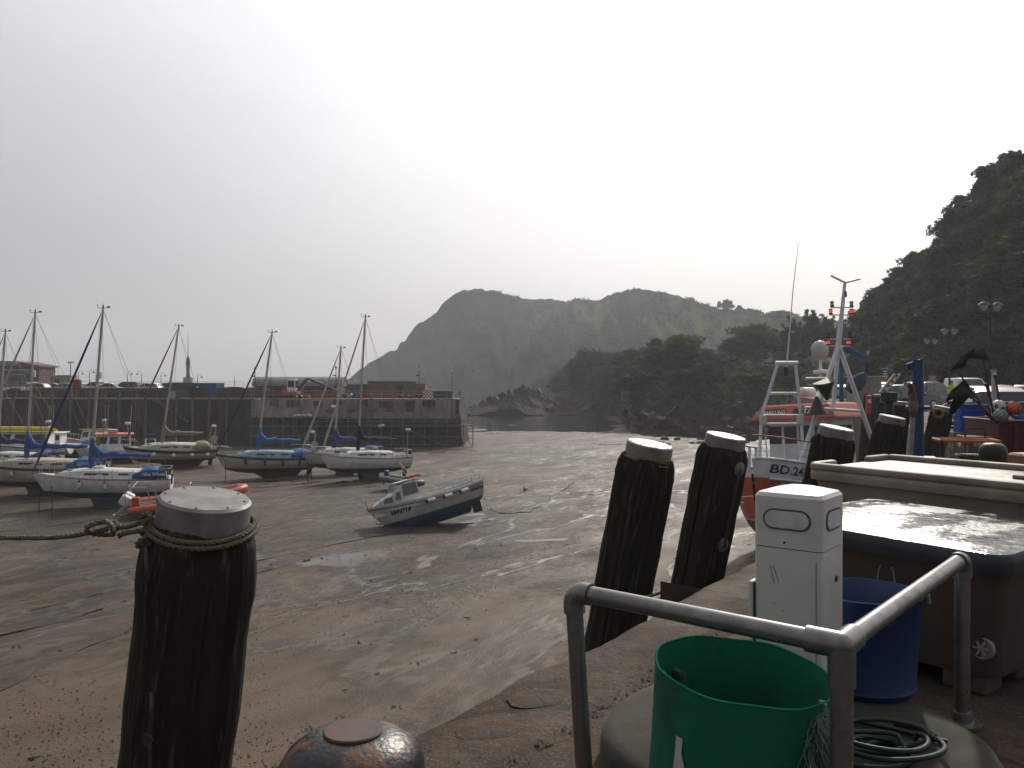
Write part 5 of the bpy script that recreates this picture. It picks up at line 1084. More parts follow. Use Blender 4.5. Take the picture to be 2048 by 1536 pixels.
# grey inflatable tender behind it
t = thing('inflatable_dinghy', 'grey inflatable dinghy tilted beyond the grey fishing boat', 'dinghy'); x = XD(806, 57); place(t, x, 57, gzs(x, 57) + .35, -18, -8, 0)
U_ = [(-1.4, .55), (-.3, .6), (.6, .56), (1.15, .36), (1.4, 0), (1.15, -.36), (.6, -.56), (-.3, -.6), (-1.4, -.55)]
MB().tube([(x_, y_, .25 + .12 * max(0, x_ - .4)) for x_, y_ in U_], .21, 10).build('tube', mm('dinghy_grey', (.12, .125, .13), .55), t, 60); MB().box((-1.1, 0, .2), (.06, .95, .4)).box((0, 0, .08), (2.4, .9, .05)).build('floor', BLACK, t, 0)
MB().box((-1.35, 0, .55), (.3, .25, .42)).box((-1.45, 0, .1), (.14, .1, .7)).build('outboard', plain((.03, .06, .22), .4), t, 0, bevel=.05)

# ---- orange inflatable with white outboards and steel frame
x = XD(378, 46.5); t = thing('inflatable_boat', 'orange rigid inflatable with two white outboards behind the near post', 'boat'); place(t, x, 46.5, gzs(x, 46.5) + .05, 14, 5.0, -5)
U_ = [(-2.9, 1.0), (-1, 1.05), (1.0, 1.02), (2.0, .82), (2.75, .45), (3.05, 0), (2.75, -.45), (2.0, -.82), (1.0, -1.02), (-1, -1.05), (-2.9, -1.0)]
OT = mm('orange_tube', (.48, .075, .03), .5)
MB().tube([(x_, y_, .75 + .35 * max(0, (x_ + .5) / 3.5) ** 2) for x_, y_ in U_], [.2] + [.27] * 9 + [.2], 12).build('tube', OT, t, 60)
MB().tube([(x_ * 1.0, y_ * 1.27, .68 + .35 * max(0, (x_ + .5) / 3.5) ** 2) for x_, y_ in U_], .07, 8).build('rubbing_strake', BLACK, t, 60)
hr = Hull(5.6, 1.7, -.42, .35, .75, .35, transom=.95, rake=.6, p=1.4, q=.8); lift(hr.mesh([(.05, 2, 0), (None, 4, 0)]), .5).build('hull', [WHITE], t, 60); lift(hr.deck(0), .5).build('deck', mm('dark_deck', (.05, .05, .05), .7), t, 60)
for y_ in (-.38, .38):
    q = MB().box((-3.1, y_, 1.25), (.55, .45, .55), M=Matrix.Rotation(R(35), 4, 'Y')).build('outboard', WHITE, t, 0, bevel=.09)
    MB().bar((-3.0, y_, 1.1), (-3.75, y_, .35), .16, .22).build('outboard_leg', mm('leg_grey', (.36, .37, .38), .4), q, 0, bevel=.03); MB().lathe([(.001, -.2), (.13, -.1), (.14, .12), (.001, .16)], 10, c=(-3.85, y_, .26)).build('propeller_cover', OT if y_ < 0 else WHITE, q, 60)
mb = MB()
for y_ in (-.85, .85): mb.tube([(-3.0, y_, .7), (-3.0, y_, 1.75), (-2.6, y_, 2.0), (-1.9, y_, 1.9), (-1.7, y_, .8)], .03, 6)
mb.tube([(-2.6, -.85, 2.0), (-2.6, .85, 2.0)], .03, 6).tube([(-3.0, -.85, 1.4), (-3.0, .85, 1.4)], .025, 6); mb.build('roll_bar', CHROME, t, 40)
MB().box((-.4, 0, 1.0), (.9, .6, .9)).build('console', OT, t, 0, bevel=.08); MB().tube([(.1, .35, 1.3), (.25, .2, 1.75), (.25, -.2, 1.75), (.1, -.35, 1.3)], .025, 6).build('grab_rail', WHITE, t, 40)
for k in range(2): MB().box((-1.3 + k * 1.9, 0, .85), (.6, .5, .5)).build('seat', BLACK, t, 0, bevel=.06)
MB().box((-2.55, -.55, 1.15), (.4, .35, .5)).build('fuel_box', REDP, t, 0, bevel=.05)

# ---- mooring ropes and chains lying on the mud, buoy
ROPEW = mm('mud_rope', (.035, .032, .026), .8)
def mudrope(pts, r, label, cat='rope', m=None, lift_=.0):
    r = r * .5
    W = []
    for a, b in pts:
        d = 7.3 * FPX / (b - 768); x = XD(a, d); W.append(Vector((x, d, 0)))
    out = []
    for i in range(len(W) - 1):
        n = max(3, int((W[i + 1] - W[i]).length / .5))
        for k in range(n):
            p = W[i].lerp(W[i + 1], k / n); p.x += .10 * math.sin(k * 1.3 + i) ; p.y += .12 * math.sin(k * .9 + 2 * i); p.z = gzs(p.x, p.y) + r * (.5 - 1.0 * (math.sin(k * .37 + i * 2) > .55)) + lift_; out.append(p)
    p = W[-1]; p.z = gzs(p.x, p.y) + r; out.append(p)
    tag(MB().tube(out, r, 6).build('mooring_rope', m or ROPEW, None, 60), label, cat, None)
mudrope([(-20, 1390), (110, 1320), (262, 1252)], .045, 'dark mooring rope running up the mud to the near post')
mudrope([(-20, 1275), (120, 1246), (205, 1222)], .06, 'thick weedy rope at the left on the mud')
mudrope([(60, 1222), (130, 1205), (205, 1190)], .035, 'short thin rope above the thick weedy one on the mud')
mudrope([(500, 1130), (620, 1102), (760, 1072), (900, 1052), (980, 1040)], .05, 'chain running from the near post towards the grey boat', 'chain')
mudrope([(505, 1152), (590, 1130), (620, 1122)], .05, 'weed covered rope end beside the chain on the mud')
mudrope([(0, 1062), (60, 1055), (220, 1035), (300, 1022)], .05, 'rope below the blue underside yacht on the mud')
mudrope([(45, 1042), (62, 1028), (90, 1020), (260, 1012)], .04, 'looped thin rope beside the near white yacht')
mudrope([(330, 968), (420, 962), (520, 975), (640, 965)], .05, 'rope stretched behind the orange inflatable on the mud')
mudrope([(500, 985), (600, 975), (690, 966), (760, 960)], .05, 'long rope in front of the twin keel yacht')
mudrope([(490, 1000), (560, 986), (640, 972)], .04, 'thin rope right of the orange inflatable bow')
mudrope([(968, 1000), (985, 1022), (1010, 1026), (1062, 1024), (1085, 1008), (1130, 980), (1150, 962)], .05, 'stern rope of the grey boat curving over the mud')
mudrope([(940, 1020), (1000, 1008), (1048, 982), (1090, 960)], .03, 'thin line leading to the orange buoy')
mudrope([(752, 1048), (800, 1050), (860, 1046)], .05, 'slack bow rope lying by the grey boat')
d = 7.3 * FPX / (982 - 768); x = XD(1050, d); t = thing('buoy', 'small orange mooring buoy lying alone on the mud', 'buoy', (x, d, gzs(x, d) + .1)); MB().sphere((0, 0, .02), .14, 12).build('float', plain((.55, .22, .02), .5), t, 180); MB().lathe([(.03, .14), (.05, .18), (.02, .22), (.001, .22)], 8).build('ring', BLACK, t, 40)
for k, (px_, py) in enumerate(((77, 1028), (103, 1032), (616, 965), (622, 968), (450, 968))):
    d = 7.3 * FPX / (py - 768); x = XD(px_, d); z = gzs(x, d); tag(MB().tube([(x, d, z + 1.75), (x + .05, d, z + .9), (x, d, z)], .025, 5).build('mooring_line', ROPEW, None, 40), ('left of two lines hanging from the near white yacht bow', 'right of two lines hanging from the near white yacht bow', 'left line hanging from the small white yacht bow', 'right line hanging from the small white yacht bow', 'line hanging from the cream and navy yacht bow')[k], 'rope')

# pools of water left round the keels
WAT = sea_material()
for k_, (px_, py, rx, ry) in enumerate(((262, 1000, 1.8, .9), (740, 962, 2.6, .8), (690, 962, 1.8, .6), (560, 962, 2.0, .7), (395, 932, 2.4, .7), (815, 1046, 1.3, .6), (925, 1028, 1.5, .4), (95, 990, 1.6, .7), (1130, 1078, 1.6, .45), (1010, 1085, 1.4, .35))):
    d = 7.3 * FPX / (py - 768); x = XD(px_, d); rr_ = random.Random(k_); ph = [rr_.uniform(0, 6) for _ in range(4)]; P_ = []
    for q_ in range(40):
        a = q_ * 2 * math.pi / 40; k2 = 1 + .25 * math.sin(2 * a + ph[0]) + .18 * math.sin(3 * a + ph[1]) + .1 * math.sin(7 * a + ph[2]); P_.append((x + rx * k2 * math.cos(a) * FX * 1.2 + rx * .5 * math.cos(a) * k2, d + ry * k2 * math.sin(a) + rx * .35 * math.cos(a)))
    zc = float(np.max(gz(np.array([p_[0] for p_ in P_]), np.array([p_[1] for p_ in P_])))) - .035
    struct(MB().prism(P_, zc - .2, zc).build('puddle', WAT, None, 0))
# seaweed scraps, worm casts and pebbles on the mud
r = np.random.default_rng(4); n = 15000
dq = 15 + 48 * r.uniform(0, 1, n) ** 1.6; xq = r.uniform(-.66, .45, n) * dq; keep = fbm(xq / 4, dq / 4, 3, 55) + r.uniform(-.25, .1, n) > -.03; xq = xq[keep]; dq = dq[keep]
C = np.stack([xq, dq, gz(xq, dq) + .012], 1); Nn = r.normal(size=C.shape) * .5 + np.array([0, 0, 1])
V, Fq = leaf_quads(C, Nn, .042, 6, 1.6); o = npmesh('weed_scraps', V, Fq, mm('weed', (.018, .018, .010), .9, spec=.05, c2=(.03, .035, .012), scale=2)); tag(o, 'scattered dark weed scraps and worm casts over the mud', 'weed'); struct(o, 'stuff')
n = 60; dq = r.uniform(15, 40, n); xq = r.uniform(-.6, .3, n) * dq; P_ = []; 
for a, b in zip(xq, dq):
    for k in range(5): P_.append((a + r.normal() * .07, b + r.normal() * .06))
P_ = np.array(P_); C = np.stack([P_[:, 0], P_[:, 1], gz(P_[:, 0], P_[:, 1]) + .02], 1); V, Fq = leaf_quads(C, r.normal(size=C.shape) * .35 + np.array([0, 0, 1]), .07, 8, 2.0)
o = npmesh('green_weed', V, Fq, mm('green_weed', (.022, .055, .014), .9, spec=.05)); tag(o, 'small clumps of green seaweed on the near mud', 'seaweed'); struct(o, 'stuff')

# ------------------------------------------------------------------ fishing boat with the orange wheelhouse roof
d0_ = 37.5; x0 = XD(1600, d0_); BOW = Vector((-.66, -.75, 0)); yaw = math.degrees(math.atan2(BOW.y, BOW.x))
root = thing('fishing_trawler', 'orange and white fishing boat with tripod mast moored by the quay', 'fishing boat')
FBZ = -5.75; place(root, x0, d0_, FBZ, yaw, 1.0, -4.0)
FO = mm('trawler_orange', (.47, .075, .028), .38, c2=(.36, .06, .025), scale=1.5); FW = mm('trawler_white', (.72, .73, .76), .4, c2=(.56, .57, .60), scale=1.2); FG = mm('trawler_grey', (.05, .055, .06), .7, c2=(.08, .08, .08), scale=1.5)
hf = Hull(9.0, 4.0, -1.0, 2.1, 2.85, 2.15, transom=.9, rake=.12, p=3.2, q=.62, mid=.45, bowp=2.8, bluff=.6, kp=4); dz = 1.35
def W_(zs): return zs - .78
lift(hf.mesh([(W_, 3, 1), (lambda zs: zs - 1.55, 2, 0), (lambda zs: zs - 1.60, 1, 1), (.28, 2, 0), (.2, 1, 3), (None, 6, 2)], 33), dz).build('hull', [FO, FW, FG, plain((.42, .36, .24), .5)], root, 60)
lift(hf.deck(-.65, t1=.97), dz).build('deck', mm('trawler_deck', (.22, .22, .21), .6, c2=(.3, .3, .3), scale=2), root, 60)
mb = MB()
for s in (1, -1): mb.tube([hf.edge(t, s, .02, dz + .03) for t in np.linspace(.0, .995, 26)], .07, 6)
mb.build('gunwale', FW, root, 50)
mb = MB()
for s in (1, -1): mb.tube([hf.edge(t, s, -.05, dz - .80) for t in np.linspace(.0, .97, 22)], .05, 6)
mb.build('rubbing_band', FW, root, 50)
mb = MB()
for s in (1, -1): mb.tube([Vector((hf.x(t, .55), s * (hf.y(t, .95) + .02), .95 + dz)) for t in np.linspace(.02, .96, 22)], .035, 6)
mb.build('rubbing_band', FW, root, 50)
MB().prism([(-4.3, .6), (3.2, .6), (3.6, .1), (-4.2, -.05)], -.14, .14, M=Matrix.Rotation(R(90), 4, 'X')).build('keel', FG, root, 0)
def ftext(txt, size, xc, dzs, m, name, slope=0, side=1):
    def fn(a, b):
        x = xc - a * side; t = hf.t_of(x, 2.3); z = hf.sheer(t) + dzs + b; return Vector((x, side * (hf.y(hf.t_of(x, z), z) + .02), z + dz))
    text_obj(txt, size, m, root, None, fn=fn, shear=.15, off=.01, name=name)
ftext('BD.247', .50, 3.45, -.40, BLACK, 'registration'); ftext('SPARKLING STAR', .17, 3.2, -1.0, WHITE, 'boat_name')
# bow rails: white flat stanchions, two wires and a red top rail
for s in (1, -1):
    for t in (.5, .58, .66, .74, .82, .9, .965): 
        a = hf.edge(t, s, .1, dz); MB().bar(a, a + Vector((-.05, -s * .04, .95)), .03, .14).build('stanchion', FW, root, 0)
    for hgt in (.3, .62): MB().tube([hf.edge(t, s, .1 + .03 * hgt, dz + hgt) for t in np.linspace(.42, .99, 16)], .015, 5).build('rail_wire', CHROME, root, 40)
    MB().tube([hf.edge(t, s, .14, dz + .97) for t in np.linspace(.42, .992, 18)], .035, 6).build('top_rail', REDP, root, 40)
# wheelhouse
wx0, wx1, ww, wz = -3.7, -.5, 1.5, dz + 1.45; wh_h = 3.05
rings = [[Vector((xx_ + sl * z, s * ww * (1 - .02 * z), wz + z)) for z, s in ((0, -1), (wh_h, -1), (wh_h, 1), (0, 1))] for xx_, sl in ((wx0, .0), (wx1, -.06))]
wh = MB().loft(rings).build('wheelhouse', FW, root, 0, bevel=.06)
for k in range(4):
    y0 = (-.93 + k * .485) * ww; q = [Vector((wx1 - .06 * z + .015, y_, wz + z)) for y_, z in ((y0, 1.85), (y0 + .36 * ww, 1.85), (y0 + .36 * ww, 2.62), (y0, 2.62))]
    MB().add(q, [(0, 1, 2, 3)]).build('window', GLASS, wh, 0, solid=.02); MB().tube([p + Vector((.01, 0, 0)) for p in q], .03, 5, closed=True).build('window_frame', mm('red_frame', (.25, .06, .04), .5) if k == 1 else BLACK, wh, 30)
for s in (1, -1):
    for k in range(3):
        xa = wx0 + .35 + k * .9; q = [Vector((x_, s * (ww * .97 + .015), wz + z)) for x_, z in ((xa, 1.9), (xa + .62, 1.9), (xa + .62, 2.6), (xa, 2.6))]
        MB().add(q, [(0, 1, 2, 3) if s < 0 else (3, 2, 1, 0)]).build('window', GLASS, wh, 0, solid=.02)
# orange roof with sloping brow carrying the name
zr = wz + wh_h; rp = [(wx0 - .25, 0), (wx1 + .45, 0)]
rf = MB().loft([[Vector((x_, s * y_, z)) for x_, y_, s in ((wx0 - .3, yy, -1), (xf, yy, -1), (xf, yy, 1), (wx0 - .3, yy, 1))] for z, xf, yy in ((zr - .12, wx1 + .62, ww + .5), (zr - .02, wx1 + .6, ww + .48), (zr + .52, wx1 + .22, ww + .1), (zr + .6, wx1 + .1, ww))]).build('roof', FO, root, 0, bevel=.02)
def brow(a, b):   # point on the sloping front of the roof
    return Vector((wx1 + .62 - .38 * (b + .06) / .58 + .03, a, zr + b))
pan = MB()
for a0, a1 in ((-1.5, -.3), (.02, 1.45)): pan.add([brow(a0, .06), brow(a1, .06), brow(a1 - .04, .40), brow(a0 + .04, .40)], [(0, 1, 2, 3)])
pan.build('name_panel', BLACK, rf, 0)
for txt, c in (('SPARKLING', -.9), ('STAR', .74)): text_obj(txt, .27 if c < 0 else .3, WHITE, rf, None, fn=lambda u, v, c=c: brow(c + u * (.82 if c < 0 else 1.15), .23 + v) + Vector((.012, 0, 0)), off=.004)
stp = MB()
for c in (-1.66, 1.62): stp.add([brow(c - .12, .12), brow(c + .12, .08), brow(c + .05, .36), brow(c - .14, .33)], [(0, 1, 2, 3)])
stp.build('name_flourish', plain((.12, .28, .42), .5), rf, 0)
# tripod mast
bpy.context.view_layer.update(); RI = root.matrix_world.inverted()
def lo_(px_, py, d): return RI @ at(px_, py, d)
MWH = FW; ap = lo_(1677, 690, 36.6); top = lo_(1690, 563, 36.6); lx = (RI.to_3x3() @ Vector((1, 0, 0))).normalized(); upv = (RI.to_3x3() @ Vector((0, 0, 1))).normalized()
leg = [(lo_(1582, 985, 35.2), .10), (lo_(1760, 925, 37.6), .10), (lo_(1659, 905, 37.2), .09)]
for a, r_ in leg: MB().tube([a, ap], r_, 10).build('mast_leg', MWH, root, 40)
ms = MB().tube([ap - (top - ap) * .07, ap, top], [.13, .12, .065], 10).build('mast', MWH, root, 40)
MB().tube([lo_(1610, 815, 36), lo_(1720, 822, 37)], .06, 8).build('crosstree', MWH, ms, 40)
sdv = Vector((-.55, -.83, 0)); sdv = Vector((0, 1, 0))
MB().tube([top - Vector((0, 0, .05)), top + lx * .66 + upv * .12], .05, 6).tube([top - Vector((0, 0, .05)), top - lx * .62 + upv * .26], .05, 6).build('y_spreader', MWH, ms, 40)
LG = {'r': mat('lamp_red', (.9, .04, .05), .3, emit=.8), 'g': mat('lamp_green', (.03, .35, .25), .3, emit=.12), 'd': mat('lamp_dark', (.10, .04, .03), .3)}
for py, kinds, w in ((615, 'gg', .43), (630, 'rr', .46), (678, 'dd', .46), (692, 'rr', .45)):
    c = lo_(1683.5 - (py - 620) * .09, py, 36.6); br = MB().bar(c - lx * (w + .05), c + lx * (w + .05), .12, .035).build('lamp_bracket', MWH, ms, 0)
    for s_ in (-1, 1):
        p = c + lx * (s_ * w) + upv * .02; l = MB().lathe([(.001, 0), (.085, 0), (.085, .06), (.07, .07), (.07, .2), (.085, .21), (.085, .25), (.001, .25)], 12, c=p).build('lamp_housing', BLACK, ms, 40); MB().lathe([(.078, .07), (.078, .2)], 12, c=p).build('lens', LG[kinds[0]], l, 60)
MB().box(ap.lerp(top, .80) + lx * .05, (.16, .14, .25)).build('horn', BLACK, ms, 0, bevel=.02)
# gantry at the bow
G = lambda a, b: lo_(a, b, 36.2)
MB().tube([G(1519, 915), G(1523, 832), G(1555, 730)], .075, 8).tube([G(1606, 905), G(1602, 835), G(1591, 730)], .075, 8).tube([G(1551, 726), G(1596, 726)], .09, 8).build('gantry', MWH, root, 40)
for yy in (831, 848): MB().tube([G(1524, yy), G(1604, yy)], .06, 8).build('gantry_bar', OFFW, root, 40)
MB().tube([G(1538, 787), G(1597, 787)], .07, 8).build('gantry_bar', MWH, root, 40)
for a_ in (1526, 1601): MB().box(G(a_, 840), (.3, .3, .5)).build('gantry_gusset', OFFW, root, 0, bevel=.1)
MB().tube([G(1574, 724), G(1577, 690), G(1586, 580), G(1597, 482)], [.035, .03, .02, .008], 6).build('whip_aerial', WHITE, root, 40)
MB().box(G(1572, 742), (.16, .16, .4)).build('block', BLACK, root, 0, bevel=.04)
MB().tube([G(1570, 750), G(1572, 800)], .02, 5).tube([G(1576, 750), G(1581, 800)], .02, 5).build('hoist_line', WIRE, root, 40)
# satellite dome on a post, hauler, life raft canister, cones
dm = lo_(1641, 760, 38.6); MB().tube([dm - upv * 1.0, dm + upv * 1.0], .08, 8).build('dome_post', MWH, root, 40)
MB().lathe([(.001, 0), (.25, .02), (.38, .25), (.40, .5), (.33, .72), (.18, .86), (.001, .9)], 18, c=dm + upv * .95).build('satellite_dome', mm('dome_grey', (.42, .42, .44), .4), root, 60)
MB().lathe([(.3, 0), (.34, .08), (.3, .16), (.001, .2)], 14, c=dm + upv * .3).build('radome', WHITE, root, 60)
MB().tube([lo_(1598, 785, 39), lo_(1601, 785, 39), lo_(1626, 785, 39.2), lo_(1630, 785, 39.2)], [.12, .24, .24, .12], 14).build('life_raft_canister', WHITE, root, 60)
MB().lathe([(.50, .40), (.45, .39), (.06, -.45), (.001, -.45)], 14, c=lo_(1651, 780, 35.6), M=Matrix.Rotation(R(18), 3, 'Y')).build('day_cone', BLACK, root, 50)
MB().lathe([(.001, .42), (.06, .4), (.40, -.36), (.3, -.38)], 14, c=lo_(1634, 812, 35.5)).build('day_cone', BLACK, root, 50)
MB().tube([lo_(1612, 757, 36), lo_(1655, 757, 36)], .06, 8).build('cone_arm', MWH, root, 40)
# deck clutter
for k, (a, b, c, m_) in enumerate(((1.5, .5, .5, mm('deck_blue', (.02, .11, .3), .5)), (1.9, -.7, .4, OFFW), (2.7, .2, .45, mm('deck_grey', (.2, .2, .2), .6)))):
    MB().box((a, b, dz + 1.75), (c, c * .8, .5)).build('fish_box', m_, root, 0, bevel=.03)
MB().lathe([(.3, -.25), (.32, -.2), (.12, -.18), (.12, .18), (.32, .2), (.3, .25)], 14, c=(1.6, -.2, dz + 2.0), M=Matrix.Rotation(R(90), 4, 'X')).build('winch', mm('winch_red', (.3, .05, .03), .5), root, 40)
for k in range(5):
    q = [Vector((1.2 + .4 * k + .3 * math.cos(a + k), .6 * math.sin(a * 1.3 + k), dz + 1.7 + .15 * k * .3 + .12 * math.sin(2 * a))) for a in np.linspace(0, 5, 12)]; MB().tube(q, .03, 5).build('rope_coil', ROPE if k % 2 else BLACK, root, 40)
for k in range(3): MB().lathe([(.001, -.06), (.1, -.05), (.12, 0), (.1, .05), (.001, .06)], 10, c=(2.2 + k * .5, 1.35 - .3 * k, dz + 1.75 + .1 * k), M=Matrix.Rotation(R(60), 3, 'X')).build('float', ORNG, root, 60)
# arm hanging over the side at the bow
a = hf.edge(.93, -1, .1, dz + .9); MB().tube([a, a + lx * -.55 + Vector((0, 0, .25)), a + lx * -.6 + Vector((0, 0, -.55))], .045, 6).build('anchor_arm', BLACK, root, 40)
mm_ = MB(); 
for k in range(4): mm_.tube([leg[1][0] + Vector((-.3 - .3 * k, 0, -.2)), leg[1][0] + Vector((-.3 - .3 * k, 0, .5))], .03, 5)
mm_.tube([leg[1][0] + Vector((-.1, 0, .5)), leg[1][0] + Vector((-1.6, 0, .5))], .04, 6).build('aft_rail', REDP, root, 40)

# ------------------------------------------------------------------ mooring posts along the near quay
CAPM = mm('post_cap_metal', (.26, .25, .235), .42, .45, c2=(.16, .15, .135), scale=6, detail=9, rough2=.65)
POSTT = mm('post_timber', (.026, .024, .018), .88, spec=.15, c2=(.15, .14, .112), scale=4, stretch=(5, 5, .45), bump=1.0, bscale=14, lo=.56, hi=.82, detail=9)
NIN = Vector((.81, -.59, 0))                       # from the water towards the quay
def rsq(w, ch, z, off=0):
    """square with rounded corners"""
    P = []; n = 5; c = w / 2 - ch
    for qx, qy, a0 in ((1, 1, 0), (-1, 1, 90), (-1, -1, 180), (1, -1, 270)):
        for k in range(n): a = R(a0 + 90 * k / (n - 1)); P.append(Vector((qx * c + ch * math.cos(a), qy * c + ch * math.sin(a), z)))
    return P
def mooring_post(label, x, y, tilt=11.5, zt=1.07, rz=0.63, capd=.4, w=.47, depth=7, hw=None):
    ax = Vector((-NIN.y, NIN.x, 0)); t = thing('mooring_post', label, 'mooring post', (x, y, zt))
    t.rotation_euler = (Matrix.Rotation(R(tilt), 3, Vector((-NIN.y, NIN.x, 0)).normalized()) @ Matrix.Rotation(rz, 3, 'Z')).to_euler()
    rings = []; rr_ = random.Random(int(x * 100))
    zs = [-depth, -4, -3, -2.4, -2.0, -1.7, -1.45, -1.2, -1.0, -.8, -.65, -.5, -.42, -.34, -.29, -.24, -.20, -.17, -.14, -.12, -.10]
    for z in zs:
        f = 0 if z < -.34 else ((z + .34) / .24) ** 1.7; ww_ = w * (1 + .02 * rr_.uniform(-1, 1)) * (1 - f) + capd * .99 * f; ch = .055 * (1 - f) + capd * .495 * f
        A_ = 2 * np.pi * np.arange(88) / 88; e = 10 * (1 - f) + 2.0 * f; den = (np.abs(np.cos(A_)) ** e + np.abs(np.sin(A_)) ** e) ** (1 / e); o_z = np.zeros(88)
        sp_ = .5 * vnoise(A_ * 9 + x * 3, o_z + z * .35, 3) + .5 * vnoise(A_ * 23, o_z + z * .8 + x, 5)
        rad_ = ww_ / 2 / den - (1 - f) * (.026 * np.clip(sp_ - .5, 0, 1) * 2 + .012 * vnoise(A_ * 3, o_z + z * 2.2, 8) + .035 * np.clip(np.abs(np.cos(A_) * np.sin(A_)) * 2 - .86, 0, 1) / .14)
        ring = [Vector((float(r1) * math.cos(a1), float(r1) * math.sin(a1), z)) for r1, a1 in zip(rad_, A_)]
        rings.append(ring)
    MB().loft(rings).build('timber', POSTT, t, 28)
    c = MB().lathe([(capd / 2 + .004, -.125), (capd / 2 + .008, -.12), (capd / 2 + .006, -.012), (capd / 2 - .006, 0), (.001, .004)], 40).build('cap', CAPM, t, 35)
    for k in range(8):
        a = k * math.pi / 4 + .3; MB().lathe([(.007, .001), (.007, .004), (.001, .006)], 8, c=(math.cos(a) * capd * .44, math.sin(a) * capd * .44, 0)).build('bolt', CAPM, c, 40)
    if hw == 'plates':
        for zz1, xx1 in ((-.30, .02), (-1.10, .0)): MB().lathe([(.001, .0), (.075, .0), (.075, .015), (.03, .03), (.001, .03)], 20, M=Matrix.Translation((xx1, -w / 2 + .012, zz1)) @ Matrix.Rotation(R(90), 4, 'X')).build('washer_plate', CAPM, t, 40)
        MB().tube([(.02, -w / 2 - .03, -.30), (-.05, -w / 2 - .06, -.36), (-.06, -w / 2 - .06, -.5), (-.06, -w / 2 - .06, -1.0), (-.05, -w / 2 - .06, -1.10), (.0, -w / 2 - .03, -1.10)], .016, 8).build('grab_bar', mm('dark_bar', (.06, .055, .05), .6, .5), t, 50)
    return t
POSTS = [('nearest dark timber mooring post with a grey cap at the left', -1.362, 3.68, 'near'), ('weathered mooring post with yellow twine round its cap', 1.235, 7.4, None), ('mooring post with a grab bar between round plates', 2.21, 8.55, 'plates'),
    ('mooring post standing in front of the fishing boat wheelhouse', 3.98, 10.15, None), ('mooring post left of the blue davit', 6.25, 13.6, None), ('mooring post with bright cap right of the blue davit', 10.2, 19.6, None),
    ('first of the far row of posts right of the fishing boat', 11.75, 25, None), ('second of the far row of posts right of the fishing boat', 12.9, 28.5, None), ('third of the far row of posts right of the fishing boat', 19.0, 43, None), ('farthest visible post of the row beside the fishing boat', 19.85, 46, None)]
PO_ = [mooring_post(l, x, y, hw=h, capd=.385 if h == 'near' else .4, zt=1.095 if h == 'near' else 1.07, tilt=10.5 if h == 'near' else 11.5) for l, x, y, h in POSTS]
for k in (6, 7, 8, 9): PO_[k].rotation_euler = (Matrix.Rotation(R(5), 3, Vector((.5, .86, 0))) @ Matrix.Rotation(.4, 3, 'Z')).to_euler()

def twist_rope(name, pts, r, m, parent=None, pitch=.07, strands=3, n=6, step=.02):
    """laid rope: strands wound round a centre line"""
    P = [Vector(p) for p in pts]; L = [0]
    for a, b in zip(P[:-1], P[1:]): L.append(L[-1] + (b - a).length)
    N_ = max(6, int(L[-1] / step)); Q = []
    for i in range(N_ + 1):
        s = L[-1] * i / N_; k = max(j for j in range(len(L)) if L[j] <= s + 1e-9); k = min(k, len(P) - 2); f = (s - L[k]) / max(1e-9, L[k + 1] - L[k]); p0 = P[max(0, k - 1)]; p1 = P[k]; p2 = P[k + 1]; p3 = P[min(len(P) - 1, k + 2)]
        Q.append(.5 * ((2 * p1) + (p2 - p0) * f + (2 * p0 - 5 * p1 + 4 * p2 - p3) * f * f + (3 * p1 - p0 - 3 * p2 + p3) * f ** 3))
    mb = MB(); u = None
    fr = []
    for i in range(len(Q)):
        T_ = (Q[min(i + 1, len(Q) - 1)] - Q[max(0, i - 1)]).normalized(); u = T_.orthogonal().normalized() if u is None else (u - T_ * u.dot(T_)).normalized(); fr.append((u.copy(), T_.cross(u)))
    for s in range(strands):
        path = []
        for i, q in enumerate(Q):
            a = 2 * math.pi * (i * L[-1] / N_ / pitch + s / strands); path.append(q + (fr[i][0] * math.cos(a) + fr[i][1] * math.sin(a)) * r * .52)
        mb.tube(path, r * .56, n)
    return mb.build(name, m, parent, 60)
HEMP = mm('hemp_rope', (.15, .13, .085), .9, c2=(.085, .075, .05), scale=25, bump=.4, bscale=120)
p1 = PO_[0]; bpy.context.view_layer.update(); M1 = p1.matrix_world
cap_r = .204
def on_cap(a, z, r=cap_r): return M1 @ Vector((r * math.cos(a), r * math.sin(a), z))
def ang_of(v): q = M1.inverted() @ v; return math.atan2(q.y, q.x)
ca = ang_of(Vector((0, 0, 1.0)));                         # side facing the camera
rope1 = thing('mooring_line', 'thick hemp rope tied round the near post and running off left', 'rope', (0, 0, 0))
knot = on_cap(ca - 1.35, -.11, .234)
k_side = knot if (knot - Vector((-1.6, 3.6, .95))).length < (on_cap(ca + 1.35, -.11, .234) - Vector((-1.6, 3.6, .95))).length else on_cap(ca + 1.35, -.11, .234)
sg = -1 if k_side is knot else 1
for dzr, rr2 in ((-.118, .222), (-.140, .231)):
    twist_rope('loop', [on_cap(ca + sg * (1.35 - i * .36), dzr - .018 * math.sin(i * .55), rr2) for i in range(17)], .0128, HEMP, rope1)
kx = k_side
twist_rope('knot', [kx + Vector((.03 * math.sin(a * 2), -.035 * math.cos(a), .055 * math.sin(a) - .01 * a)) for a in np.linspace(0, 9, 16)], .0128, HEMP, rope1)
e1 = at(215, 1058, 3.62)
twist_rope('line', [kx + Vector((0, 0, .01)), kx.lerp(e1, .5) + Vector((0, 0, -.004)), e1 + Vector((.05, 0, .01))], .0128, HEMP, rope1)
twist_rope('line', [kx + Vector((0, 0, -.03)), kx.lerp(e1, .5) + Vector((0, 0, -.03)), e1 + Vector((.05, 0, -.03))], .0125, HEMP, rope1)
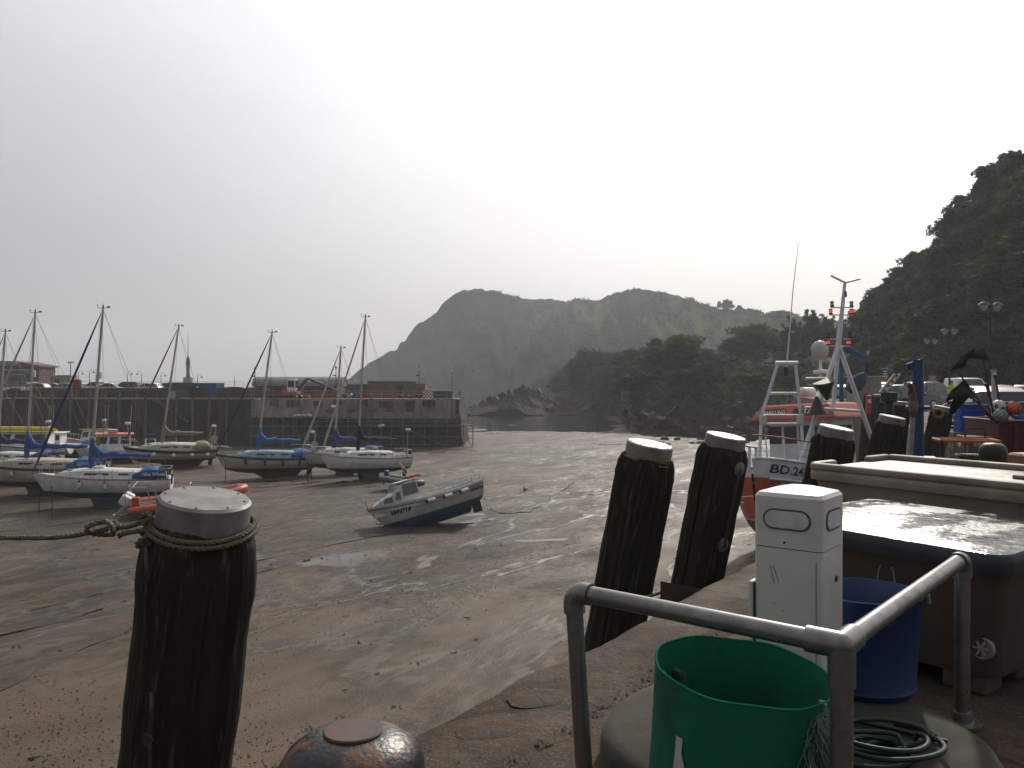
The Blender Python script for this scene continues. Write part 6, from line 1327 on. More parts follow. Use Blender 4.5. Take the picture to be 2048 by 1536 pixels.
twist_rope('knot', [e1 + Vector((.06 * math.cos(a) - .02, .03 * math.sin(a * 1.7), .03 * math.sin(a))) for a in np.linspace(0, 8, 16)], .0135, HEMP, rope1)
twist_rope('line', [e1, at(120, 1074, 3.7), at(0, 1076, 3.9), at(-200, 1085, 4.3), at(-500, 1120, 5)], .0128, HEMP, rope1)
tl = [M1 @ Vector((k_side_l.x, k_side_l.y, z)) for k_side_l, z in ()] if False else None
kl = M1.inverted() @ k_side; ky = math.copysign(1, kl.y); 
face = [M1.inverted() @ at(px_, py, 3.45) for px_, py in ((292, 1100), (294, 1160), (300, 1230), (300, 1330), (303, 1420), (297, 1480), (300, 1560))]
hr_ = thing('hanging_rope', 'thin rope hanging down the face of the near post', 'rope', (0, 0, 0))
def post_face(px_, py):
    """point of the pixel ray on the near side of the post"""
    o = cam.location; dv = (at(px_, py, 1.0) - o).normalized(); Mi = M1.inverted(); lo = Mi @ o; ld = (Mi.to_3x3() @ dv); best = None
    for ax_, sgn in ((0, 1), (0, -1), (1, 1), (1, -1)):
        if abs(ld[ax_]) < 1e-6: continue
        s = (sgn * .246 - lo[ax_]) / ld[ax_]; h_ = lo + ld * s
        if s > 0 and abs(h_[1 - ax_]) <= .21 and (best is None or s < best[0]): best = (s, h_)
    return M1 @ best[1] if best else at(px_, py, 3.5)
twist_rope('line', [post_face(*q) for q in ((291, 1095), (294, 1160), (301, 1230), (300, 1330), (303, 1400), (300, 1470), (300, 1560))], .009, mm('grey_rope', (.06, .055, .045), .9, grime=.3), hr_)
twist_rope('knot', [post_face(297, 1480) + Vector((.018 * math.cos(a), -.01, .03 * math.sin(a * .7))) for a in np.linspace(0, 9, 14)], .009, mm('grey_rope', (.06, .055, .045), .9), hr_)
M2 = PO_[1].matrix_world; yt_ = thing('twine', 'yellow twine looped round the cap of the second post', 'twine', (0, 0, 0)); TW = mm('yellow_twine', (.24, .19, .07), .9)
for k in range(3): MB().tube([M2 @ Vector((.214 * math.cos(a), .214 * math.sin(a), -.128 - .012 * k - .02 * math.sin(a + k))) for a in np.linspace(0, 6.28, 26)], .006, 5).build('strand', TW, yt_, 50)
MB().tube([M2 @ Vector((.22 * math.cos(a), .24 * math.sin(a), z)) for a, z in ((-.4, -.14), (-.2, -.17), (0, -.2), (.15, -.26), (.3, -.3))], .006, 5).build('strand', TW, yt_, 50)

# steel ladder head between the posts
t = thing('quay_ladder', 'dark steel ladder head between two mooring posts', 'ladder', (0, 0, 0)); STL = mm('dark_steel', (.05, .047, .042), .6, .5, c2=(.09, .06, .04), scale=8)
q0 = at(1322, 1168, 6.05); q1 = at(1405, 1178, 6.5); nv = (q1 - q0); nv.z = 0; nv.normalize()
MB().add([q0 + Vector((0, 0, .02)), q1 + Vector((0, 0, .0)), q1 - Vector((0, 0, .035)), q0 - Vector((0, 0, .16))], [(0, 1, 2, 3)]).build('side_plate', STL, t, 0, solid=.012)
for f in (.1, .42, .75):
    a = q0.lerp(q1, f) - Vector((0, 0, .05 + .0 * f)); MB().tube([a, a + Vector((-.22, -.12, -.03))], .012, 6).build('rung', STL, t, 40)


# ------------------------------------------------------------------ foreground on the quay
IRON = mm('worn_iron', (.026, .024, .025), .36, .35, c2=(.15, .075, .042), scale=7, lo=.54, hi=.63, detail=10, bump=.22, bscale=55, rough2=.8)
t = thing('bollard', 'worn domed iron bollard at the bottom edge of the view', 'bollard', (-.50, 2.60, 0))
MB().lathe([(.20, -.02), (.19, .05), (.15, .12), (.14, .25), (.17, .31), (.21, .34), (.226, .38), (.222, .42), (.20, .455), (.16, .485), (.11, .503), (.094, .506)] + [(.09, .506), (.001, .506)], 48).build('body', IRON, t, 50)
MB().lathe([(.092, .500), (.092, .512), (.088, .516), (.001, .518)], 40).build('top_disc', mm('worn_iron_disc', (.035, .03, .03), .5, .3, c2=(.10, .05, .03), scale=9), t, 40)

# pipe railing
PIPE = mm('grey_pipe', (.22, .215, .205), .27, .7, c2=(.11, .105, .098), scale=7, lo=.46, hi=.74, rough2=.5)
Lp = Vector((.245, 3.31, .772)); Cp = Vector((1.045, 2.625, .772)); Rp = Vector((2.12, 3.90, .775)); pr_ = .034; jr = .043
t = thing('pipe_railing', 'grey pipe corner railing around the green tub', 'railing', (Cp.x, Cp.y, 0))
o_ = Vector((Cp.x, Cp.y, 0)); Ll, Cc, Rr = Lp - o_, Cp - o_, Rp - o_
uL = (Ll - Cc).normalized(); uR = (Rr - Cc).normalized(); dn = Vector((0, 0, -1))
Lf = Vector((Ll.x + .045, Ll.y - .03, 0)); 
def elbow(c, a, b, r=.055, nm='elbow'):
    pts = [c + a * .085, c + a * .075] + [c + a * r * (1 - math.sin(s)) + b * r * (1 - math.cos(s)) for s in np.linspace(0.001, math.pi / 2 - .001, 8)] + [c + b * .075, c + b * .085]
    MB().tube(pts, jr, 20).build(nm, PIPE, t, 50)
dL = (Lf - Ll).normalized()
elbow(Ll, -uL, dL); 
MB().tube([Ll - uL * .08, Cc + uL * .08], pr_, 24).build('rail', PIPE, t, 50); MB().tube([Cc + uR * .08, Rr - uR * .08], pr_, 24).build('rail', PIPE, t, 50)
MB().tube([Ll + dL * .08, Lf], pr_, 24).build('post', PIPE, t, 50); MB().tube([Cc + dn * .1, Vector((0, 0, 0))], pr_ * 1.04, 24).build('post', PIPE, t, 50); MB().tube([Rr + dn * .08, Vector((Rr.x, Rr.y, 0))], pr_, 24).build('post', PIPE, t, 50)
MB().tube([Cc + uL * .11, Cc + uL * .03, Cc], jr, 20).tube([Cc + uR * .11, Cc + uR * .03, Cc], jr, 20).tube([Cc + Vector((0, 0, .0)), Cc + dn * .13], jr, 20).sphere(Cc, jr * 1.02, 20).build('corner_fitting', PIPE, t, 60)
elbow(Rr, -uR, dn)
for c in (Lf, Vector((0, 0, 0)), Vector((Rr.x, Rr.y, 0))): MB().lathe([(.085, .0), (.085, .012), (.05, .018), (.046, .06), (.036, .062)], 24, c=c).build('base_flange', PIPE, t, 40)

# concrete plinth
PLM = mm('plinth_concrete', (.042, .036, .026), .9, c2=(.027, .027, .015), scale=3, bump=.12, bscale=40)
def ell(rx, ry, n, z, e=2.15): return [Vector((math.copysign(abs(math.cos(a)) ** (2 / e), math.cos(a)) * rx, math.copysign(abs(math.sin(a)) ** (2 / e), math.sin(a)) * ry, z)) for a in np.linspace(0, 2 * math.pi, n, endpoint=False)]
t = struct(MB().loft([ell(.78, .78, 64, -.05), ell(.77, .77, 64, .10), ell(.745, .745, 64, .145), ell(.70, .70, 64, .162), ell(.4, .4, 64, .165), ell(.01, .01, 64, .165)]).build('concrete_plinth', PLM, None, 50, loc=(1.16, 3.43, 0), rz=.75))

# green tub
GRN = mm('green_plastic', (.010, .132, .073), .5, c2=(.014, .080, .053), scale=2.6, lo=.46, hi=.62, detail=9, bump=.12, bscale=30, grime=.2, spec=.25)
t = thing('green_tub', 'cut down green plastic barrel tub by the railing', 'tub', (.775, 2.99, .012)); t.rotation_euler = (R(6), R(5.5), 0)
t.rotation_euler = (R(-4.5) * -1, R(4.5), 0)
mb = MB(); nseg = 72; prof = [(.285, .02), (.292, .06), (.296, .30), (.304, .50), (.308, .575), (.302, .575), (.297, .50), (.288, .30), (.284, .07), (.001, .06)]
rings = []
for r_, z in prof: rings.append([Vector((r_ * math.cos(a), r_ * math.sin(a), z + (.004 * math.sin(3 * a) + .003 * math.sin(7 * a + 1) if z > .5 else 0))) for a in np.linspace(0, 2 * math.pi, nseg, endpoint=False)])
mb.loft(rings, cap=False); mb.build('shell', GRN, t, 50)
MB().tube([(.305 * math.cos(a), .305 * math.sin(a), .5755 + .004 * math.sin(3 * a) + .003 * math.sin(7 * a + 1)) for a in np.linspace(0, 2 * math.pi, 72, endpoint=False)], .0052, 6, closed=True).build('rim', mm('green_rim', (.012, .15, .085), .95, spec=.03), t, 60)
# torn pale label on its side
la = math.atan2(-3.0, -.8) - .72; q = []
for i in range(7):
    z = .10 + i * .05; q.append((z, .012 * math.sin(i * 3.1), .34 - .045 * i + .03 * math.sin(i * 2.3)))
mb = MB().grid([[Vector((.3015 * math.cos(la + o + f * w) * (1 + .01 * (z / .5)), .3015 * math.sin(la + o + f * w) * (1 + .01 * (z / .5)), z)) for f in (0, .33, .66, 1)] for z, o, w in q]); mb.build('torn_label', mm('paper_label', (.5, .48, .45), .7), t, 40)
# frayed rope handle
FR = mm('frayed_rope', (.10, .16, .15), .9, c2=(.20, .27, .24), scale=8); ra = math.atan2(-3.0, -.8) + .95; rr_ = random.Random(3); mb = MB()
bp_ = Vector((.315 * math.cos(ra), .315 * math.sin(ra), .42))
for k in range(420):
    a = ra + rr_.gauss(0, .07); s0 = Vector((.31 * math.cos(a), .31 * math.sin(a), rr_.uniform(.33, .55))); v = Vector((math.cos(a), math.sin(a), 0)); pts = [s0]
    dv_ = Vector((rr_.gauss(0, .006), rr_.gauss(0, .006), rr_.gauss(-.010, .008)))
    for j in range(7): dv_ = dv_ * .85 + Vector((rr_.gauss(0, .004), rr_.gauss(0, .004), rr_.gauss(-.003, .004))) + v * rr_.uniform(-.001, .003); pts.append(pts[-1] + dv_)
    mb.tube(pts, .0014, 3)
mb.build('frayed_rope', FR, t, 40)
mb = MB()
for k in range(6): mb.tube([Vector((.30 * math.cos(ra + .05 + .01 * k), .30 * math.sin(ra + .05 + .01 * k), .55 + .03 * math.sin(j))) + Vector((math.cos(ra), math.sin(ra), 0)) * (.012 * math.sin(j * .8 + k)) + Vector((0, 0, -.05 * (j > 3) * (j - 3))) for j in range(6)], .005, 5)
mb.build('rope_strand', FR, t, 50)
for aa, zz1 in ((2.35, .45), (2.95, .48)):
    mb = MB(); c = Vector((.266 * math.cos(aa), .266 * math.sin(aa), zz1))
    for k in range(5): mb.sphere(c + Vector((rr_.gauss(0, .01), rr_.gauss(0, .01), -.018 * k + .02)), .022, 8)
    mb.build('rope_knot', mm('blue_rope', (.025, .05, .07), .9, bump=.5, bscale=60), t, 60)

# service pedestal
t = thing('service_pedestal', 'white marina service pedestal with oval light windows', 'pedestal', (1.255, 3.62, .165), R(-38.5)); PW_ = mm('pedestal_white', (.54, .535, .50), .42, c2=(.40, .395, .35), scale=2.2, lo=.45, hi=.75, detail=9, bump=.05, bscale=40)
w = .292; hb = .735; ht_ = .965
MB().loft([rsq(w, .022, z) for z in (0, .02, hb)]).build('body', PW_, t, 40)
hd = MB().loft([rsq(w + .004, .03, z) for z in (hb + .004, hb + .02, ht_ - .03, ht_ - .012)] + [rsq(w - .02, .03, ht_ + .004), rsq(.1, .02, ht_ + .026), rsq(.01, .003, ht_ + .031)]).build('head', PW_, t, 12)
MB().loft([rsq(w - .008, .02, z) for z in (hb - .001, hb + .006)]).build('seam', BLACK, t, 0)
def stad(wd, hg, n=10): 
    P = []
    for c, a0 in ((wd / 2 - hg / 2, -90), (-wd / 2 + hg / 2, 90)):
        for k in range(n + 1): a = R(a0 + 180 * k / n); P.append((c + hg / 2 * math.cos(a), hg / 2 * math.sin(a)))
    return P
for k in range(4):
    Mx = Matrix.Rotation(k * math.pi / 2, 4, 'Z') @ Matrix.Translation((0, -w / 2 - .002, hb + .125)) @ Matrix.Rotation(R(90), 4, 'X')
    g = MB().prism(stad(.205, .088), -.004, .004, M=Mx).build('light_recess', mm('grime_ring', (.10, .09, .07), .8), hd, 0)
    MB().prism(stad(.188, .072), -.003, .006, M=Mx).build('light_window', mm('opal_lens', (.55, .55, .56), .25, c2=(.42, .42, .42), scale=12), g, 0)
MB().box((-w / 2 - .012, -.02, .30), (.022, w * .92, .56)).build('side_cover', PW_, t, 0, bevel=.008); MB().box((-w / 2 + .0015, -w / 2 - .001, .30), (.005, .003, .555)).build('cover_gap', BLACK, t, 0)
MB().lathe([(.001, 0), (.013, 0), (.013, .004), (.001, .005)], 14, M=Matrix.Translation((w / 2 + .001, .035, .60)) @ Matrix.Rotation(R(90), 4, 'Y')).build('lock', BLACK, t, 40)
MB().lathe([(.001, 0), (.005, 0), (.005, .003), (.001, .004)], 10, M=Matrix.Translation((-.01, -w / 2 - .004, hb + .028)) @ Matrix.Rotation(R(90), 4, 'X')).build('screw', BLACK, t, 40)
MB().box((w * .42, -w / 2 - .001, .35), (.0025, .003, .69)).build('door_gap', mm('gap_grey', (.2, .2, .18), .8), t, 0)
MB().tube([(-.30, -.05, .0), (-.22, -.02, .10), (-.20, .06, .24), (-.17, .1, .34)], .008, 6).build('cable', BLACK, t, 50)
for pts_ in (((.06, .72, -.03, .60), (.02, .70, -.05, .62)), ((-.06, .52, -.055, .50),)):
    pass
for (xa, za, xb, zb_) in ((-.075, .66, -.055, .585), (-.06, .66, -.035, .59), (-.06, .50, -.05, .497), (-.02, .475, -.012, .470)): MB().bar((xa, -w / 2 - .0006, za), (xb, -w / 2 - .0006, zb_), .0012, .003).build('scratch', mm('scuff', (.22, .21, .19), .8), t, 0)
MB().bar((w / 2 + .0006, -.10, .16), (w / 2 + .0006, .08, .235), .0012, .003).build('scratch', mm('scuff', (.1, .1, .09), .8), t, 0)
t_ = thing('electric_cable', 'dark cable lying across the quay edge behind the pedestal', 'cable', (0, 0, 0)); MB().tube([(1.95, 6.35, .025), (1.75, 5.9, .03), (1.62, 5.4, .03), (1.40, 4.9, .03), (1.28, 4.3, .03), (1.2, 4.0, .06)], .011, 6).build('lead', BLACK, t_, 50)

# blue tub
BLT = mm('blue_plastic', (.008, .034, .125), .42, c2=(.006, .024, .09), scale=2.5, bump=.1, bscale=30)
t = thing('blue_tub', 'blue plastic tub standing behind the pedestal', 'tub', (1.67, 3.93, .165)); rings = []
for r_, z in [(.215, .0), (.225, .02), (.232, .03), (.225, .05), (.252, .45), (.258, .455), (.252, .46), (.246, .45), (.215, .05), (.001, .04)]: rings.append([Vector((r_ * math.cos(a), r_ * math.sin(a), z)) for a in np.linspace(0, 2 * math.pi, 56, endpoint=False)])
MB().loft(rings, cap=False).build('shell', BLT, t, 50)
MB().tube([(.235, -.05, .40), (.2, -.08, .44), (.21, -.1, .47), (.25, -.11, .46), (.26, -.1, .42)], .010, 6).build('rope_handle', mm('grey_blue_rope', (.22, .26, .28), .9), t, 50)

# hose
HOSE = mm('green_hose', (.004, .024, .017), .55, grime=.25)
t = thing('garden_hose', 'dark green hose coiled loosely on the plinth', 'hose', (1.42, 3.27, .165)); pts = []; rr_ = random.Random(12)
for i in range(150):
    a = i * .19; k = i / 150; r_ = .13 + .06 * math.sin(a * .37 + 1) + .03 * k; pts.append(Vector((-.05 + .12 * k + r_ * 1.05 * math.cos(a + .6), -.06 + r_ * .8 * math.sin(a + .6), .012 + .018 * ((i // 33) % 4) + .004 * math.sin(i * .5))))
pts += [Vector((.26, .02, .04)), Vector((.28, .09, .02)), Vector((.25, .16, .012)), Vector((.18, .2, .012))]
MB().tube(pts, .0105, 8).build('coil', HOSE, t, 60)
MB().tube([(-.10, .30, .02), (.02, .22, .018), (.15, .14, .014), (.28, .04, .013), (.31, .02, .013)], .0105, 8).build('loose_end', HOSE, t, 60)

# ------------------------------------------------------------------ insulated fish bins
def plane_bin(name, label, P0, u, v, lu, lv, z4, lidm, bodym, lid_t=.11, ov=.03, plug=None, ridge=None, foot=.09, sidem=None):
    """bin with the top corners P0, P0+u*lu, P0+u*lu+v*lv, P0+v*lv at heights z4"""
    t = thing(name, label, 'fish bin', (P0.x, P0.y, 0)); u3 = Vector((u.x, u.y, 0)); v3 = Vector((v.x, v.y, 0))
    def pt(a, b, dz=0): return u3 * (a * lu) + v3 * (b * lv) + Vector((0, 0, (z4[0] * (1 - a) + z4[1] * a) * (1 - b) + (z4[3] * (1 - a) + z4[2] * a) * b + dz))
    def ring(ins, dz, rad, n=7):
        P = []; 
        for (ca, cb, a0) in ((1, 1, 0), (0, 1, 90), (0, 0, 180), (1, 0, 270)):
            for k in range(n):
                th = R(a0 + 90 * k / (n - 1)); cx = (lu - ins - rad) if ca else (ins + rad); cy = (lv - ins - rad) if cb else (ins + rad); P.append(pt((cx + rad * math.cos(th)) / lu, (cy + rad * math.sin(th)) / lv, dz))
        return P
    def bring(ins, z, rad, n=7):
        P = ring(ins, 0, rad, n); return [Vector((p.x, p.y, z)) for p in P]
    MB().loft([bring(.10, foot, .10), bring(.085, foot + .06, .10)] + [ring(ov + .03, -lid_t - .12, .11), ring(ov, -lid_t, .11)]).build('body', bodym, t, 40)
    mb = MB()
    for a, b in ((.18, .18), (.18, .82), (.82, .18), (.82, .82), (.5, .18), (.5, .82), (.18, .5), (.82, .5)):
        p = pt(a, b); mb.box((p.x, p.y, foot / 2 + .0), (.22, .22, foot + .02), rz=math.atan2(u.y, u.x))
    mb.build('foot', bodym, t, 0, bevel=.02)
    mb = MB().loft([ring(.012, -.004, .115), ring(.03, .0, .10), ring(.3, .006, .08), ring(.45 * min(lu, lv) - .02, .008, .03)])
    lid = mb.build('lid', lidm, t, 40)
    MB().loft([ring(.02, -lid_t, .11), ring(0, -lid_t + .004, .12), ring(-.004, -lid_t * .5, .12), ring(0, -.02, .12), ring(.0125, -.0035, .115)], cap=False).build('lid_side', sidem or bodym, lid, 40)
    return t, pt, lid
WETLID = mm('wet_dark_lid', (.016, .016, .02), .13, c2=(.022, .020, .021), scale=3.2, rough2=.42, bump=.28, bscale=26, lo=.44, hi=.56)
TANB = mm('tan_polythene', (.070, .048, .031), .6, c2=(.048, .034, .023), scale=2.5)
u = Vector((-.6, .8)); v = Vector((.8, .6)); P0 = Vector((2.42, 4.06))
bin1, pt1, lid1 = plane_bin('fish_bin', 'tan fish bin with a wet black lid behind the railing', P0, u, v, 1.42, 1.22, (.75, .77, .79, .775), WETLID, TANB, sidem=mm('dark_lid_side', (.013, .016, .024), .5, c2=(.03, .032, .038), scale=5, lo=.5, hi=.8, detail=9))
# drain plug on the face towards the camera and a loop of cord
n1 = Vector((-v.x, -v.y, 0)); fc = pt1(.0, .0); ptp = Vector((u.x, u.y, 0)) * .13 + Vector((0, 0, .23)) - n1 * .075
ptp = Vector((.02, .0, 0)) + Vector((-.0, -.0, .22)); yaw1 = math.atan2(n1.y, n1.x) + math.pi / 2; Mx = Matrix.Translation(Vector((u.x, u.y, 0)) * .15 - n1 * .088 + Vector((0, 0, .25))) @ Matrix.Rotation(yaw1, 4, 'Z') @ Matrix.Rotation(R(90), 4, 'X')
g = MB().lathe([(.060, -.02), (.058, .004), (.052, .008), (.048, .003), (.040, .002), (.001, .002)], 28, M=Mx).build('drain_plug', mm('plug_grey', (.22, .20, .17), .6), bin1, 40)
mb = MB()
for k in range(6): a = k * 1.047; mb.box((.022 * math.cos(a), .022 * math.sin(a), .006), (.036, .010, .010), rz=a)
mb.v = [tuple(Mx @ Vector(p)) for p in mb.v]; mb.build('plug_spokes', mm('plug_light', (.30, .28, .24), .6), g, 0)
cl_ = Vector((u.x, u.y, 0)) * .62 - n1 * .05 + Vector((0, 0, .60)); twist_rope('cord_loop', [cl_ + n1 * .03 + Vector((u.x, u.y, 0)) * (.035 * math.sin(a) + .02 * math.cos(a / 2)) + Vector((0, 0, -.115 + .115 * math.cos(a))) for a in np.linspace(.3, 6.0, 12)], .005, mm('pale_cord', (.28, .25, .19), .9), bin1, pitch=.03, step=.012)
BEIGE = mm('beige_polythene', (.27, .23, .18), .55, c2=(.16, .13, .10), scale=2.2, bump=.1)
WETB = mm('wet_beige_lid', (.22, .19, .15), .30, c2=(.14, .12, .10), scale=4, rough2=.5, bump=.2, bscale=20)
u2 = Vector((-.52, .854)); v2 = Vector((.854, .52)); P2 = Vector((3.72, 4.82))
bin2, pt2, lid2 = plane_bin('fish_bin', 'beige fish bin with rimmed wet lid behind the black lidded one', P2, u2, v2, 2.45, 1.10, (.905, .90, .925, .93), WETB, BEIGE, lid_t=.09)
mb = MB()
for a0, b0, a1, b1 in ((.02, .03, .98, .03), (.985, .05, .985, .30), (.02, .97, .98, .97), (.985, .7, .985, .96)): mb.bar(pt2(a0, b0, .018), pt2(a1, b1, .018), .075, .06)
mb.build('lid_rim', BEIGE, lid2, 0, bevel=.02)
for a, b, l in ((.30, .45, .5),): MB().bar(pt2(a - .12, b, .02), pt2(a + .12, b + .02, .02), .10, .035).build('lid_grip', BEIGE, lid2, 0, bevel=.015)

# ------------------------------------------------------------------ gear farther along the quay
t = thing('davit', 'blue steel davit post standing among the mooring posts', 'davit', (XD(1836, 13.0), 13.0, 0), R(-20)); DB = mm('davit_blue', (.012, .045, .15), .45, c2=(.010, .034, .11), scale=4)
zt = ZD(720, 13.0); MB().tube([(0, 0, 0), (0, 0, zt)], .085, 14).build('column', DB, t, 50); MB().bar((.05, 0, zt - .04), (-.16, 0, zt - .12), .12, .12).build('arm', DB, t, 0, bevel=.02)
MB().box((0, 0, ZD(815, 13)), (.34, .2, .05)).build('bracket', DB, t, 0, bevel=.01); MB().box((0, 0, ZD(916, 13)), (.5, .3, .05)).build('bracket', DB, t, 0, bevel=.01)
MB().lathe([(.04, -.03), (.075, -.035), (.085, 0), (.075, .035), (.04, .03), (.04, -.03)], 20, c=(.26, -.2, ZD(826, 13)), M=Matrix.Rotation(R(80), 4, 'X')).build('rope_reel', mm('reel_rope', (.17, .14, .06), .9, bump=.5, bscale=60), t, 50)
MB().tube([(-.1, -.1, ZD(808, 13)), (.1, -.2, ZD(814, 13)), (.26, -.25, ZD(820, 13))], .008, 5).build('line', ROPE, t, 50)
t = thing('hand_pump', 'red topped pipe stand strapped to a post left of the davit', 'pump', (XD(1818, 12.6), 12.6, 0)); MB().tube([(0, 0, 0), (.06, 0, ZD(835, 12.6))], .035, 8).build('pipe', GALV, t, 50); MB().tube([(.06, 0, ZD(835, 12.6)), (.07, 0, ZD(790, 12.6)), (.03, 0, ZD(772, 12.6)), (-.02, 0, ZD(768, 12.6))], [.05, .045, .05, .04], 8).build('head', RUST, t, 50)
MB().lathe([(.06, -.08), (.075, 0), (.06, .08)], 10, c=(.065, 0, ZD(812, 12.6))).build('binding', mm('binding_rope', (.16, .14, .10), .9), t, 50)
t = thing('winch_stand', 'black pot hauler with bright slotted arm among the posts', 'hauler', (XD(1778, 16.5), 16.5, 0)); MB().tube([(0, 0, 0), (0, 0, ZD(800, 16.5))], .09, 10).box((0, 0, ZD(794, 16.5)), (.26, .2, .2), rz=.4).build('base', BLACK, t, 40, bevel=.03)
a = at(1765, 785, 16.5) - t.location; b = at(1795, 748, 16.5) - t.location
for s in (-.05, .05): MB().bar(a + Vector((s, 0, 0)), b + Vector((s, 0, 0)), .05, .04).build('arm', ALU, t, 0)
for f in (.1, .35, .6, .9): MB().bar(a.lerp(b, f) + Vector((-.06, 0, 0)), a.lerp(b, f) + Vector((.06, 0, 0)), .04, .03).build('cross_bar', BLACK, t, 0)
t = thing('bollard', 'black mushroom bollard in front of the red bin', 'bollard', (XD(1986, 12.7), 12.7, 0)); MB().lathe([(.22, 0), (.2, .06), (.18, .2), (.19, .45), (.2, .55), (.18, .64), (.12, .69), (.001, .70)], 32).build('body', mm('black_iron', (.02, .02, .02), .42, .3, grime=.4), t, 50); MB().lathe([(.26, 0), (.26, .03), (.2, .04)], 32).build('base_plate', IRON, t, 40)
# lobster pot
t = thing('lobster_pot', 'netted lobster pot with an orange frame by the bollard', 'lobster pot', (XD(1932, 13.6), 13.6, 0), R(-14)); wp, dp, hp = .86, .55, .68
fm = MB()
for a in (-1, 1):
    for b in (-1, 1): fm.tube([(a * wp / 2, b * dp / 2, 0), (a * wp / 2, b * dp / 2, hp)], .025, 6)
for z in (.03,):
    for b in (-1, 1): fm.tube([(-wp / 2, b * dp / 2, z), (wp / 2, b * dp / 2, z)], .025, 6)
fm.build('frame', BLACK, t, 40)
fm = MB()
for b in (-1, 1): fm.tube([(-wp / 2, b * dp / 2, hp), (wp / 2, b * dp / 2, hp)], .028, 6)
for a in (-1, 1): fm.tube([(a * wp / 2, -dp / 2, hp), (a * wp / 2, dp / 2, hp)], .028, 6)
fm.build('top_hoop', mm('orange_hose', (.50, .14, .03), .5), t, 40)
nm_ = MB()
for k in range(17):
    f = -wp / 2 + wp * k / 16; nm_.tube([(f, -dp / 2 - .01, 0), (f + .03, -dp / 2 - .01, hp), (f, dp / 2, hp + .01)], .004, 3)
for k in range(13):
    z = hp * k / 12; nm_.tube([(-wp / 2, -dp / 2 - .012, z), (wp / 2, -dp / 2 - .012, z)], .004, 3)
for k in range(9):
    y = -dp / 2 + dp * k / 8; nm_.tube([(-wp / 2, y, hp + .012), (wp / 2, y, hp + .012)], .004, 3); nm_.tube([(-wp / 2 - .01, y, 0), (-wp / 2 - .01, y, hp)], .004, 3)
nm_.build('netting', mm('green_net', (.03, .06, .045), .8, c2=(.12, .12, .09), scale=12), t, 0)
MB().box((.1, 0, .25), (.5, .35, .4)).build('bait_box', plain((.06, .012, .012), .6), t, 0, bevel=.04)
# red bin full of floats
t = thing('red_bin', 'large dark red plastic bin filled with floats at right edge', 'bin', (XD(1988, 15.2) + .75, 15.6, 0), R(-6)); RB = mm('red_polythene', (.085, .007, .011), .5, c2=(.06, .006, .009), scale=2)
MB().loft([rsq(1.36, .06, .0), rsq(1.40, .06, .45), rsq(1.42, .06, .46), rsq(1.46, .06, .9), rsq(1.52, .06, .9), rsq(1.52, .06, .95), rsq(1.40, .05, .95), rsq(1.36, .05, .2)]).build('shell', RB, t, 40)
MB().box((-.45, -.74, .5), (.08, .06, .7)).build('rib', RB, t, 0, bevel=.02); MB().box((.2, -.74, .5), (.08, .06, .7)).build('rib', RB, t, 0, bevel=.02)
def ball(label, px_, py, d, r_, c, net, c2=None):
    t = thing('net_float', label, 'float', at(px_, py, d), rot=(.4, .3, .2)); MB().sphere((0, 0, 0), r_, 20).build('ball', plain(c, .45), t, 180)
    if net:
        mb = MB()
        for k in range(6): a = k * math.pi / 6; mb.tube([Vector((r_ * 1.01 * math.cos(b) * math.cos(a + .5 * b), r_ * 1.01 * math.cos(b) * math.sin(a + .5 * b), r_ * 1.01 * math.sin(b))) for b in np.linspace(0, 6.28, 24)], .006, 4); mb.tube([Vector((r_ * 1.01 * math.cos(b) * math.cos(a - .5 * b), r_ * 1.01 * math.cos(b) * math.sin(a - .5 * b), r_ * 1.01 * math.sin(b))) for b in np.linspace(0, 6.28, 24)], .006, 4)
        mb.build('netting', BLACK, t, 40)
    if c2:
        for v_ in ((0, -1, .2), (.8, -.5, -.3), (-.8, -.5, .1), (.1, -.4, .95), (0, -.6, -.9)): n_ = Vector(v_).normalized(); MB().lathe([(.001, r_ * 1.0), (r_ * .33, r_ * .955)], 5, M=n_.to_track_quat('Z', 'Y').to_matrix().to_4x4()).build('patch', plain(c2, .5), t, 0)
ball('white and black football used as a float in the red bin', 1997, 814, 15.6, .135, (.5, .5, .48), False, (.02, .02, .02)); ball('orange netted float in the red bin', 2028, 817, 15.5, .14, (.75, .13, .02), True); ball('pale turquoise netted float in the red bin', 2001, 831, 15.2, .125, (.26, .42, .42), True); ball('pink float low in the red bin', 2021, 844, 15.2, .08, (.42, .12, .16), False)
t = thing('blue_rope_heap', 'heap of bright blue rope beside the floats', 'rope', at(2043, 836, 15.3)); rr_ = random.Random(2); MB().tube([(rr_.uniform(-.2, .2), rr_.uniform(-.12, .12), rr_.uniform(-.08, .08)) for k in range(40)], .014, 5).build('tangle', plain((.02, .16, .36), .7), t, 60)
t = thing('blue_crate', 'large pale blue crate behind the orange float at frame edge', 'crate', (XD(2060, 18), 18, 0)); MB().loft([rsq(.75, .04, 0), rsq(.85, .04, ZD(806, 18)), rsq(.9, .04, ZD(804, 18)), rsq(.78, .04, ZD(804, 18)), rsq(.7, .04, .1)]).build('shell', plain((.05, .18, .36), .5), t, 40); MB().box((0, -.44, .9), (.25, .03, .06)).build('handle', BLACK, t, 0)
t = thing('brown_crate', 'tan plastic box in front of the red bin at frame edge', 'crate', (XD(2052, 12.2), 12.2, 0), .2); MB().loft([rsq(.34, .05, 0), rsq(.36, .05, .55), rsq(.30, .05, .58)]).build('shell', plain((.28, .15, .07), .6), t, 40); MB().box((0, -.185, .45), (.14, .02, .04)).build('handle', BLACK, t, 0)
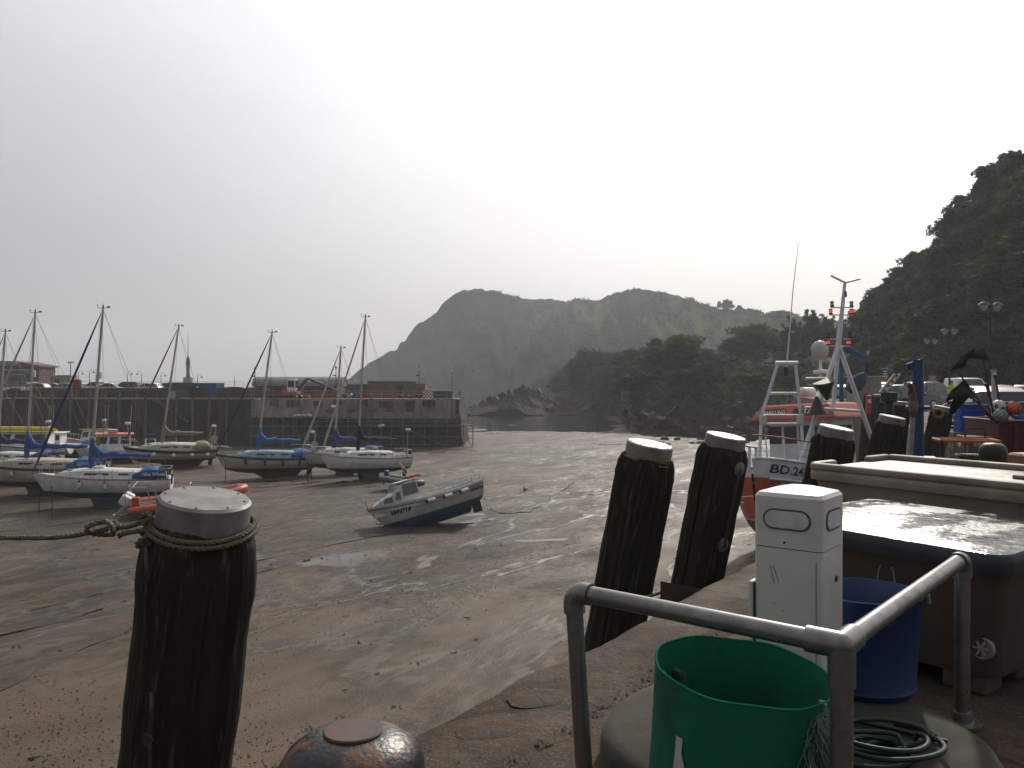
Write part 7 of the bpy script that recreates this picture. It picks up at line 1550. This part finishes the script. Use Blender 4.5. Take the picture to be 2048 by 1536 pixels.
# dan buoys with black flags
def dan(label, foot, top, d0, d1, flag, lean=0):
    a = at(*foot, d0); b = at(*top, d1); t = thing('marker_pole', label, 'marker pole', a); MB().tube([(0, 0, 0), b - a], [.022, .014], 6).build('pole', mm('bamboo', (.05, .035, .028), .7), t, 40)
    P = [at(x_, y_, d1 + .05 * math.sin(i * 1.7)) - a for i, (x_, y_) in enumerate(flag)]
    mb = MB().add(P, [tuple(range(len(P)))]); mb.build('flag', mm('black_flag', (.008, .008, .010), .7), t, 60, solid=.006); return t
dan('marker pole with a ragged black flag reaching highest left of the lamp', (1990, 845), (1966, 716), 15.4, 15.0, [(1899, 743), (1922, 715), (1944, 695), (1951, 697), (1950, 706), (1968, 698), (1979, 720), (1960, 718), (1940, 716), (1934, 722), (1931, 734)])
dan('marker pole with a drooping black flag in front of the white van', (1990, 848), (1919, 748), 15.2, 14.6, [(1919, 748), (1930, 760), (1938, 770), (1942, 778), (1952, 790), (1960, 800), (1948, 797), (1938, 795), (1922, 809), (1899, 836), (1899, 818), (1906, 798), (1889, 805), (1903, 780), (1918, 769), (1925, 762)])
dan('lower marker pole with a small black pennant over the blue crates', (1996, 846), (1938, 788), 15.0, 14.3, [(1938, 788), (1952, 792), (1962, 802), (1950, 801), (1940, 797)])
for k, (fx_, tx, ty) in enumerate(((1992, 1972, 770), (2006, 1990, 752))):
    a = at(fx_, 842, 15.6); b = at(tx, ty, 15.6); t = thing('marker_pole', ('bare dark pole leaning out of the red bin', 'bare pole beside the pale post over the red bin')[k], 'marker pole', a); MB().tube([(0, 0, 0), b - a], .018, 6).build('pole', mm('bamboo', (.05, .035, .028)), t, 40); MB().lathe([(.03, -.03), (.03, .03), (.001, .04)], 8, c=b - a).build('tip', BLACK, t, 40)
t = thing('white_post', 'pale square post standing in front of the silver car', 'post', (XD(1988, 20), 20, 0)); MB().box((0, 0, ZD(742, 20) / 2), (.09, .09, ZD(742, 20))).build('shaft', mm('pale_post', (.42, .42, .42), .5), t, 0, bevel=.01); MB().box((0, 0, ZD(742, 20) + .02), (.11, .11, .04)).build('cap', GALV, t, 0)
# stacked blue fish crates on a pallet
cx_, cd = XD(1937, 21.5), 21.5; PB = mm('crate_blue', (.016, .075, .42), .45, c2=(.012, .05, .3), scale=3)
t = thing('pallet', 'worn wooden pallet under the blue fish crates', 'pallet', (cx_, cd, 0), R(-10)); WD = mm('pallet_wood', (.24, .18, .11), .85, c2=(.14, .10, .07), scale=4, stretch=(.4, 4, 4))
for k in range(5): MB().box((0, -.35 + k * .175, .34), (1.0, .14, .03)).build('slat', WD, t, 0)
for k in range(3): MB().box((-.45 + k * .45, 0, .17), (.1, .84, .33)).build('bearer', WD, t, 0)
zb = .36; n_ = 5
for k in range(n_):
    t = thing('fish_crate', ('lowest', 'second lowest', 'middle', 'second highest', 'topmost')[k] + ' blue fish crate in the stack on the pallet', 'fish crate', (cx_ + .02 * (k % 2), cd, zb + k * .145), R(-10 + 2 * (k % 2)), 'stacked blue fish crates')
    MB().loft([rsq(.56, .03, 0), rsq(.60, .03, .11), rsq(.66, .03, .115), rsq(.66, .03, .142), rsq(.58, .03, .142), rsq(.53, .03, .02)]).build('shell', PB, t, 40); MB().box((0, -.325, .085), (.3, .02, .02)).build('grip', mm('crate_grip', (.01, .04, .25), .5), t, 0)
# porter's trolley
t = thing('hand_trolley', 'flat hand trolley with a hooped handle beside the lobster pot', 'trolley', (XD(1945, 15.2), 15.2, 0), R(-8)); MB().tube([(-.17, -.1, .25), (-.17, -.12, .74), (-.14, -.12, .80), (.14, -.12, .80), (.17, -.12, .74), (.17, -.1, .25)], .016, 6).tube([(-.17, -.11, .55), (.17, -.11, .55)], .012, 6).build('handle', mm('trolley_steel', (.10, .075, .06), .4, .6), t, 40)
for k in range(4): MB().box((.35, .0 + k * .12, .62 - .0), (1.0, .1, .03)).build('board', WD, t, 0)
for s in (0, .8): MB().lathe([(.001, -.03), (.1, -.03), (.12, -.02), (.12, .02), (.1, .03), (.001, .03)], 16, c=(s, -.08, .13), M=Matrix.Rotation(R(90), 4, 'X')).build('wheel', BLACK, t, 40)
MB().box((.4, .1, .38), (1.0, .4, .4)).build('crate', mm('dull_box', (.12, .10, .08), .7), t, 0, bevel=.02)
MB().box((.05, -.13, .50), (.16, .015, .06)).build('plate', plain((.5, .42, .2), .5), t, 0)

# ------------------------------------------------------------------ vehicles
def car(label, x, y, z, yaw, c, kind='hatch', detail=True, group=None):
    Ls, Hs, Ws = {'hatch': (4.0, 1.48, 1.74), 'estate': (4.5, 1.5, 1.78), 'suv': (4.4, 1.68, 1.82), 'van': (5.0, 2.05, 1.95)}[kind]
    t = thing('parked_' + ('van' if kind == 'van' else 'car'), label, 'van' if kind == 'van' else 'car', (x, y, z), R(yaw), group)
    m = plain(c, .28, coat=.5, grime=.12)
    if kind == 'van': top = [(-.49, .30), (-.5, .55), (-.49, .97), (.08, .99), (.2, .96), (.33, .60), (.47, .53), (.5, .40), (.5, .22)]
    elif kind == 'suv': top = [(-.5, .35), (-.495, .62), (-.45, .92), (-.38, .99), (.02, 1.0), (.10, .95), (.25, .63), (.44, .57), (.5, .42), (.5, .25)]
    elif kind == 'estate': top = [(-.5, .35), (-.495, .60), (-.44, .92), (-.34, .98), (.0, 1.0), (.08, .95), (.24, .62), (.44, .55), (.5, .40), (.5, .22)]
    else: top = [(-.5, .32), (-.495, .60), (-.42, .88), (-.30, .98), (.0, 1.0), (.10, .94), (.27, .62), (.44, .55), (.5, .40), (.5, .22)]
    poly = [(-.47, .16)] + [(a, b) for a, b in top] + [(.47, .16)]
    belt = .58 if kind != 'van' else .56
    rings = []
    for s in (-1, -.86, .86, 1):
        ring = []
        for a, b in poly:
            w = Ws / 2 * (1 if b <= belt else 1 - .26 * (b - belt) / (1 - belt)); k = 1 if abs(s) < .9 else .985; ring.append(Vector((a * Ls * k, s * w, .02 + b * Hs * (k if b > .3 else 1))))
        rings.append(ring)
    MB().loft(rings).build('body', m, t, 30)
    def side(a, b, s): w = Ws / 2 * (1 if b <= belt else 1 - .26 * (b - belt) / (1 - belt)); return Vector((a * Ls, s * (w + .004), .02 + b * Hs))
    for s in (1, -1):
        if kind == 'van': ws_ = [[(.10, .60), (.31, .60), (.20, .90), (.10, .92)]]
        else: ws_ = [[(-.20, .64), (.02, .64), (.02, .93), (-.17, .93)], [(.04, .64), (.23, .64), (.09, .92), (.04, .93)], [(-.42, .66), (-.22, .64), (-.19, .93), (-.35, .91)]]
        for q in ws_: MB().add([side(a, b, s * .99) for a, b in q], [(0, 1, 2, 3) if s < 0 else (3, 2, 1, 0)]).build('side_window', GLASS, t, 0)
    def endq(i0, i1, f0, f1, wf, nm, o):
        (a0, b0), (a1, b1) = top[i0], top[i1]; q = []
        for f, s in ((f0, -1), (f0, 1), (f1, 1), (f1, -1)):
            a = a0 + (a1 - a0) * f; b = b0 + (b1 - b0) * f; w = Ws / 2 * (1 - .26 * max(0, b - belt) / (1 - belt)) * wf; q.append(Vector((a * Ls + o, s * w, .02 + b * Hs + .012)))
        MB().add(q, [(0, 1, 2, 3)]).build(nm, GLASS, t, 0)
    ends = {'van': (4, 5, 1, 2), 'suv': (5, 6, 1, 2), 'estate': (5, 6, 1, 2), 'hatch': (5, 6, 1, 2)}[kind]
    endq(ends[0], ends[1], .1, .92, .86, 'windscreen', .012); endq(ends[2], ends[3], .15, .95, .80, 'rear_window', -.014)
    for a in (-.31, .31):
        for s in (1, -1):
            wl = MB().lathe([(.001, -.09), (.2, -.1), (.31, -.09), (.32, 0), (.31, .09), (.2, .1), (.001, .09)], 18, c=(a * Ls, s * (Ws / 2 - .09), .32), M=Matrix.Rotation(R(90), 4, 'X')).build('wheel', BLACK, t, 40)
            if detail: MB().lathe([(.2, 0), (.19, .015), (.06, .02), (.001, .02)], 14, c=(a * Ls, s * (Ws / 2 + .01), .32), M=Matrix.Rotation(R(-90 * s), 4, 'X')).build('hub', CHROME, wl, 40)
    if detail:
        for s in (1, -1):
            MB().box((Ls * .482, s * Ws * .36, .46 * Hs), (.16, .34, .13)).build('headlight', mm('lamp_clear', (.6, .6, .6), .1, .3, grime=0), t, 0, bevel=.03); MB().box((-Ls * .494, s * Ws * .41, .54 * Hs), (.07, .2, .26)).build('tail_light', mm('lamp_rear', (.25, .01, .01), .2, grime=0), t, 0, bevel=.02)
            MB().box((.15 * Ls, s * (Ws / 2 + .06), .63 * Hs), (.12, .18, .13)).build('mirror', m, t, 0, bevel=.03)
        MB().box((-Ls * .5 - .004, 0, .42 * Hs), (.02, .52, .11)).build('number_plate', plain((.55, .46, .12), .5), t, 0); MB().box((Ls * .5 + .004, 0, .28 * Hs), (.02, .52, .11)).build('number_plate', WHITE, t, 0)
        MB().box((Ls * .497, 0, .24 * Hs), (.04, Ws * .8, .13)).build('grille', BLACK, t, 0); MB().box((-Ls * .492, 0, .22 * Hs), (.04, Ws * .85, .12)).build('bumper', BLACK, t, 0)
    return t
g_ = 'vehicles parked in the car park'
SILV = (.36, .37, .38); WHT = (.62, .62, .61); DGR = (.06, .065, .07); RD_ = (.30, .025, .03)
for a in (('white high roof van facing out beside the cliff', 1933, 66, -97, WHT, 'van'), ('silver hatchback seen from behind right of the white van', 1990, 63, 82, SILV, 'hatch'), ('red hatchback at the right frame edge', 2050, 60, -118, RD_, 'hatch'), ('white car between the van and the silver hatchback', 1966, 70, 70, WHT, 'hatch'),
    ('dark grey estate car behind the posts', 1808, 50, 22, DGR, 'estate'), ('black car behind the blue davit', 1858, 54, 35, (.012, .012, .014), 'suv'), ('white off roader left of the grey estate', 1760, 62, 60, WHT, 'suv'), ('silver estate parked behind the dark grey one', 1815, 66, 18, (.22, .23, .24), 'estate'), ('grey van at the far end of the car park', 1735, 78, 40, (.20, .21, .22), 'van'), ('silver car far left in the car park', 1700, 82, 30, SILV, 'hatch'), ('white car seen through the tripod mast legs', 1690, 90, 60, WHT, 'hatch'), ('dark blue car at the far left of the car park', 1668, 92, 50, (.03, .05, .1), 'hatch'), ('maroon car just behind the blue fish crates', 1972, 27, 75, (.09, .012, .018), 'hatch')):
    car(a[0], XD(a[1], a[2]), a[2], .045, a[3], a[4], a[5], True, g_)
rc = random.Random(8); cols = [(WHT, 'white'), (SILV, 'silver'), (RD_, 'red'), (DGR, 'dark grey'), ((.03, .06, .16), 'blue'), ((.02, .02, .02), 'black')]
for k, (px_, ci, kd, w_) in enumerate(((70, 2, 'hatch', 'right of the two white drums'), (92, 2, 'hatch', 'second from the left in the pier row'), (113, 0, 'estate', 'in front of the cream cabin'), (131, 1, 'hatch', 'between the cream cabin and red kiosk'), (176, 0, 'suv', 'just right of the red kiosk'), (198, 5, 'hatch', 'behind the tallest left mast'), (222, 0, 'hatch', 'right of the tallest left mast'), (240, 3, 'suv', 'left of the walkway bench'), (268, 2, 'estate', 'above the walkway bench'), (296, 0, 'hatch', 'above the small white notice'), (322, 5, 'estate', 'left of the grey container'))):
    car('%s car on the pier %s' % (cols[ci][1], w_), XD(px_, 118), 118 + (k % 3) * 2, .25, rc.choice((5, 175, 12, 170)), cols[ci][0], kd, False, 'cars parked on the pier')
t = car('red pickup low on the pier right of the blue container', XD(468, 104.5), 104.5, -.22, 175, (.22, .02, .03), 'hatch', True)

# ------------------------------------------------------------------ people
def person(label, x, y, z, yaw, torso, legs, skin=(.35, .22, .16), hair=(.03, .025, .02), h=1.74, hat=None, bend=0):
    t = thing('person', label, 'person', (x, y, z), R(yaw)); s = h / 1.74
    me = bpy.data.meshes.new('body')
    J = [(0, 0, .95), (0, 0, 1.12), (0, bend, 1.36), (0, bend, 1.48), (0, bend * 1.2, 1.60), (0, bend * 1.2, 1.70),
         (.09, 0, .92), (.11, .02, .50), (.11, -.02, .09), (.11, .12, .03), (-.09, 0, .92), (-.11, -.05, .50), (-.12, -.12, .09), (-.12, .02, .03),
         (.19, bend, 1.40), (.25, bend - .02, 1.13), (.24, bend + .12, .90), (.24, bend + .17, .82), (-.19, bend, 1.40), (-.25, bend - .02, 1.13), (-.24, bend + .10, .90), (-.24, bend + .15, .82)]
    Rr_ = [.15, .135, .16, .06, .09, .085, .10, .075, .05, .04, .10, .075, .05, .04, .07, .05, .04, .035, .07, .05, .04, .035]
    Ed = [(0, 1), (1, 2), (2, 3), (3, 4), (4, 5), (0, 6), (6, 7), (7, 8), (8, 9), (0, 10), (10, 11), (11, 12), (12, 13), (2, 14), (14, 15), (15, 16), (16, 17), (2, 18), (18, 19), (19, 20), (20, 21)]
    me.from_pydata([(a * s, b * s, c * s) for a, b, c in J], Ed, []); me.skin_vertices or None
    o = bpy.data.objects.new('body', me); col.objects.link(o); o.parent = t
    sk = o.modifiers.new('skin', 'SKIN'); sk.use_smooth_shade = True
    for i, v in enumerate(me.skin_vertices[0].data): v.radius = (Rr_[i] * s * (1 if i not in (0, 1, 2) else 1.1), Rr_[i] * s * (.7 if i in (0, 1, 2) else 1)); v.use_root = (i == 0)
    o.modifiers.new('sub', 'SUBSURF').render_levels = 2
    m, nt, b = NT('clothes'); N = nt.nodes; tc_ = N.new('ShaderNodeTexCoord'); sp = N.new('ShaderNodeSeparateXYZ'); nt.links.new(tc_.outputs['Object'], sp.inputs[0]); rp = N.new('ShaderNodeValToRGB'); rp.color_ramp.interpolation = 'CONSTANT'
    e = rp.color_ramp.elements; e[0].position = 0; e[0].color = (.02, .018, .015, 1); e[1].position = .06; e[1].color = (*legs, 1)
    for p_, c_ in ((.54, torso), (.87, skin)): q = e.new(p_); q.color = (*c_, 1)
    dv = N.new('ShaderNodeMath'); dv.operation = 'DIVIDE'; dv.inputs[1].default_value = h; nt.links.new(sp.outputs['Z'], dv.inputs[0]); nt.links.new(dv.outputs[0], rp.inputs[0]); nt.links.new(rp.outputs[0], b.inputs['Base Color']); b.inputs['Roughness'].default_value = .85
    me.materials.append(m)
    MB().sphere((0, bend * 1.2 * s - .02, 1.70 * s), .105 * s, 12, sc=(.9, 1.0, .75)).build('hair', plain(hat or hair, .8), t, 180)
    return t
person('person in a bright yellow high visibility vest by the cliff', XD(1903, 52), 52, .04, 170, (.45, .62, .04), (.02, .025, .04))
person('person in dark clothes standing left of the blue davit', XD(1828, 34), 34, .04, 200, (.03, .03, .035), (.03, .03, .04))
person('person in grey leaning by the far posts near the estate car', XD(1782, 33), 33, .04, 60, (.10, .11, .13), (.03, .035, .05), bend=.08)
person('person in a white shirt left of the hand pump', XD(1811, 36), 36, .04, 150, (.30, .30, .30), (.05, .05, .07))

# ------------------------------------------------------------------ street furniture by the cliff
def twin_lamp(label, px_, yt, d):
    z1 = ZD(yt, d); t = thing('street_lamp', label, 'street lamp', (XD(px_, d), d, .03), R(25)); BK = mm('lamp_black', (.015, .018, .016), .4, .3)
    MB().tube([(0, 0, 0), (0, 0, 1.0), (0, 0, 1.02), (0, 0, z1 - .1)], [.12, .1, .065, .04], 10).build('pole', BK, t, 40); zl = z1 - .45
    for s in (1, -1):
        MB().tube([(0, 0, zl - .25), (s * .2, 0, zl + .12), (s * .42, 0, zl + .22), (s * .46, 0, zl + .1)], .025, 6).build('arm', BK, t, 40)
        l = MB().lathe([(.03, zl - .32), (.13, zl - .22), (.19, zl - .05)], 14, c=(s * .46, 0, 0)).build('lamp_glass', mm('lamp_globe', (.45, .42, .38), .15, grime=.1), t, 60); MB().lathe([(.27, zl - .06), (.2, zl + .02), (.06, zl + .1), (.001, zl + .16)], 14, c=(s * .46, 0, 0)).build('lamp_shade', BK, l, 40)
    for s in (-.12, .12): MB().tube([(0, 0, zl), (s, 0, z1 - .05), (s, 0, z1 + .12)], .012, 5).sphere((s, 0, z1 + .15), .045, 8).build('finial', BK, t, 60)
twin_lamp('nearest tall twin headed street lamp before the cliff', 1981, 590, 38); twin_lamp('middle twin headed street lamp before the cliff', 1899, 648, 55); twin_lamp('farthest twin headed street lamp before the cliff', 1862, 670, 66)
def sign(label, px_, py, d, w, h, c, c2=None, zb=.04, txt=None):
    t = thing('road_sign', label, 'sign', (XD(px_, d), d, zb)); zc = ZD(py, d) - zb; MB().tube([(0, .05, 0), (0, .05, zc + h / 2)], .03, 6).build('post', GALV, t, 40)
    b = MB().box((0, 0, zc), (w, .03, h)).build('plate', plain(c, .5), t, 0, bevel=.008)
    MB().box((0, -.02, zc + h * .46), (w, .012, .03)).build('border', WHITE, b, 0); MB().box((0, -.02, zc - h * .46), (w, .012, .03)).build('border', WHITE, b, 0)
    if c2: MB().box((0, -.02, zc - h * .25), (w * .95, .012, h * .44)).build('lower_panel', plain(c2, .5), b, 0)
    mb = MB()
    for k in range(3): mb.box((0, -.024, zc + h * (.25 - .2 * k)), (w * .6, .01, h * .07))
    mb.build('lettering', WHITE, b, 0)
sign('small red notice on a post before the cliff', 1865, 757, 60, .62, .38, (.28, .05, .06)); sign('blue and yellow parking sign left of the grey cars', 1770, 749, 74, .6, 1.15, (.03, .07, .2), (.3, .2, .03)); sign('blue and yellow parking sign seen behind the tripod mast', 1684, 748, 84, .6, 1.15, (.03, .07, .2), (.3, .2, .03))
lantern(1736, 699, 70, 'single white lantern post at the end of the car park', .04)
t = thing('wire_fence', 'thin wire fence along the foot of the cliff', 'fence', (0, 0, 0))
for k in range(14):
    px_ = 1790 + k * 22; d = float(ip(px_, CB)) - 2; MB().tube([(XD(px_, d), d, 0), (XD(px_, d), d, 1.3)], .04, 6).build('post', GALV, t, 40)
for z in (.4, .85, 1.25): MB().tube([(XD(px_, float(ip(px_, CB)) - 2), float(ip(px_, CB)) - 2, z) for px_ in range(1790, 2080, 22)], .012, 4).build('wire', WIRE, t, 40)
t = thing('cabin_box', 'pale square cabin side behind the fishing boat by the cars', 'cabin', (XD(1728, 47), 47, 0)); MB().box((0, 0, 1.0), (1.5, 1.2, 2.0)).build('wall', mm('pale_cabin', (.30, .27, .25), .7), t, 0, bevel=.03); MB().box((0, 0, 2.02), (1.6, 1.3, .06)).build('roof', OFFW, t, 0)
t = thing('fire_point', 'red fire extinguisher cabinet beside the pale cabin', 'cabinet', (XD(1737, 44), 44, 0)); MB().box((0, 0, .5), (.26, .25, 1.0)).build('case', REDP, t, 0, bevel=.05); MB().box((0, -.13, .7), (.16, .02, .2)).build('panel', WHITE, t, 0)

# blue knuckle boom crane behind the fishing boat
t = thing('quay_crane', 'blue knuckle boom crane with a hanging bag behind the fishing boat', 'crane', (XD(1683, 46), 46, 0)); CB_ = mm('crane_blue', (.02, .09, .19), .45)
def rel(px_, py, d=46): return at(px_, py, d) - t.location
MB().tube([(0, 0, -2), (0, 0, rel(0, 700).z)], .12, 12).build('column', CB_, t, 40); MB().bar(rel(1682, 700), rel(1692, 697), .25, .3).bar(rel(1690, 696), rel(1737, 722), .22, .32).build('boom', CB_, t, 0, bevel=.03)
MB().bar(rel(1735, 720), rel(1730, 748), .12, .14).build('jib', BLACK, t, 0); MB().tube([rel(1672, 730), rel(1700, 706)], .05, 8).build('ram', CHROME, t, 40)
rings = [[rel(x_, y_) + Vector((r_ * math.cos(a), r_ * .7 * math.sin(a), 0)) for a in np.linspace(0, 6.283, 12, endpoint=False)] for x_, y_, r_ in ((1729, 744, .08), (1722, 750, .35), (1714, 765, .50), (1708, 780, .42), (1706, 787, .15))]
MB().loft(rings).build('lifting_bag', mm('bag_teal', (.015, .055, .085), .7, bump=.4, bscale=5), t, 60)

# loose rocks at the edge of the mud
rr_ = random.Random(31)
for k in range(26):
    px_ = rr_.uniform(1290, 1500); py = rr_.uniform(868, 895) - (px_ - 1290) * .01; d = 7.35 * FPX / (py - 768); x = XD(px_, d); s = rr_.uniform(.15, .7)
    mb = MB().sphere((0, 0, .1), 1, 8, sc=(rr_.uniform(.8, 1.6), 1, rr_.uniform(.4, .8))); mb.v = [(a * (1 + .2 * math.sin(7 * b + k)), b * (1 + .2 * math.sin(6 * c + k)), c * (1 + .25 * math.sin(5 * a + k))) for a, b, c in mb.v]
    mb.v = [(a * s, b * s, c * s) for a, b, c in mb.v]; o = mb.build('boulder', ROCKM, None, 25, loc=(x, d, gzs(x, d)), rz=rr_.uniform(0, 6)); tag(o, 'loose dark rock on the mud below the wooded bank', 'rock', 'loose rocks below the bank')
rr_ = random.Random(77)
for k in range(70):
    px_ = rr_.uniform(1248, 1540); T_ = rr_.uniform(.5, 10) ; z_, x_, y_ = bank_z(np.array([px_]), np.array([T_])); s = rr_.uniform(.5, 1.9)
    mb = MB().box((0, 0, 0), (s * rr_.uniform(.9, 1.8), s, s * rr_.uniform(.4, .8)), M=Euler((rr_.uniform(-.5, .5), rr_.uniform(.2, .9), rr_.uniform(0, 3))).to_matrix().to_4x4()); mb.v = [(a + .18 * s * rr_.uniform(-1, 1), b + .18 * s * rr_.uniform(-1, 1), c + .18 * s * rr_.uniform(-1, 1)) for a, b, c in mb.v]
    o = mb.build('boulder', ROCKM, None, 0, bevel=.06 * s, loc=(float(x_[0]), float(y_[0]), float(z_[0]) + .1 * s)); tag(o, 'angular slab of dark rock in the outcrop below the bank trees', 'rock', 'rock slabs of the outcrop')
rr_ = random.Random(78); SPM = mm('spit_slab', (.020, .016, .013), .6, c2=(.06, .043, .032), scale=1.2, bump=1, bscale=3, spec=.35, rough2=.8)
for k in range(90):
    i_ = rr_.randint(14, ni - 14); j_ = rr_.randint(18, 92); s = rr_.uniform(.6, 2.0)
    if iz[i_, j_] < SEA - .1: continue
    mb = MB().box((0, 0, 0), (s * rr_.uniform(.5, .9), s * rr_.uniform(.8, 1.4), s * rr_.uniform(.9, 1.5)), M=Euler((rr_.uniform(-.2, .2), rr_.uniform(-.75, -.4), rr_.uniform(-.3, .3))).to_matrix().to_4x4()); mb.v = [(a + .2 * s * rr_.uniform(-1, 1), b + .2 * s * rr_.uniform(-1, 1), c + .2 * s * rr_.uniform(-1, 1)) for a, b, c in mb.v]
    o = mb.build('boulder', SPM, None, 0, bevel=.05 * s, loc=(float(ix[i_, j_]), float(ID[i_, j_]), float(iz[i_, j_]) + .05 * s)); tag(o, 'tilted slab of wet rock on the spit in the harbour mouth', 'rock', 'rock slabs of the spit')
# grit and pebbles lying on the near deck, grass at the railing foot
r = np.random.default_rng(40); n = 1500; a = r.uniform(0, 1, n); C = np.stack([r.uniform(-.9, 1.3, n), r.uniform(2.6, 5.2, n), np.full(n, .004)], 1); keep = (fbm(C[:, 0] * 2, C[:, 1] * 2, 3, 12) > .02) & (C[:, 0] > -.42 + (C[:, 1] - 3.84) * .72 + .1); C = C[keep]
sz = .004 + .006 * r.uniform(0, 1, (len(C), 1)) ** 3; T4 = np.array([(1, 0, -.3), (-.5, .87, -.3), (-.5, -.87, -.3), (0, 0, .8)]); V = (C[:, None, :] + T4[None] * sz[:, None, :]).reshape(-1, 3); Fq = (np.arange(len(C))[:, None, None] * 4 + np.array([(0, 1, 3), (1, 2, 3), (2, 0, 3)])[None]).reshape(-1, 3)
C2 = []
for k in range(1100):
    q_ = rng.uniform(0, 1); b_ = .57 + rng.normal() * .05; i_ = int(np.argmin((E[:, 1] - (2.9 + 3.2 * q_)) ** 2)); p_ = E[i_] + inw[i_] * b_; C2.append((p_[0] + rng.normal() * .02, p_[1] + rng.normal() * .02, -.006))
C2 = np.array(C2); s2 = .005 + .012 * rng.uniform(0, 1, (len(C2), 1)) ** 3; V2 = (C2[:, None, :] + T4[None] * s2[:, None, :]).reshape(-1, 3); V = np.concatenate([V, V2]); Fq = (np.arange(len(V) // 4)[:, None, None] * 4 + np.array([(0, 1, 3), (1, 2, 3), (2, 0, 3)])[None]).reshape(-1, 3)
o = npmesh('grit', V, Fq, mm('grit', (.13, .095, .065), .9, c2=(.05, .037, .028), scale=40)); tag(o, 'fine grit and pebbles scattered on the quay deck', 'grit'); struct(o, 'stuff')
mb = MB(); rr_ = random.Random(6)
for k in range(60):
    b = Vector((.24 + rr_.gauss(0, .05), 3.29 + rr_.gauss(0, .04), 0)); l = rr_.uniform(.02, .06); dv = Vector((rr_.gauss(0, .4), rr_.gauss(0, .4), 1)).normalized(); sdv = dv.orthogonal() * .002; mb.add([b - sdv, b + sdv, b + dv * l], [(0, 1, 2)])
o = mb.build('grass_tuft', plain((.05, .085, .025), .7), None, 0); tag(o, 'small grass tuft at the foot of the near railing post', 'grass'); struct(o, 'stuff')

# ------------------------------------------------------------------ sea haze
hz = MB().box((0, 720, 47), (2440, 1800, 112)).build('haze', [], None, 0); struct(hz, 'stuff'); tag(hz, 'thin pale sea haze hanging over the whole harbour', 'haze')
m = bpy.data.materials.new('haze'); m.use_nodes = True; nt = m.node_tree; nt.nodes.clear(); ou = nt.nodes.new('ShaderNodeOutputMaterial'); pv = nt.nodes.new('ShaderNodeVolumePrincipled')
pv.inputs['Color'].default_value = (.93, .95, 1, 1); pv.inputs['Density'].default_value = .00044; pv.inputs['Anisotropy'].default_value = .2; nt.links.new(pv.outputs[0], ou.inputs['Volume']); hz.data.materials.append(m)
scene.cycles.volume_bounces = 1; scene.cycles.max_bounces = 6; scene.cycles.diffuse_bounces = 3; scene.cycles.glossy_bounces = 3; scene.cycles.transmission_bounces = 3; scene.cycles.transparent_max_bounces = 8
scene.cycles.use_adaptive_sampling = True; scene.cycles.adaptive_threshold = .015; scene.cycles.use_denoising = True
